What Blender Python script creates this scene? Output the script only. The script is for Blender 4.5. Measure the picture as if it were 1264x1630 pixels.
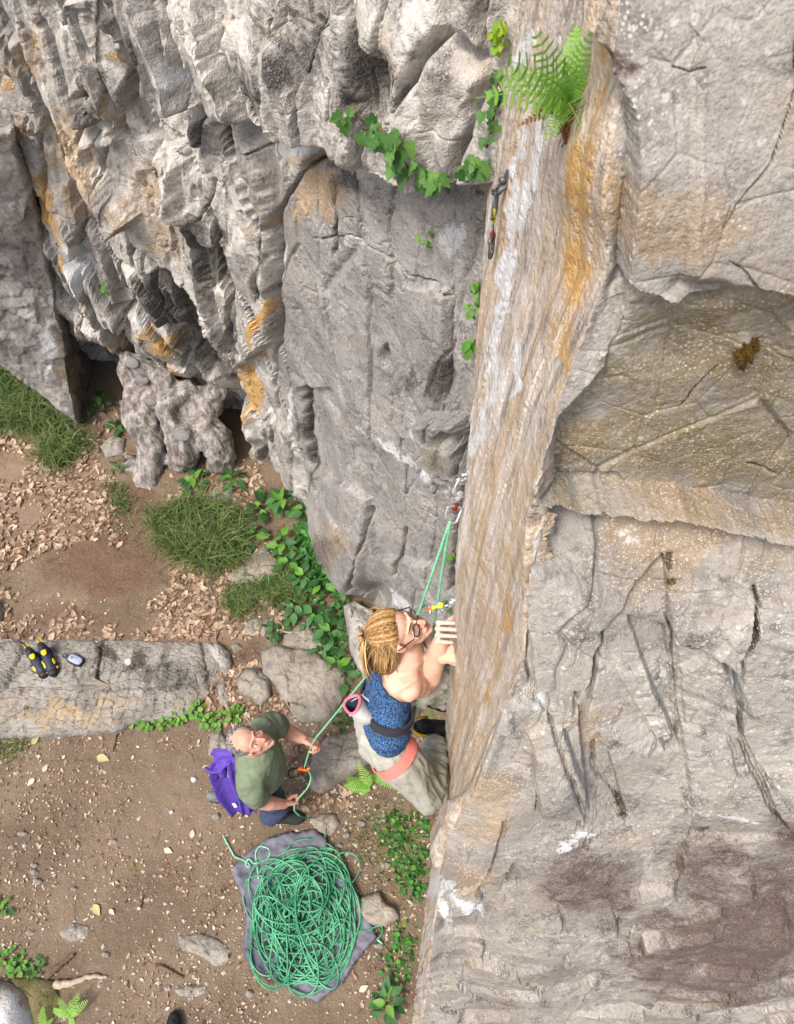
import bpy, bmesh, math, random
import numpy as np
from mathutils import Vector, Matrix, Quaternion

for o in list(bpy.data.objects):
    bpy.data.objects.remove(o)
SC = bpy.context.scene
COL = SC.collection

# ------------------------------------------------------------------ camera
CAM_H = 5.8
PITCH = math.radians(58)            # degrees below the horizon
FOC, IW, IH = 1260.0, 1264.0, 1630.0
cam_data = bpy.data.cameras.new('camera')
cam = bpy.data.objects.new('camera', cam_data)
COL.objects.link(cam)
cam.location = (0, 0, CAM_H)
cam.rotation_euler = (math.pi / 2 - PITCH, 0, 0)
cam_data.sensor_fit = 'HORIZONTAL'
cam_data.sensor_width = 36.0
cam_data.lens = 36.0 * FOC / IW
cam_data.clip_start = 0.05
cam_data.clip_end = 2000
cam_data.dof.use_dof = True
cam_data.dof.focus_distance = 3.6
cam_data.dof.aperture_fstop = 14.0
SC.camera = cam

# ------------------------------------------------------------------ light
SUN_AZ, SUN_EL = math.radians(222), math.radians(60)    # from behind left of the camera (compass-style, 0 = +Y)
world = bpy.data.worlds.new('World')
SC.world = world
world.use_nodes = True
wn = world.node_tree
bg = wn.nodes['Background']
sky = wn.nodes.new('ShaderNodeTexSky')
sky.sky_type = 'NISHITA'
sky.sun_disc = False
sky.sun_elevation = SUN_EL
sky.sun_rotation = SUN_AZ
sky.air_density = 1.0
sky.dust_density = 4.0
sky.ozone_density = 0.6
wn.links.new(sky.outputs[0], bg.inputs[0])
bg.inputs[1].default_value = 0.14
sun_d = bpy.data.lights.new('sun', 'SUN')
sun_d.energy = 1.5
sun_d.angle = math.radians(12)
sun_d.color = (1.0, 0.965, 0.92)
sun = bpy.data.objects.new('sun', sun_d)
COL.objects.link(sun)
sun_dir = Vector((math.sin(SUN_AZ) * math.cos(SUN_EL), math.cos(SUN_AZ) * math.cos(SUN_EL), math.sin(SUN_EL)))
sun.rotation_euler = (-sun_dir).to_track_quat('-Z', 'Y').to_euler()
sun.location = (0, 0, 12)
SC.view_settings.view_transform = 'Standard'
SC.view_settings.look = 'None'
SC.view_settings.exposure = 1.3
SC.view_settings.gamma = 1.0
SC.view_settings.use_curve_mapping = False
SC.cycles.use_adaptive_sampling = True
SC.cycles.adaptive_threshold = 0.02
SC.cycles.max_bounces = 4
SC.cycles.diffuse_bounces = 2
SC.cycles.glossy_bounces = 2
SC.cycles.transparent_max_bounces = 4

# ------------------------------------------------------------------ helpers
CP, SP = math.cos(PITCH), math.sin(PITCH)

def at(px, py, d):
    """point that lies d metres deep (along the optical axis) where the photograph shows px, py"""
    X = (px - IW / 2) / FOC
    Y = -(py - IH / 2) / FOC
    return Vector((X * d, (CP + SP * Y) * d, CAM_H + (-SP + CP * Y) * d))

def atn(PX, PY, D):
    X = (PX - IW / 2) / FOC
    Y = -(PY - IH / 2) / FOC
    return np.stack([X * D, (CP + SP * Y) * D, CAM_H + (-SP + CP * Y) * D], -1)

def gdep(py, z=0.0):
    Y = -(np.asarray(py, float) - IH / 2) / FOC
    return (CAM_H - z) / (SP - CP * Y)

def ga(px, py, z=0.0):
    return at(px, py, float(gdep(py, z)))

def proj(p):
    x, y, z = p[0], p[1], p[2] - CAM_H
    d = CP * y - SP * z
    return IW / 2 + FOC * x / d, IH / 2 - FOC * (SP * y + CP * z) / d, d

# ---- noise
from concurrent.futures import ThreadPoolExecutor
POOL = ThreadPoolExecutor(4)
U32 = np.uint32

def chunked(fn, p, *args):
    """run fn over the points in cache-sized pieces, on all cores"""
    n = len(p)
    if n <= 20000:
        return fn(p, *args)
    parts = list(POOL.map(lambda k: fn(p[k:k + 20000], *args), range(0, n, 20000)))
    if isinstance(parts[0], tuple):
        return tuple(np.concatenate([q[i] for q in parts]) for i in range(len(parts[0])))
    return np.concatenate(parts)

def _mix(n):
    n = (n ^ (n >> U32(13))) * U32(1274126177)
    n = (n ^ (n >> U32(15))) * U32(2246822519)
    return n ^ (n >> U32(16))

def _h(ix, iy, iz, seed):
    return _mix(ix.astype(U32) * U32(374761393) + iy.astype(U32) * U32(668265263) + iz.astype(U32) * U32(2147483647) + U32((seed * 974634777 + 12345) & 0xffffffff))

def _perlin(p, seed):
    i = np.floor(p).astype(np.int32)
    f = p - i.astype(np.float32)
    u = f * f * f * (f * (f * 6 - 15) + 10)
    iu = i.view(U32) if i.flags['C_CONTIGUOUS'] else i.astype(U32)
    fx, fy, fz = (np.ascontiguousarray(f[:, k]) for k in range(3))
    ux, uy, uz = (np.ascontiguousarray(u[:, k]) for k in range(3))
    hx = iu[:, 0] * U32(374761393); hy = iu[:, 1] * U32(668265263); hz = iu[:, 2] * U32(2147483647) + U32((seed * 974634777 + 12345) & 0xffffffff)
    r = np.zeros(len(p), np.float32)
    for dx in (0, 1):
        wx = ux if dx else 1 - ux
        for dy in (0, 1):
            wxy = wx * (uy if dy else 1 - uy)
            hxy = hx + U32(374761393 * dx) + hy + U32(668265263 * dy)
            for dz in (0, 1):
                h = _mix(hxy + hz + U32(2147483647 * dz))
                g = (h & U32(1023)).astype(np.float32) * (fx - dx)
                g += ((h >> U32(10)) & U32(1023)).astype(np.float32) * (fy - dy)
                g += ((h >> U32(20)) & U32(1023)).astype(np.float32) * (fz - dz)
                g = g * np.float32(1 / 511.5) - (fx - dx) - (fy - dy) - (fz - dz)
                r += wxy * (uz if dz else 1 - uz) * g
    return r * np.float32(1.1)

def perlin(p, seed=0):
    p = np.ascontiguousarray(p, np.float32)
    with np.errstate(over='ignore'):
        return chunked(_perlin, p.reshape(-1, 3), seed).reshape(p.shape[:-1])

def fbm(p, sc=1.0, octv=4, seed=0, gain=0.5, ridge=False):
    p = np.asarray(p, np.float32) * np.float32(sc) if np.isscalar(sc) else np.asarray(p, np.float32) * np.asarray(sc, np.float32)
    a, s, r = 1.0, 0.0, 0
    for k in range(octv):
        n = perlin(p + 17.3 * k, seed + k * 7)
        if ridge:
            n = 1 - 2 * np.abs(n) * 1.6
        r = r + a * n
        s += a
        a *= gain
        p = p * 2.03
    return r / s

def _worley(p, seed, jit):
    f1 = np.full(len(p), 9.0, np.float32)
    f2 = f1.copy()
    best = np.zeros((len(p)), U32)
    off = np.zeros((len(p), 3), np.float32)
    i = np.floor(p - 0.5).astype(np.int32)
    for dx in (0, 1):
        for dy in (0, 1):
            for dz in (0, 1):
                c = i + np.array([dx, dy, dz], np.int32)
                h = _h(c[:, 0], c[:, 1], c[:, 2], seed)
                o = np.stack([(h & U32(1023)), ((h >> U32(10)) & U32(1023)), ((h >> U32(20)) & U32(1023))], -1).astype(np.float32) * np.float32(1 / 1023.0)
                v = p - c - np.float32(0.5) - (o - np.float32(0.5)) * np.float32(jit)
                d = np.sqrt((v * v).sum(-1))
                m = d < f1
                f2 = np.where(m, f1, np.minimum(f2, d))
                off[m] = v[m]
                best[m] = h[m]
                f1 = np.where(m, d, f1)
    b2 = _h(best, best >> U32(7), best >> U32(3), seed + 5)
    rnd = np.stack([(b2 & U32(255)), ((b2 >> U32(8)) & U32(255)), ((b2 >> U32(16)) & U32(255)), ((b2 >> U32(24)) & U32(255))], -1).astype(np.float32) / np.float32(255.0)
    return f1, f2 - f1, rnd, off

def worley(p, seed=0, jit=0.62):
    """nearest cell: F1, F2-F1, four random numbers of the cell, offset to its centre"""
    p = np.asarray(p, np.float32)
    shp = p.shape[:-1]
    with np.errstate(over='ignore'):
        f1, e, rnd, off = chunked(_worley, p.reshape(-1, 3), seed, jit)
    return f1.reshape(shp), e.reshape(shp), rnd.reshape(shp + (4,)), off.reshape(shp + (3,))

def facets(p, seed=0, tilt=0.6, step=0.25, bev=0.0):
    """broken-rock relief: every cell is a tilted plane with its own height, bevelled along the joints"""
    f1, e, r, o = worley(p, seed)
    h = tilt * (o * (r[..., :3] * 2 - 1)).sum(-1) + step * (r[..., 3] - 0.5)
    if bev:
        h = h * np.clip(e / bev, 0, 1)
    return h, e

def sstep(a, b, x):
    t = np.clip((x - a) / (b - a + 1e-9), 0, 1)
    return t * t * (3 - 2 * t)

def seg_dist(PX, PY, pts):
    PX = np.asarray(PX, np.float32); PY = np.asarray(PY, np.float32)
    d = np.full(PX.shape, 1e9, np.float32)
    for (x0, y0), (x1, y1) in zip(pts[:-1], pts[1:]):
        vx, vy = x1 - x0, y1 - y0
        L = vx * vx + vy * vy + 1e-9
        t = np.clip(((PX - x0) * vx + (PY - y0) * vy) / L, 0, 1)
        d = np.minimum(d, np.hypot(PX - x0 - t * vx, PY - y0 - t * vy))
    return d

def poly_sd(PX, PY, poly):
    """signed distance, positive inside"""
    pts = list(poly) + [poly[0]]
    d = seg_dist(PX, PY, pts)
    ins = np.zeros(PX.shape, bool)
    for (x0, y0), (x1, y1) in zip(pts[:-1], pts[1:]):
        if y0 == y1:
            continue
        c = ((y0 > PY) != (y1 > PY)) & (PX < (x1 - x0) * (PY - y0) / (y1 - y0) + x0)
        ins ^= c
    return np.where(ins, d, -d)

def boxed(PX, PY, pts, pad):
    xs = [q[0] for q in pts]; ys = [q[1] for q in pts]
    return (PX > min(xs) - pad) & (PX < max(xs) + pad) & (PY > min(ys) - pad) & (PY < max(ys) + pad)

def interp(x, tab):
    return np.interp(x, [t[0] for t in tab], [t[1] for t in tab])

# ---- objects
def link(name, me, mat=None, parent=None):
    o = bpy.data.objects.new(name, me)
    COL.objects.link(o)
    if mat is not None:
        me.materials.append(mat)
    if parent is not None:
        o.parent = parent
    return o

def tag(o, label=None, cat=None, group=None, kind=None):
    if label: o['label'] = label
    if cat: o['category'] = cat
    if group: o['group'] = group
    if kind: o['kind'] = kind
    return o

def empty(name, loc=(0, 0, 0), label=None, cat=None, group=None, kind=None):
    o = bpy.data.objects.new(name, None)
    o.empty_display_size = 0.05
    o.location = loc
    COL.objects.link(o)
    return tag(o, label, cat, group, kind)

def npmesh(name, V, F, smooth=True, attrs=None, normals=None):
    V = np.ascontiguousarray(V, np.float32).reshape(-1, 3)
    F = np.ascontiguousarray(F, np.int32)
    k = F.shape[1]
    me = bpy.data.meshes.new(name)
    me.vertices.add(len(V)); me.vertices.foreach_set('co', V.ravel())
    me.loops.add(F.size); me.loops.foreach_set('vertex_index', F.ravel())
    me.polygons.add(len(F))
    me.polygons.foreach_set('loop_start', np.arange(0, F.size, k, dtype=np.int32))
    me.polygons.foreach_set('use_smooth', np.full(len(F), smooth))
    for nm, A in (attrs or {}).items():
        a = me.attributes.new(nm, 'FLOAT_COLOR', 'POINT')
        A4 = np.ones((len(V), 4), np.float32)
        A4[:, :3] = np.asarray(A, np.float32).reshape(-1, 3)
        a.data.foreach_set('color', A4.ravel())
    me.update(calc_edges=True)
    if normals is not None:
        me.normals_split_custom_set_from_vertices(np.asarray(normals, np.float32).reshape(-1, 3).tolist())
    return me

def grid_faces(h, w, flip=False):
    i = np.arange(h * w).reshape(h, w)
    q = np.stack([i[:-1, :-1], i[1:, :-1], i[1:, 1:], i[:-1, 1:]], -1).reshape(-1, 4)
    return q[:, ::-1].copy() if flip else q

def grid_normals(P):
    a = np.gradient(P, axis=0); b = np.gradient(P, axis=1)
    n = np.cross(a, b)
    n /= np.linalg.norm(n, axis=-1, keepdims=True) + 1e-12
    v = np.array([0, 0, CAM_H]) - P
    return n * (1 if np.median((n * v).sum(-1)) > 0 else -1)

def soften(A, k=1):
    for _ in range(k):
        for ax in (0, 1):
            q = np.pad(A, [(1, 1) if i == ax else (0, 0) for i in range(A.ndim)], mode='edge')
            A = (np.take(q, range(0, A.shape[ax]), ax) + 2 * A + np.take(q, range(2, A.shape[ax] + 2), ax)) / 4
    return A

# ---- materials
class NT:
    def __init__(s, name):
        s.m = bpy.data.materials.new(name)
        s.m.use_nodes = True
        s.t = s.m.node_tree
        s.b = s.t.nodes['Principled BSDF']
        s.b.inputs['Specular IOR Level'].default_value = 0.25
        s.co = s.t.nodes.new('ShaderNodeTexCoord').outputs['Object']
    def n(s, typ, **kw):
        nd = s.t.nodes.new(typ)
        for k, v in kw.items():
            setattr(nd, k, v)
        return nd
    def setin(s, nd, i, v):
        if v is None:
            return
        if hasattr(v, 'links') or isinstance(v, bpy.types.NodeSocket):
            s.t.links.new(v, nd.inputs[i])
        else:
            if isinstance(v, (tuple, list)) and len(v) == 3 and nd.inputs[i].type == 'RGBA':
                v = tuple(v) + (1,)
            nd.inputs[i].default_value = v
    def mapv(s, scale=(1, 1, 1), rot=(0, 0, 0), vec=None):
        nd = s.n('ShaderNodeMapping')
        s.t.links.new(vec or s.co, nd.inputs[0])
        nd.inputs['Scale'].default_value = scale
        nd.inputs['Rotation'].default_value = rot
        return nd.outputs[0]
    def noise(s, scale, detail=4, rough=0.55, vec=None, dist=0.0, w=None):
        nd = s.n('ShaderNodeTexNoise')
        s.t.links.new(vec or s.co, nd.inputs['Vector'])
        nd.inputs['Scale'].default_value = scale
        nd.inputs['Detail'].default_value = detail
        nd.inputs['Roughness'].default_value = rough
        nd.inputs['Distortion'].default_value = dist
        return nd.outputs['Fac']
    def voro(s, scale, feature='F1', vec=None, rand=1.0):
        nd = s.n('ShaderNodeTexVoronoi', feature=feature)
        s.t.links.new(vec or s.co, nd.inputs['Vector'])
        nd.inputs['Scale'].default_value = scale
        nd.inputs['Randomness'].default_value = rand
        return nd.outputs
    def ramp(s, fac, a, b, lo=0.0, hi=1.0):
        nd = s.n('ShaderNodeMapRange', interpolation_type='SMOOTHSTEP')
        s.setin(nd, 0, fac)
        nd.inputs[1].default_value = a; nd.inputs[2].default_value = b
        nd.inputs[3].default_value = lo; nd.inputs[4].default_value = hi
        return nd.outputs[0]
    def math(s, op, a, b=None, c=None):
        nd = s.n('ShaderNodeMath', operation=op)
        s.setin(nd, 0, a); s.setin(nd, 1, b)
        if c is not None: s.setin(nd, 2, c)
        return nd.outputs[0]
    def mix(s, fac, a, b, mode='MIX'):
        nd = s.n('ShaderNodeMix', data_type='RGBA', blend_type=mode)
        s.setin(nd, 0, fac); s.setin(nd, 6, a); s.setin(nd, 7, b)
        return nd.outputs[2]
    def attr(s, name):
        nd = s.n('ShaderNodeAttribute', attribute_name=name)
        sp = s.n('ShaderNodeSeparateColor')
        s.t.links.new(nd.outputs['Color'], sp.inputs[0])
        return sp.outputs
    def rnd(s):
        return s.n('ShaderNodeObjectInfo').outputs['Random']
    def bump(s, h, strength=0.5, dist=0.01, prev=None):
        nd = s.n('ShaderNodeBump')
        nd.inputs['Strength'].default_value = strength
        nd.inputs['Distance'].default_value = dist
        s.setin(nd, 'Height', h)
        if prev is not None:
            s.t.links.new(prev, nd.inputs['Normal'])
        return nd.outputs[0]
    def done(s, col, rough=0.85, nrm=None, **kw):
        s.setin(s.b, 'Base Color', col)
        s.setin(s.b, 'Roughness', rough)
        if nrm is not None:
            s.t.links.new(nrm, s.b.inputs['Normal'])
        for k, v in kw.items():
            s.setin(s.b, k.replace('_', ' '), v)
        return s.m

def srgb(r, g, b, k=1.0):
    f = lambda c: ((c / 255 + 0.055) / 1.055) ** 2.4 if c > 10 else c / 255 / 12.92
    return (f(r) * k, f(g) * k, f(b) * k)
# ------------------------------------------------------------------ rock materials
def rock_mat(name, light, mid, dark, warm=(0.40, 0.31, 0.20), spk=0.5, streak=False, seed=0.0, bmp=1.0, vein=0.5, buff=0.75, stain_shade=srgb(62, 56, 52, 0.62)):
    t = NT(name)
    off = t.n('ShaderNodeMapping'); t.t.links.new(t.co, off.inputs[0]); off.inputs[1].default_value = (seed, seed * 1.7, seed * 0.3)
    v = off.outputs[0]
    n1 = t.noise(2.3, 4, 0.6, v); n2 = t.noise(9, 5, 0.65, v); n3 = t.noise(60, 3, 0.7, v); n4 = t.noise(260, 1, 0.6, v)
    c = t.mix(t.ramp(n1, 0.38, 0.62), mid, light)
    c = t.mix(t.ramp(n2, 0.50, 0.68, 0, 0.8), c, dark)
    c = t.mix(t.ramp(t.noise(22, 4, 0.7, v), 0.54, 0.68, 0, 0.55), c, tuple(x * 0.75 for x in dark))
    c = t.mix(t.ramp(t.noise(4.4, 3, 0.6, v), 0.56, 0.72, 0, 0.45), c, warm)
    if streak:
        sv = t.mapv((1, 1, 0.055), vec=v)
        s1 = t.noise(26, 6, 0.65, sv); s2 = t.noise(9, 4, 0.6, sv); s3 = t.noise(75, 3, 0.6, sv)
        c = t.mix(t.ramp(s2, 0.44, 0.60, 0, 0.7), c, srgb(212, 184, 146, 0.68))
        c = t.mix(t.ramp(s1, 0.53, 0.62, 0, 0.7), c, srgb(232, 222, 210, 0.72))
        c = t.mix(t.ramp(s1, 0.45, 0.36, 0, 0.75), c, srgb(134, 122, 114, 0.62))
        c = t.mix(t.ramp(s3, 0.62, 0.74, 0, 0.45), c, srgb(96, 84, 74, 0.62))
    dv = t.mapv((1, 1, 0.16), vec=v); d1 = t.noise(11, 4, 0.65, dv)
    c = t.mix(t.ramp(d1, 0.53, 0.70, 0, vein), c, tuple(x * 0.45 for x in dark))
    c = t.mix(t.ramp(d1, 0.46, 0.32, 0, vein), c, tuple(min(x * 1.35, 0.6) for x in light))
    A = t.attr('ma'); B = t.attr('mb')
    def msk(m, lo=0.32, hi=0.86, k=1.7):
        q = t.math('MULTIPLY', t.math('SUBTRACT', n2, 0.5), k)
        q = t.math('ADD', q, t.math('MULTIPLY', t.math('SUBTRACT', n3, 0.5), 0.7))
        return t.ramp(t.math('ADD', m, t.math('MULTIPLY', q, t.ramp(m, 0.0, 0.15))), lo, hi)
    c = t.mix(t.math('MULTIPLY', msk(B[1]), buff), c, srgb(206, 174, 130, 0.6))            # warm buff
    c = t.mix(t.math('MULTIPLY', msk(A[0]), 0.9), c, srgb(206, 160, 84, 0.72))            # ochre
    c = t.mix(t.math('MULTIPLY', msk(A[1], 0.25, 1.0, 1.5), 0.85), c, stain_shade)               # dark water marks and painted-in shade
    c = t.mix(t.math('MULTIPLY', msk(B[0]), 0.62), c, srgb(152, 134, 90, 0.66))               # moss tint
    c = t.mix(t.math('MULTIPLY', msk(B[2]), 0.85), c, srgb(52, 40, 14))                # moss and soil in cracks
    c = t.mix(t.math('MULTIPLY', msk(A[2], 0.42, 0.6, 1.5), 0.75), c, srgb(228, 230, 230, 0.75))        # chalk and pale lichen
    # lichen specks
    vo = t.voro(46, vec=t.mapv((1, 1, 0.8), vec=v)); vo2 = t.voro(120, vec=v)
    m1 = t.math('MULTIPLY', t.ramp(vo['Distance'], 0.30, 0.2), t.ramp(n1, 0.42, 0.60))
    m1 = t.math('MULTIPLY', m1, t.ramp(n3, 0.42, 0.55))
    m2 = t.math('MULTIPLY', t.ramp(vo2['Distance'], 0.34, 0.22), t.ramp(n2, 0.40, 0.62))
    c = t.mix(t.math('MULTIPLY', t.math('MULTIPLY', t.math('MAXIMUM', m1, m2), spk), t.ramp(A[1], 0.2, 0.8, 1.0, 0.3)), c, srgb(226, 224, 218, 0.72))
    c = t.mix(t.ramp(n3, 0.35, 0.68, 0.0, 0.42), c, t.mix(1.0, c, (0.62, 0.60, 0.58), 'MULTIPLY'))
    c = t.mix(t.ramp(n4, 0.56, 0.72, 0.0, 0.5), c, t.mix(1.0, c, (0.5, 0.48, 0.46), 'MULTIPLY'))
    c = t.mix(t.ramp(n4, 0.42, 0.30, 0.0, 0.35), c, (0.40, 0.385, 0.36))
    h = t.math('MULTIPLY_ADD', n3, 0.40, t.math('MULTIPLY', n2, 1.0))
    h = t.math('MULTIPLY_ADD', n4, 0.07, h)
    if streak:
        h = t.math('MULTIPLY_ADD', s1, 0.5, h)
    b = t.bump(h, 0.75 * bmp, 0.025)
    return t.done(c, 0.88, b)

M = {}
RK = 0.62
M['cliff'] = rock_mat('cliff_rock', srgb(220, 213, 202, 0.7), srgb(182, 175, 166, RK), srgb(108, 102, 97, RK), srgb(206, 184, 152, RK), 0.55, vein=0.35)
M['slab'] = rock_mat('slab_rock', srgb(186, 181, 174, RK), srgb(158, 154, 149, RK), srgb(118, 114, 110, RK), srgb(178, 164, 144, RK), 0.6, seed=1.3, vein=0.18)
M['buttress'] = rock_mat('buttress_rock', srgb(186, 179, 167, 0.62), srgb(160, 152, 141, 0.62), srgb(118, 110, 101, 0.62), srgb(178, 156, 124, RK), 0.6, seed=3.1, bmp=0.62, vein=0.2, buff=0.5, stain_shade=srgb(92, 70, 60, 0.62))
M['layered'] = rock_mat('layered_rock', srgb(216, 204, 190, 0.7), srgb(196, 180, 160, 0.7), srgb(150, 136, 120, 0.66), srgb(206, 172, 128, 0.7), 0.2, True, seed=5.7, vein=0.2)
M['boulder'] = rock_mat('boulder_rock', srgb(200, 194, 186, RK), srgb(164, 158, 151, RK), srgb(104, 98, 93, RK), srgb(160, 144, 118, RK), 0.6, seed=8.2)
M['stone'] = rock_mat('ground_stone', srgb(178, 170, 156, RK), srgb(158, 150, 136, RK), srgb(128, 120, 108, RK), srgb(166, 150, 124, RK), 0.3, seed=2.4, bmp=1.0)

# ------------------------------------------------------------------ rock sheet tools
WCACHE = {}
def warp(PX, PY, amp=5.0, sc=0.035, seed=3):
    key = (id(PX), id(PY), amp, sc, seed)
    if key not in WCACHE:
        q = np.stack([PX, PY, np.zeros_like(PX)], -1)
        WCACHE[key] = (PX, PY, (PX + amp * fbm(q, sc, 3, seed)).astype(np.float32), (PY + amp * fbm(q, sc, 3, seed + 50)).astype(np.float32))
    return WCACHE[key][2:]

def relief(PX, PY, blocks=(), cracks=(), blobs=()):
    WX, WY = warp(PX, PY)
    out = np.zeros(PX.shape, np.float32)
    for b in blocks:
        poly, off, bev = b[0], b[1], b[2]
        m = boxed(WX, WY, poly, bev + 2)
        if not m.any(): continue
        sd = poly_sd(WX[m], WY[m], poly)
        v = off * sstep(-bev * 0.5, bev, sd)
        if len(b) > 3:                    # tilt: extra offset per 100 px in x and y
            cx = sum(q[0] for q in poly) / len(poly); cy = sum(q[1] for q in poly) / len(poly)
            v = v + sstep(-bev * 0.5, bev, sd) * ((WX[m] - cx) * b[3][0] + (WY[m] - cy) * b[3][1]) / 100
        out[m] += v
    wv = 0.62 + 0.9 * fbm(np.stack([PX, PY, PX * 0], -1), 0.03, 2, 77) if cracks else None
    wv = np.clip(wv, 0.22, 1.0) * 0.8
    for pts, w, dep in cracks:
        m = boxed(WX, WY, pts, w * 4)
        if not m.any(): continue
        d = seg_dist(WX[m], WY[m], pts)
        out[m] -= dep * 1.7 * np.exp(-(d / (w * wv[m])) ** 1.3)
    for (x, y, rx, ry, ang, amp) in blobs:
        c, s = math.cos(math.radians(ang)), math.sin(math.radians(ang))
        m = boxed(WX, WY, [(x, y)], 2.4 * max(rx, ry))
        wx, wy = WX[m] - x, WY[m] - y
        u = (wx * c + wy * s) / rx; w_ = (-wx * s + wy * c) / ry
        out[m] += amp * np.exp(-(u * u + w_ * w_) ** 1.5)
    return out

def stain_shade_mask(PX, PY, lst):
    """lst of (px, py, rx, ry, angle, strength) or ('line', pts, width, strength)"""
    WX, WY = warp(PX, PY, 40, 0.014, 11)
    out = np.zeros(PX.shape, np.float32)
    for s in lst:
        if s[0] == 'line':
            m = boxed(WX, WY, s[1], s[2] * 3)
            v = s[3] * np.exp(-(seg_dist(WX[m], WY[m], s[1]) / s[2]) ** 2)
            out[m] = np.maximum(out[m], v)
        elif s[0] == 'poly':
            m = boxed(WX, WY, s[1], s[2] + 2)
            v = s[3] * sstep(-s[2], s[2], poly_sd(WX[m], WY[m], s[1]))
            out[m] = np.maximum(out[m], v)
        else:
            x, y, rx, ry, ang, k = s
            c, sn = math.cos(math.radians(ang)), math.sin(math.radians(ang))
            R_ = 1.75 * max(rx, ry)
            m = boxed(WX, WY, [(x, y)], R_)
            if not m.any(): continue
            wx, wy = WX[m] - x, WY[m] - y
            u = (wx * c + wy * sn) / rx; w_ = (-wx * sn + wy * c) / ry
            out[m] = np.maximum(out[m], k * sstep(1.7, 0.15, np.sqrt(u * u + w_ * w_)))
    return out

def hairlines(P, sc, seed, w=0.035):
    n = fbm(P, sc, 3, seed)
    k = sstep(-0.05, 0.25, fbm(P, np.asarray(sc) * 0.6 if not np.isscalar(sc) else sc * 0.6, 2, seed + 9))
    return np.exp(-(n / w) ** 2) * k

def split_sheet(root, P, NRM, attrs, PX, PY, parts, default, mat, keep=None, flat=False):
    h, w = PX.shape
    F = grid_faces(h, w)
    # orient the way the normals point
    q = P.reshape(-1, 3)
    fn = np.cross(q[F[::7, 1]] - q[F[::7, 0]], q[F[::7, 2]] - q[F[::7, 0]])
    if np.median((fn * NRM.reshape(-1, 3)[F[::7, 0]]).sum(-1)) < 0:
        F = F[:, ::-1].copy()
    fx = PX.reshape(-1)[F].mean(1); fy = PY.reshape(-1)[F].mean(1)
    ok = np.ones(len(F), bool) if keep is None else keep.reshape(-1)[F].all(1)
    own = np.full(len(F), -1)
    wx, wy = warp(fx, fy)
    for k, pt in enumerate(parts):
        poly = pt[1]
        m = boxed(wx, wy, poly, 2)
        own[np.where(m)[0][poly_sd(wx[m], wy[m], poly) > 0]] = k
    outs = []
    for k in range(-1, len(parts)):
        f = F[(own == k) & ok]
        if not len(f): continue
        used, inv = np.unique(f, return_inverse=True)
        nm, mt = (default, mat) if k < 0 else (parts[k][0], parts[k][2] if len(parts[k]) > 2 else mat)
        me = npmesh(nm, P.reshape(-1, 3)[used], inv.reshape(-1, 4), not flat,
                    {q: A.reshape(-1, 3)[used] for q, A in attrs.items()}, None if flat else NRM.reshape(-1, 3)[used])
        outs.append(link(nm, me, mt, root))
    return outs

# ------------------------------------------------------------------ the far cliff on the left
XN = [-250, 0, 100, 200, 300, 380, 440, 550, 650, 750, 900]
YN = [-250, 0, 150, 300, 450, 600, 700, 800, 950, 1150]
TAB = [[3.1, 2.9, 2.8, 2.7, 2.55, 2.35, 2.15], [4.0, 3.75, 3.55, 3.3, 3.0, 2.75, 2.58], [4.7, 4.4, 4.1, 3.8, 3.45, 3.15, 2.9],
       [5.5, 5.2, 4.85, 4.5, 4.1, 3.7, 3.34], [6.6, 6.3, 5.9, 5.5, 5.0, 4.5, 3.95], [8.6, 8.2, 7.7, 7.2, 6.7, 6.1, 5.2],
       [10, 9.6, 9.2, 8.8, 8.3, 7.5, 6.6], [12, 11.5, 11, 10.5, 10, 9.2, 8.6], [14, 14, 13.5, 13, 12, 11, 10], [18] * 7]
def slab_depth(px, py):
    X = (px - IW / 2) / FOC; Y = -(py - IH / 2) / FOC
    return 1.55 / (0.75 * X + 0.66 * (CP + SP * Y))
ID = np.array([[1 / d for d in row] + [1 / slab_depth(x, y) for x in XN[7:]] for row, y in zip(TAB, YN)])

def cliff_depth(PX, PY):
    def axis(v, nodes):
        nodes = np.array(nodes, float)
        k = np.clip(np.searchsorted(nodes, v) - 1, 0, len(nodes) - 2)
        t = (v - nodes[k]) / (nodes[k + 1] - nodes[k])
        return k, t
    kx, tx = axis(PX, XN); ky, ty = axis(PY, YN)
    a = ID[ky, kx] * (1 - tx) + ID[ky, kx + 1] * tx
    b = ID[ky + 1, kx] * (1 - tx) + ID[ky + 1, kx + 1] * tx
    return 1 / np.maximum(a * (1 - ty) + b * ty, 0.03)

LIP = [(225, -260), (232, 0), (262, 60), (290, 112), (330, 148), (385, 158), (440, 192), (500, 186), (545, 200), (585, 205), (612, 245), (655, 262), (705, 285), (755, 262), (785, 260), (910, 250), (910, -260)]
COLUMN = [(335, 165), (385, 172), (430, 230), (445, 330), (440, 450), (440, 540), (380, 590), (345, 500), (320, 380), (310, 250)]
KNOB = [(470, 190), (500, 186), (534, 196), (530, 235), (505, 255), (478, 246), (462, 225)]
SA = [(45, -40), (100, 90), (160, 240), (235, 330), (205, 360), (120, 260), (60, 120), (15, -40)]
SB = [(150, -40), (165, 120), (150, 172), (200, 200), (238, 100), (225, -40)]
SC_ = [(205, 215), (320, 210), (338, 420), (385, 550), (330, 500), (262, 420), (215, 330)]
SD_ = [(75, 290), (112, 285), (170, 400), (212, 520), (160, 505), (110, 420)]
SE = [(240, 425), (272, 420), (332, 530), (380, 605), (330, 602), (272, 520)]
SF = [(215, 490), (285, 530), (312, 600), (260, 605), (218, 560)]
SG = [(372, 585), (405, 610), (428, 660), (430, 700), (408, 685), (380, 640)]
SH = [(378, 640), (402, 650), (428, 705), (436, 785), (395, 765), (372, 690)]
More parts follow.
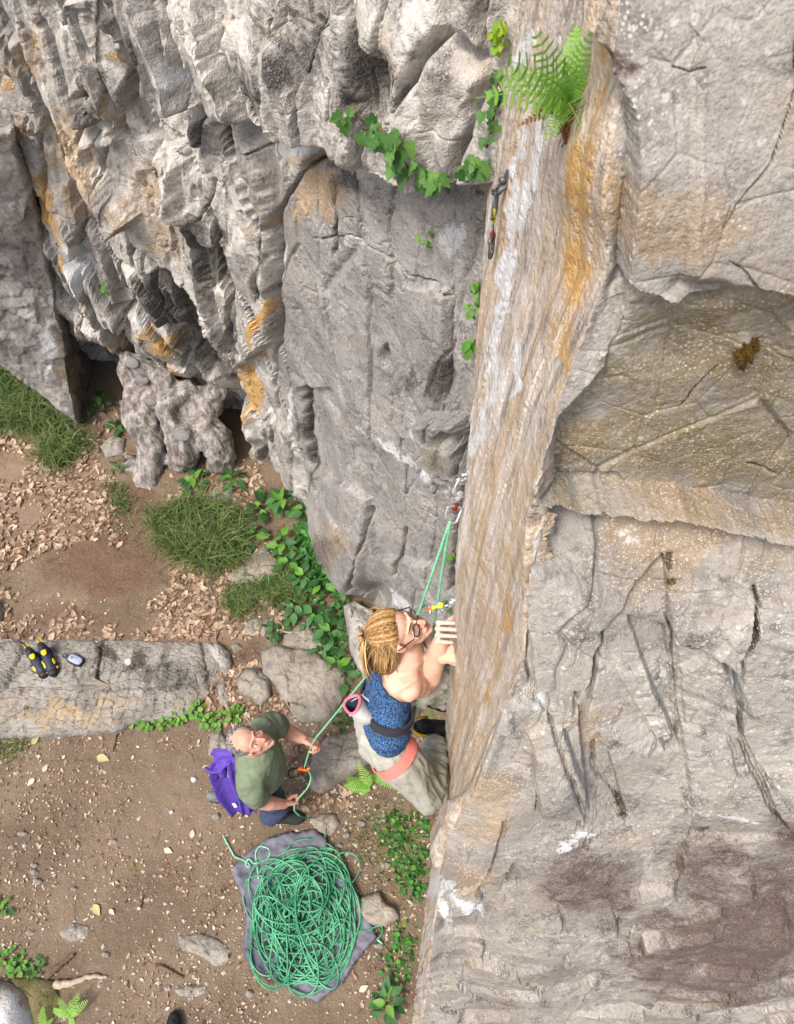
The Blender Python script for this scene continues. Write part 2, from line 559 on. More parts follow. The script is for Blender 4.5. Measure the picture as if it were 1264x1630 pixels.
SI = [(425, 655), (472, 680), (486, 795), (436, 780)]
SJ = [(498, 745), (580, 800), (586, 880), (575, 970), (520, 900), (495, 830)]
SK = [(680, 655), (745, 660), (748, 770), (705, 755), (672, 715)]
SL = [(475, 615), (522, 618), (570, 690), (640, 738), (695, 800), (690, 905), (592, 890), (580, 800), (500, 745)]
SM = [(0, 40), (40, 60), (75, 200), (60, 215), (10, 150)]
SN = [(100, 40), (150, 20), (165, 150), (205, 215), (150, 215), (115, 120)]
SO = [(640, 450), (715, 460), (712, 560), (700, 650), (675, 640), (690, 540)]
SP_ = [(150, 330), (205, 365), (262, 425), (300, 520), (235, 500), (180, 420)]
SLAB = [(450, 285), (520, 258), (600, 268), (700, 300), (790, 290), (790, 1130), (600, 1130), (590, 1010), (500, 880), (488, 760), (470, 690), (442, 610), (442, 400)]
SQ = [(130, 470), (190, 530), (205, 600), (150, 600), (120, 540)]

UU, PY = np.meshgrid(np.arange(-270, 960, 2.35), np.arange(-230, 1120, 2.3))
PX = IW / 2 + (UU - IW / 2) * (1602 - PY) / 1400            # columns run down the wall, along its joints
D = cliff_depth(PX, PY)
P = atn(PX, PY, D)
N0 = grid_normals(P)
blocks = [(LIP, 0.17, 7), (COLUMN, 0.08, 9, (0.04, 0.0)), (KNOB, 0.09, 6), (SA, 0.10, 7, (0.06, 0)), (SB, 0.12, 6, (0.05, -0.03)), (SC_, 0.07, 7, (0.06, 0)),
          (SD_, 0.08, 6, (0.08, 0)), (SE, -0.12, 7), (SF, 0.09, 6, (0.08, 0)), (SG, 0.05, 5, (0.1, 0.05)), (SH, 0.15, 6), (SI, 0.06, 6), (SJ, 0.05, 6, (-0.05, 0.05)),
          (SK, 0.08, 5, (0, -0.05)), (SL, -0.04, 4), (SM, 0.08, 6), (SN, 0.06, 6, (0.1, 0)), (SO, 0.03, 5), (SP_, 0.06, 6, (0.08, 0)), (SQ, 0.08, 7)]
cracks = [([(532, 290), (536, 340), (533, 400)], 3.5, 0.05), ([(710, 60), (712, 150), (692, 250)], 2.5, 0.04), ([(565, 0), (570, 60), (600, 110), (598, 160)], 2.5, 0.03),
          ([(495, -20), (497, 80), (510, 130)], 2.2, 0.03), ([(395, 10), (420, 90), (432, 150)], 2.5, 0.03), ([(500, 380), (560, 374), (612, 402)], 2, 0.02),
          ([(612, 400), (650, 440), (690, 450), (715, 470)], 2.2, 0.03), ([(722, 440), (715, 560), (706, 650), (700, 690)], 2, 0.025),
          ([(583, 815), (578, 862), (562, 935)], 3, 0.06), ([(634, 850), (630, 890), (625, 918)], 3, 0.06), ([(690, 770), (688, 815)], 2.5, 0.05),
          ([(680, 745), (705, 765), (735, 800)], 2, 0.03), ([(635, 700), (637, 800)], 1.8, 0.02), ([(484, 610), (488, 690), (498, 750)], 4, 0.09),
          ([(400, 330), (418, 380), (420, 470)], 3, 0.04), ([(345, 330), (360, 300), (365, 270)], 2.5, 0.03), ([(388, 490), (390, 530), (385, 560)], 2.5, 0.04),
          ([(445, 650), (440, 560), (440, 450), (447, 330), (480, 270), (530, 240)], 4, 0.07), ([(175, 180), (180, 300), (240, 420)], 3, 0.05), ([(130, 60), (150, 130), (215, 220)], 2.5, 0.04),
          ([(600, 90), (610, 150), (625, 200)], 2, 0.02), ([(255, 90), (262, 150), (280, 200), (275, 250)], 3, 0.05), ([(198, 100), (210, 160), (205, 200)], 3, 0.06),
          ([(60, 200), (90, 330), (105, 430), (160, 540)], 4, 0.09), ([(455, 190), (450, 215), (420, 235)], 3, 0.05), ([(410, 690), (425, 730)], 3, 0.05), ([(470, 700), (472, 780)], 3, 0.05),
          ([(745, 690), (735, 770), (722, 860), (715, 940)], 4, 0.10), ([(300, 470), (352, 560), (372, 600)], 3, 0.06), ([(205, 490), (190, 540), (205, 585)], 3, 0.07)]
blobs = [(655, 115, 30, 72, 22, -0.055), (430, 190, 28, 16, 20, -0.14), (585, 238, 50, 20, 25, -0.09), (168, 185, 26, 12, -10, -0.12), (610, 573, 8, 16, 0, -0.04),
         (345, 385, 22, 55, 5, -0.05), (418, 375, 12, 50, 5, -0.05), (365, 690, 40, 60, 0, -0.25), (250, 600, 80, 40, 10, -0.15), (150, 600, 40, 60, 0, -0.3),
         (25, 320, 30, 60, -25, -0.25), (700, 30, 60, 60, 0, 0.03), (500, 90, 40, 70, 20, 0.04), (420, 60, 30, 70, -20, 0.04), (720, 170, 30, 70, 5, 0.05), (535, 245, 16, 14, 0, -0.12),
         (690, 300, 60, 20, 10, -0.06), (710, 590, 20, 40, 0, -0.02), (730, 690, 14, 14, 0, -0.12), (585, 960, 30, 30, 0, -0.15)]
disp = relief(PX, PY, blocks, cracks, blobs)
Pw = P + 0.05 * np.stack([fbm(P, 2.4, 4, 21), fbm(P, 2.4, 4, 22), fbm(P, 2.4, 4, 23)], -1)
left = sstep(470, 380, PX) * 1.0
lip = sstep(0, 10, poly_sd(PX, PY, LIP))
rough = np.clip(0.16 + 0.84 * left + 0.55 * lip, 0, 1)
f_big, e_big = facets(Pw * np.array([3.2, 3.2, 0.85]), 31, 1.0, 0.7, 0.07)
f_mid, e_mid = facets(Pw * np.array([8.0, 8.0, 2.2]), 32, 1.1, 0.7, 0.14)
f_sml, e_sml = facets(Pw * np.array([22.0, 22.0, 9.0]), 33, 0.9, 0.6, 0.2)
disp += rough * (0.13 * f_big + 0.036 * f_mid + 0.010 * f_sml)
disp += 0.018 * fbm(P, 3.0, 4, 41) * (0.4 + rough) + 0.006 * fbm(P, 16, 4, 42, 0.6)
disp -= rough * (0.10 * np.exp(-(e_big / 0.028) ** 2) + 0.035 * np.exp(-(e_mid / 0.035) ** 2) * sstep(-0.1, 0.15, fbm(P, 2.2, 2, 44)))
disp -= 0.018 * hairlines(Pw, (3.0, 3.0, 1.2), 51) * (0.5 + 0.5 * rough) + 0.008 * hairlines(Pw, 8.0, 52)
P2 = P + N0 * disp[..., None]
N2 = grid_normals(P2)
ochre = stain_shade_mask(PX, PY, [(90, 330, 18, 60, -20, 0.9), (122, 430, 12, 60, -15, 0.75), (265, 545, 30, 26, 10, 0.85), (392, 618, 16, 40, -32, 1.0), (430, 510, 9, 52, 4, 1.0), (455, 330, 8, 60, 8, 0.5),
                        (285, 590, 20, 12, 30, 0.7), (20, 120, 14, 40, -20, 0.55), (225, 70, 30, 16, 0, 0.45), (398, 655, 14, 20, 0, 0.6), (205, 160, 8, 50, 0, 0.55), (40, 200, 16, 40, 0, 0.5), (240, 520, 20, 20, 0, 0.6)])
dark = stain_shade_mask(PX, PY, [(348, 390, 24, 62, 4, 1.0), (420, 385, 13, 70, 4, 1.0), (290, 500, 24, 90, -30, 0.95), (330, 560, 16, 50, -30, 0.9), (290, 70, 26, 70, -25, 0.6), (360, 215, 34, 28, 0, 0.6), (640, 90, 60, 90, 15, 0.45),
                       (560, 60, 60, 60, 0, 0.40), (700, 600, 20, 40, 0, 0.6), (175, 165, 24, 24, 0, 0.5), (520, 880, 40, 40, 20, 0.4), (490, 720, 10, 60, 0, 0.6), (655, 600, 12, 40, 10, 0.35), (450, 110, 30, 60, 0, 0.40), (560, 290, 30, 20, 30, 0.4), (700, 220, 30, 40, 0, 0.35), (740, 40, 40, 50, 0, 0.2)])  # dark patch at the upper left niche paints in its shadow
white = stain_shade_mask(PX, PY, [(560, 380, 16, 14, 0, 0.5), (620, 720, 60, 12, 40, 0.50), (675, 755, 20, 8, 50, 0.7), (405, 750, 16, 34, 0, 0.6), (720, 380, 30, 40, 20, 0.40), (447, 420, 8, 50, 0, 0.5), (500, 215, 30, 24, 0, 0.5),
                        (630, 955, 40, 14, 20, 0.6), (340, 90, 30, 40, -20, 0.5), (130, 400, 8, 50, -20, 0.8), (500, 90, 20, 60, -10, 0.35), (10, 260, 16, 60, -10, 0.4), (660, 690, 30, 10, 50, 0.5), (470, 650, 6, 40, -10, 0.55), (230, 500, 20, 20, 0, 0.4)])
moss = stain_shade_mask(PX, PY, [(715, 710, 32, 40, 10, 0.6), (360, 172, 40, 10, 20, 0.5), (640, 120, 22, 50, 20, 0.45), (580, 245, 44, 18, 20, 0.6), (175, 175, 26, 12, 0, 0.5), (500, 10, 30, 12, 0, 0.6), (620, 840, 60, 80, 0, 0.15)])
warmm = stain_shade_mask(PX, PY, [(520, 300, 40, 50, 0, 0.55), (490, 300, 20, 90, 10, 0.6), (640, 290, 30, 20, 30, 0.5), (130, 250, 60, 120, -20, 0.5), (60, 80, 40, 60, -20, 0.45), (260, 330, 50, 120, -15, 0.4), (540, 860, 30, 60, 0, 0.4), (180, 560, 30, 30, 0, 0.6), (400, 700, 16, 30, 0, 0.6)])
soil = stain_shade_mask(PX, PY, [('poly', [(606, 560), (614, 556), (620, 572), (614, 590), (606, 578)], 2, 1.0), ('line', [(532, 350), (535, 400)], 4, 0.8), (370, 315, 4, 10, 0, 0.8), ('line', [(487, 615), (489, 660)], 3, 0.8), (425, 715, 5, 12, 0, 0.8), (712, 300, 60, 6, 10, 0.5), (560, 440, 5, 5, 0, 0.7), (628, 912, 5, 6, 0, 0.8), (205, 100, 3, 50, 0, 0.6)])
att = {'ma': np.clip(np.stack([ochre * 1.15, dark * 1.9, white * 1.35], -1), 0, 1), 'mb': np.clip(np.stack([moss, warmm * 1.6, soil], -1), 0, 1)}
cliff = empty('cliff', (0, 0, 0), 'pale fractured gneiss cliff with ochre and black streaks rising behind the climbers', None, None, 'structure')
split_sheet(cliff, P2, N2, att, PX, PY, [('slab_face', SLAB, M['slab'])] + [('rock_block', q) + ((M['slab'],) if q in (SL, SJ, SK) else ()) for q in (LIP, COLUMN, KNOB, SA, SB, SC_, SD_, SE, SF, SG, SH, SI, SJ, SK, SL, SM, SN, SP_, SQ)], 'rock_face', M['cliff'], None, True)

# ------------------------------------------------------------------ the near buttress on the right
ARE = [(-230, 822), (0, 806), (150, 789), (330, 775), (560, 757), (720, 746), (850, 729), (1000, 721), (1150, 709), (1300, 697), (1450, 676), (1630, 655), (1850, 632)]
EDG = [(-230, 1040), (100, 1000), (300, 972), (430, 968), (640, 886), (800, 852), (1050, 833), (1130, 797), (1240, 757), (1320, 722), (1400, 703), (1480, 688), (1640, 668), (1850, 642)]
YPL = [(-230, 2.35), (100, 2.0), (290, 1.86), (560, 1.6), (720, 1.42), (850, 1.28), (1000, 1.17), (1150, 1.135), (1280, 1.12)]
def are_depth(py):
    Y = -(py - IH / 2) / FOC
    dy = interp(py, YPL) / (CP + SP * np.maximum(Y, -0.40))
    dg = gdep(py, -0.05)
    return np.where(py > 1275, dg, np.minimum(dy, dg))
def face_depth(PX, PY):
    Y = -(PY - IH / 2) / FOC
    return 1.105 / np.maximum(0.7208 + 0.7287 * Y, 0.15)

NS, NF = 100, 270
rows = np.arange(-220, 1790, 2.3)
AP = interp(rows, ARE); EP = interp(rows, EDG)
jj = np.stack([rows * 0, rows, rows * 0], -1)
AP = AP + 2.2 * fbm(jj, 0.05, 4, 61) * 1.5
EP = EP + 4 * fbm(jj, 0.012, 4, 62)
AD = are_depth(rows)
ED = face_depth(EP, rows)
s = np.linspace(0, 1, NS)[None, :]
f = np.concatenate([np.linspace(0, 1, NF - 23)[1:], np.linspace(1.04, 2.2, 24)])[None]
SX = AP[:, None] + (EP - AP)[:, None] * s
SDp = 1 / ((1 / AD)[:, None] * (1 - s) + (1 / ED)[:, None] * s)
RX = EP[:, None] + (1480 - EP)[:, None] * f
RY = np.repeat(rows[:, None], NF, 1)
RD = face_depth(RX, RY)
PX = np.concatenate([SX, RX], 1); PY = np.repeat(rows[:, None], NS + NF, 1); D = np.concatenate([SDp, RD], 1)
P = atn(PX, PY, D)
N0 = grid_normals(P)
for _ in range(14):                       # round the edge between the two faces
    N0 = (N0 + np.roll(N0, 1, 1) + np.roll(N0, -1, 1)) / 3
N0 /= np.linalg.norm(N0, axis=-1, keepdims=True)
strip = np.zeros(PX.shape, bool); strip[:, :NS] = True
ROOF = [(1002, 436), (1060, 452), (1130, 442), (1162, 422), (1212, 432), (1264, 446), (1490, 470), (1490, 915), (1264, 878), (1180, 862), (1100, 842), (1000, 834), (930, 832), (852, 800), (866, 742), (890, 665), (965, 585)]
BULGE = [(960, -230), (1490, -230), (1490, 470), (1264, 446), (1212, 432), (1162, 422), (1130, 442), (1060, 452), (1002, 436), (985, 420), (995, 250), (1000, 60)]
TRI = [(958, 1000), (985, 975), (1058, 1000), (1070, 1060), (1070, 1180), (1035, 1190), (925, 1128), (945, 1060)]
TRI2 = [(1080, 1032), (1150, 1050), (1168, 1080), (1172, 1160), (1090, 1150)]
LOW = [(850, 1090), (920, 1120), (930, 1215), (930, 1305), (870, 1320), (815, 1345), (800, 1415), (720, 1410), (700, 1330), (760, 1240), (800, 1130)]
WEDGE = [(892, 1140), (935, 1130), (970, 1200), (1000, 1310), (940, 1300), (925, 1225)]
MID = [(845, 815), (1000, 812), (1065, 920), (985, 972), (950, 1020), (935, 1080), (850, 1085), (838, 950)]
RIGHT = [(1068, 922), (1210, 960), (1178, 1035), (1172, 1060), (1110, 1022), (1075, 1015), (1062, 985)]
FAR = [(1212, 965), (1300, 970), (1490, 1000), (1490, 1400), (1262, 1320), (1235, 1285), (1178, 1160), (1178, 1040)]
UNDER = [(850, 810), (930, 836), (1000, 838), (1100, 846), (1180, 866), (1264, 882), (1490, 920), (1490, 1050), (1264, 1020), (1060, 985), (960, 955), (845, 900)]
blocks = [(ROOF, -0.045, 4, (0.0, -0.042)), (BULGE, 0.068, 5, (0.0, 0.006)), (UNDER, -0.075, 14, (0, 0.085)), (TRI, 0.005, 3, (-0.045, 0.03)), (TRI2, 0.022, 3, (0.03, 0.0)), (LOW, 0.05, 4, (0, 0.01)),
          (WEDGE, -0.035, 3), (MID, 0.012, 3, (0, 0.02)), (RIGHT, 0.040, 3, (0.0, 0.02)), (FAR, 0.03, 3), ([(958, 1000), (1000, 985), (1035, 1080), (1068, 1150), (1040, 1160), (985, 1070)], 0.022, 3, (0.05, 0)), ([(925, 1128), (1035, 1150), (1060, 1185), (1000, 1185)], 0.02, 3, (0, 0.06)), ([(1085, 1160), (1170, 1170), (1230, 1290), (1100, 1290)], 0.015, 4)]
cracks = [([(1065, 922), (1040, 945), (985, 975), (960, 1000), (950, 1040), (940, 1070), (920, 1105), (914, 1122)], 5.5, 0.055),
          ([(1062, 985), (1075, 1020), (1073, 1060), (1075, 1110), (1080, 1150), (1078, 1190)], 3, 0.05), ([(1079, 1190), (1030, 1193), (1000, 1190), (930, 1135)], 5, 0.05), ([(1075, 1020), (1110, 1024), (1150, 1045), (1172, 1060)], 5, 0.06),
          ([(1210, 960), (1200, 1000), (1176, 1035), (1172, 1080), (1170, 1120), (1178, 1180), (1200, 1230), (1230, 1290), (1256, 1316), (1300, 1350)], 3.5, 0.05),
          ([(845, 1090), (870, 1120), (890, 1170), (910, 1220), (925, 1260), (918, 1305)], 4.0, 0.05), ([(946, 1195), (945, 1230), (970, 1270), (1000, 1312)], 3.5, 0.05),
          ([(770, 1432), (800, 1412), (806, 1370), (822, 1340), (870, 1322), (922, 1310)], 4.5, 0.05), ([(843, 820), (838, 900), (840, 960), (836, 1050), (845, 1090)], 3, 0.06),
          ([(1005, 1512), (1000, 1490), (1020, 1466)], 2.2, 0.03), ([(1100, 680), (1130, 630), (1152, 606)], 2.2, 0.025), ([(1245, 110), (1205, 230), (1155, 290), (1130, 330)], 2.5, 0.012),
          ([(1250, 0), (1240, 60), (1245, 110)], 3, 0.012), ([(1080, 20), (1105, 50)], 2, 0.006), ([(1055, 85), (1080, 95), (1105, 85)], 2.2, 0.008), ([(1004, 60), (1006, 105)], 4, 0.004),
          ([(1180, 1180), (1300, 1330)], 3, 0.03), ([(1085, 1250), (1100, 1290), (1095, 1310)], 2, 0.02), ([(1140, 380), (1165, 400), (1190, 430)], 3, 0.012), ([(1264, 1560), (1200, 1600), (1120, 1640)], 3, 0.03),
          ([(1220, 800), (1264, 815)], 3, 0.03), ([(880, 1300), (760, 1390), (700, 1400)], 2, 0.02)]
blobs = [(1188, 560, 18, 24, 0, 0.01), (880, 772, 40, 18, -10, 0.010), (1120, 440, 60, 24, 10, -0.03), (1090, 560, 80, 60, 0, -0.02), (930, 1380, 90, 60, 0, 0.03), (1130, 1500, 150, 90, 0, 0.04),
         (1000, 260, 120, 100, 0, 0.02), (880, 1210, 40, 50, 0, 0.03), (1000, 880, 90, 50, 0, 0.015), (840, 1540, 80, 80, 0, 0.05), (1170, 1090, 8, 40, -20, -0.02)]
cracks = [(q, w * 0.85, dp * 0.62) for q, w, dp in cracks]
disp = relief(PX, PY, blocks, cracks, blobs)
dsc = np.clip(D / 1.9, 0.4, 1.6)
Pw = P + 0.05 * np.stack([fbm(P, 3, 3, 71), fbm(P, 3, 3, 72), fbm(P, 3, 3, 73)], -1)
f_big, e_b = facets(Pw * np.array([3.0, 3.0, 2.4]), 81, 0.75, 0.45, 0.05)
f_mid, e_m = facets(Pw * np.array([9, 9, 7]), 82, 0.7, 0.35, 0.14)
face_d = 0.050 * f_big + 0.008 * f_mid + 0.008 * fbm(P, 3.2, 5, 83) + 0.0015 * fbm(P, 30, 3, 84, 0.6) - 0.010 * np.exp(-(e_b / 0.02) ** 2) - 0.003 * np.exp(-(e_m / 0.03) ** 2) - 0.003 * hairlines(Pw, 5.0, 85, 0.02) - 0.002 * hairlines(Pw, 12.0, 86, 0.025)
lay = fbm(P, (24, 24, 0.7), 4, 87)
f_str, _ = facets(P * np.array([15, 15, 1.1]), 88, 0.5, 0.6, 0.15)
strip_d = 0.007 * lay + 0.007 * f_str + 0.002 * fbm(P, 40, 3, 89) - 0.008 * hairlines(P, (16, 16, 0.6), 90)
bl = sstep(0, 24, PX - EP[:, None])
disp = disp + np.where(strip, strip_d, strip_d * (1 - bl) + face_d * bl) * np.where(strip, 1, dsc)
P2 = P + N0 * disp[..., None]
# the hidden return behind the arete, back to the corner with the cliff
ret = []
for k, (dx, dy) in enumerate([(0.9, 1.6), (0.45, 1.25), (0.16, 0.62), (0.05, 0.22), (0.012, 0.07)]):
    q = P2[:, 0].copy(); q[:, 0] += dx + 0.03 * fbm(q, 2.5, 3, 95); q[:, 1] += dy
    ret.append(q)
RET = np.stack(ret, 1)
P3 = np.concatenate([RET, P2], 1)
PX3 = np.concatenate([np.repeat(AP[:, None] - 3, 5, 1), PX], 1); PY3 = np.concatenate([np.repeat(rows[:, None], 5, 1), PY], 1)
N3 = grid_normals(P3)
N3[:, :5] *= 1
ochre = stain_shade_mask(PX3, PY3, [('poly', [(905, 60), (1000, 40), (985, 430), (885, 640), (860, 560), (895, 330)], 16, 0.40), (940, 280, 30, 130, 14, 0.85), (920, 420, 24, 90, 20, 0.75), (895, 560, 16, 70, 14, 0.8), (970, 60, 26, 90, 0, 0.6), (805, 1000, 12, 130, 4, 0.42), (770, 1150, 14, 100, 8, 0.40), (865, 760, 20, 24, 0, 0.5)])
dark = stain_shade_mask(PX3, PY3, [(935, 1390, 110, 80, 10, 0.85), (1130, 1385, 100, 80, 25, 0.8), (1160, 1500, 210, 110, -12, 1.0), (1230, 1430, 120, 110, -20, 0.85), (1264, 1350, 60, 90, 0, 0.8), (780, 1600, 100, 40, 0, 0.4), (1000, 1110, 60, 90, -25, 0.25), (1060, 1020, 26, 40, -20, 0.5), (860, 420, 8, 70, 8, 0.55), (1003, 80, 8, 28, 10, 0.9),
                         (1080, 200, 60, 120, 20, 0.3), (1180, 700, 110, 60, -15, 0.3), (880, 1290, 20, 40, 0, 0.4), (1050, 1560, 90, 40, 20, 0.6), (870, 300, 8, 120, 6, 0.35)])
white = stain_shade_mask(PX3, PY3, [('line', [(845, 60), (815, 330), (790, 560), (765, 720)], 16, 0.62), (710, 1400, 22, 40, 40, 0.75), (705, 1460, 14, 40, -10, 0.7), (740, 1440, 40, 12, 30, 0.6), (930, 850, 34, 24, 0, 0.5), (1010, 890, 40, 30, 0, 0.45), (1168, 1085, 10, 40, -15, 0.7), (1035, 1145, 36, 6, 10, 0.6), (850, 1110, 12, 18, 0, 0.7), (1060, 1090, 12, 34, -10, 0.4),
                          (820, 590, 7, 50, 8, 0.85), (830, 330, 8, 70, 8, 0.9), (800, 430, 8, 50, 6, 0.9), (860, 230, 10, 80, 8, 0.7), (755, 700, 5, 60, 5, 0.6), (880, 1345, 60, 16, -20, 0.45), (1180, 1315, 40, 8, 0, 0.6), (920, 1320, 30, 10, 0, 0.5), (985, 1600, 30, 30, 0, 0.4), (1100, 50, 60, 50, 0, 0.3), (1220, 390, 40, 50, 0, 0.4), (725, 880, 4, 80, 4, 0.5)])
moss = stain_shade_mask(PX3, PY3, [('poly', ROOF, 24, 0.72), (1050, 500, 80, 40, 0, 0.8), (780, 1520, 60, 50, 0, 0.55), (870, 1270, 60, 24, 0, 0.45), (1000, 1260, 60, 30, 20, 0.4), (960, 1160, 40, 30, 0, 0.3), (900, 1560, 60, 60, 0, 0.25)])
warmm = stain_shade_mask(PX3, PY3, [('poly', [(760, 690), (850, 690), (836, 1060), (790, 1140), (750, 1250), (705, 1310), (718, 1000)], 10, 0.5), (1080, 880, 140, 60, 5, 1.0), (1264, 900, 90, 50, 0, 0.6), (1060, 330, 120, 90, 10, 0.9), (1230, 200, 60, 90, 0, 0.55), (780, 1260, 60, 60, 20, 0.8), (760, 1370, 50, 40, 30, 0.8), (930, 1170, 22, 60, -15, 0.8), (930, 740, 70, 50, 0, 0.85), (960, 1110, 40, 30, 0, 0.6), (1010, 1340, 60, 24, 0, 0.5), (1070, 1500, 60, 30, 0, 0.5), (1000, 700, 60, 60, 0, 0.4)])
soil = stain_shade_mask(PX3, PY3, [(1068, 922, 8, 7, 0, 1.0), ('line', [(1078, 1020), (1105, 1022), (1150, 1046)], 4, 0.9), ('line', [(1205, 975), (1198, 1005), (1180, 1030)], 6, 1.0), ('line', [(1078, 1165), (1079, 1190), (1030, 1193)], 5, 0.9), (987, 1296, 10, 10, -30, 1.0), (1210, 960, 9, 8, 0, 1.0),
                         (1120, 1338, 14, 5, -10, 0.9), (985, 972, 7, 4, -40, 0.9), (905, 220, 4, 40, 8, 0.7)])
att = {'ma': np.stack([ochre, dark, white], -1), 'mb': np.stack([moss, warmm, soil], -1)}
buttress = empty('rock_buttress', (0, 0, 0), 'near grey rock buttress with cracked slab face and layered ochre edge on the right', None, None, 'structure')
k = 5 + NS
sl = lambda A, a, b: A[:, a:b]
split_sheet(buttress, sl(P3, 0, k + 1), sl(N3, 0, k + 1), {q: sl(A, 0, k + 1) for q, A in att.items()}, sl(PX3, 0, k + 1), sl(PY3, 0, k + 1), [], 'layered_edge', M['layered'], None, True)
split_sheet(buttress, sl(P3, k, k + NF), sl(N3, k, k + NF), {q: sl(A, k, k + NF) for q, A in att.items()}, sl(PX3, k, k + NF), sl(PY3, k, k + NF),
            [('rock_block', q) for q in (ROOF, BULGE, TRI, TRI2, LOW, WEDGE, MID, RIGHT, FAR)], 'rock_face', M['buttress'], None, True)
STRIP_P = P2[:, :NS]
def wall_x(y, z):
    """x of the layered edge near a given y, z"""
    q = STRIP_P.reshape(-1, 3)
    k_ = np.argmin((q[:, 1] - y) ** 2 + (q[:, 2] - z) ** 2)
    return float(q[k_, 0])
# ------------------------------------------------------------------ ground
def ground_h(x, y):
    x = np.asarray(x, float); y = np.asarray(y, float)
    q = np.stack([x, y, x * 0 + 0.37], -1)
    return 0.035 * fbm(q, 0.9, 3, 101) + 0.012 * fbm(q, 5, 3, 102) - 0.0

def gz(x, y):
    return float(ground_h(np.array([x]), np.array([y]))[0])

def gp(px, py, dz=0.0):
    """point on the ground seen at px, py"""
    p = ga(px, py)
    for _ in range(3):
        p = ga(px, py, gz(p.x, p.y) + dz)
    return p

t = NT('forest_soil')
n1 = t.noise(1.6, 3, 0.6); n2 = t.noise(14, 4, 0.65); n3 = t.noise(70, 3, 0.7); n4 = t.noise(260, 1, 0.7)
A = t.attr('ma')
c = t.mix(t.ramp(n1, 0.35, 0.65), srgb(108, 90, 72, 0.6), srgb(134, 116, 95, 0.6))
c = t.mix(t.ramp(n2, 0.48, 0.7, 0, 0.55), c, srgb(96, 80, 66, 0.62))
c = t.mix(t.math('MULTIPLY', t.ramp(t.math('ADD', A[0], t.math('MULTIPLY', t.math('SUBTRACT', n2, 0.5), 0.9)), 0.3, 0.7), 0.8), c, srgb(92, 66, 52, 0.72))
c = t.mix(t.math('MULTIPLY', t.ramp(t.math('ADD', A[1], t.math('MULTIPLY', t.math('SUBTRACT', n2, 0.5), 1.3)), 0.4, 0.75), 0.75), c, srgb(104, 104, 46, 0.72))
c = t.mix(t.math('MULTIPLY', t.ramp(t.math('ADD', A[2], t.math('MULTIPLY', t.math('SUBTRACT', n2, 0.5), 1.0)), 0.3, 0.7), 0.6), c, srgb(150, 122, 102, 0.66))
vo = t.voro(85); vo2 = t.voro(170)
c = t.mix(t.math('MULTIPLY', t.ramp(vo['Distance'], 0.36, 0.26), t.ramp(n3, 0.50, 0.62, 0, 0.45)), c, srgb(196, 178, 154, 0.72))
c = t.mix(t.math('MULTIPLY', t.ramp(vo2['Distance'], 0.36, 0.26), t.ramp(n2, 0.50, 0.64, 0, 0.4)), c, srgb(206, 188, 160, 0.72))
c = t.mix(t.ramp(n3, 0.55, 0.75, 0, 0.5), c, srgb(84, 62, 48, 0.72))
c = t.mix(t.ramp(n4, 0.5, 0.7, 0, 0.4), c, srgb(196, 172, 144, 0.72))
h = t.math('MULTIPLY_ADD', n3, 0.4, n2); h = t.math('MULTIPLY_ADD', n4, 0.15, h)
b = t.bump(h, 0.7, 0.02)
M['soil'] = t.done(c, 0.95, b)

gx = np.concatenate([[-60, -25, -12, -7.5], np.arange(-5.2, 1.2, 0.016), [3, 8, 20, 60]])
gy = np.concatenate([[-60, -25, -9, -4, -2], np.arange(-0.9, 6.6, 0.016), [9, 15, 30, 60]])
GX, GY = np.meshgrid(gx, gy)
GZ = ground_h(GX, GY)
q = np.stack([GX, GY, GX * 0], -1)
near = ((GX > -5.3) & (GX < 1.3) & (GY > -1) & (GY < 6.7))
GZ = GZ + np.where(near, 0.006 * fbm(q, 28, 3, 103) + 0.010 * np.maximum(fbm(q, 11, 2, 104), 0), 0)
zz = GZ - CAM_H
dd = CP * GY - SP * zz
gpx = IW / 2 + FOC * GX / np.maximum(dd, 0.3); gpy = IH / 2 - FOC * (SP * GY + CP * zz) / np.maximum(dd, 0.3)
soilm = stain_shade_mask(gpx, gpy, [(170, 900, 110, 60, 0, 0.9), (220, 790, 50, 60, 40, 0.7), (90, 980, 90, 24, 0, 0.6), (390, 1040, 30, 30, 0, 0.7), (60, 1250, 90, 30, 0, 0.35), (640, 1480, 40, 60, 0, 0.3), (200, 1400, 120, 60, 0, 0.2)])
mossm = stain_shade_mask(gpx, gpy, [(640, 1360, 40, 90, 0, 0.6), (20, 1190, 60, 30, 0, 0.6), (480, 900, 60, 80, 0, 0.7), (320, 860, 80, 50, 0, 0.6), (60, 680, 90, 60, 30, 0.7), (110, 1380, 40, 20, 0, 0.35), (200, 1240, 40, 16, 0, 0.35), (215, 1385, 12, 12, 0, 0.7), (630, 1530, 30, 30, 0, 0.5), (290, 1540, 40, 20, 0, 0.3), (520, 1000, 40, 60, 0, 0.5)])
leafm = stain_shade_mask(gpx, gpy, [(70, 780, 130, 90, 0, 0.8), (320, 1000, 70, 40, 0, 0.8), (330, 740, 60, 40, 0, 0.6), (90, 960, 120, 30, 0, 0.5), (380, 1110, 60, 30, 0, 0.5), (165, 660, 30, 40, 0, 0.7), (500, 1180, 60, 40, 0, 0.5)])
me = npmesh('ground', np.stack([GX, GY, GZ], -1), grid_faces(*GX.shape, flip=True), True, {'ma': np.stack([soilm, mossm, leafm], -1)})
if me.polygons[0].normal.z < 0:
    me.flip_normals()
ground = link('ground', me, M['soil'])
tag(ground, 'bare brown forest floor with leaf litter and pebbles', None, None, 'structure')
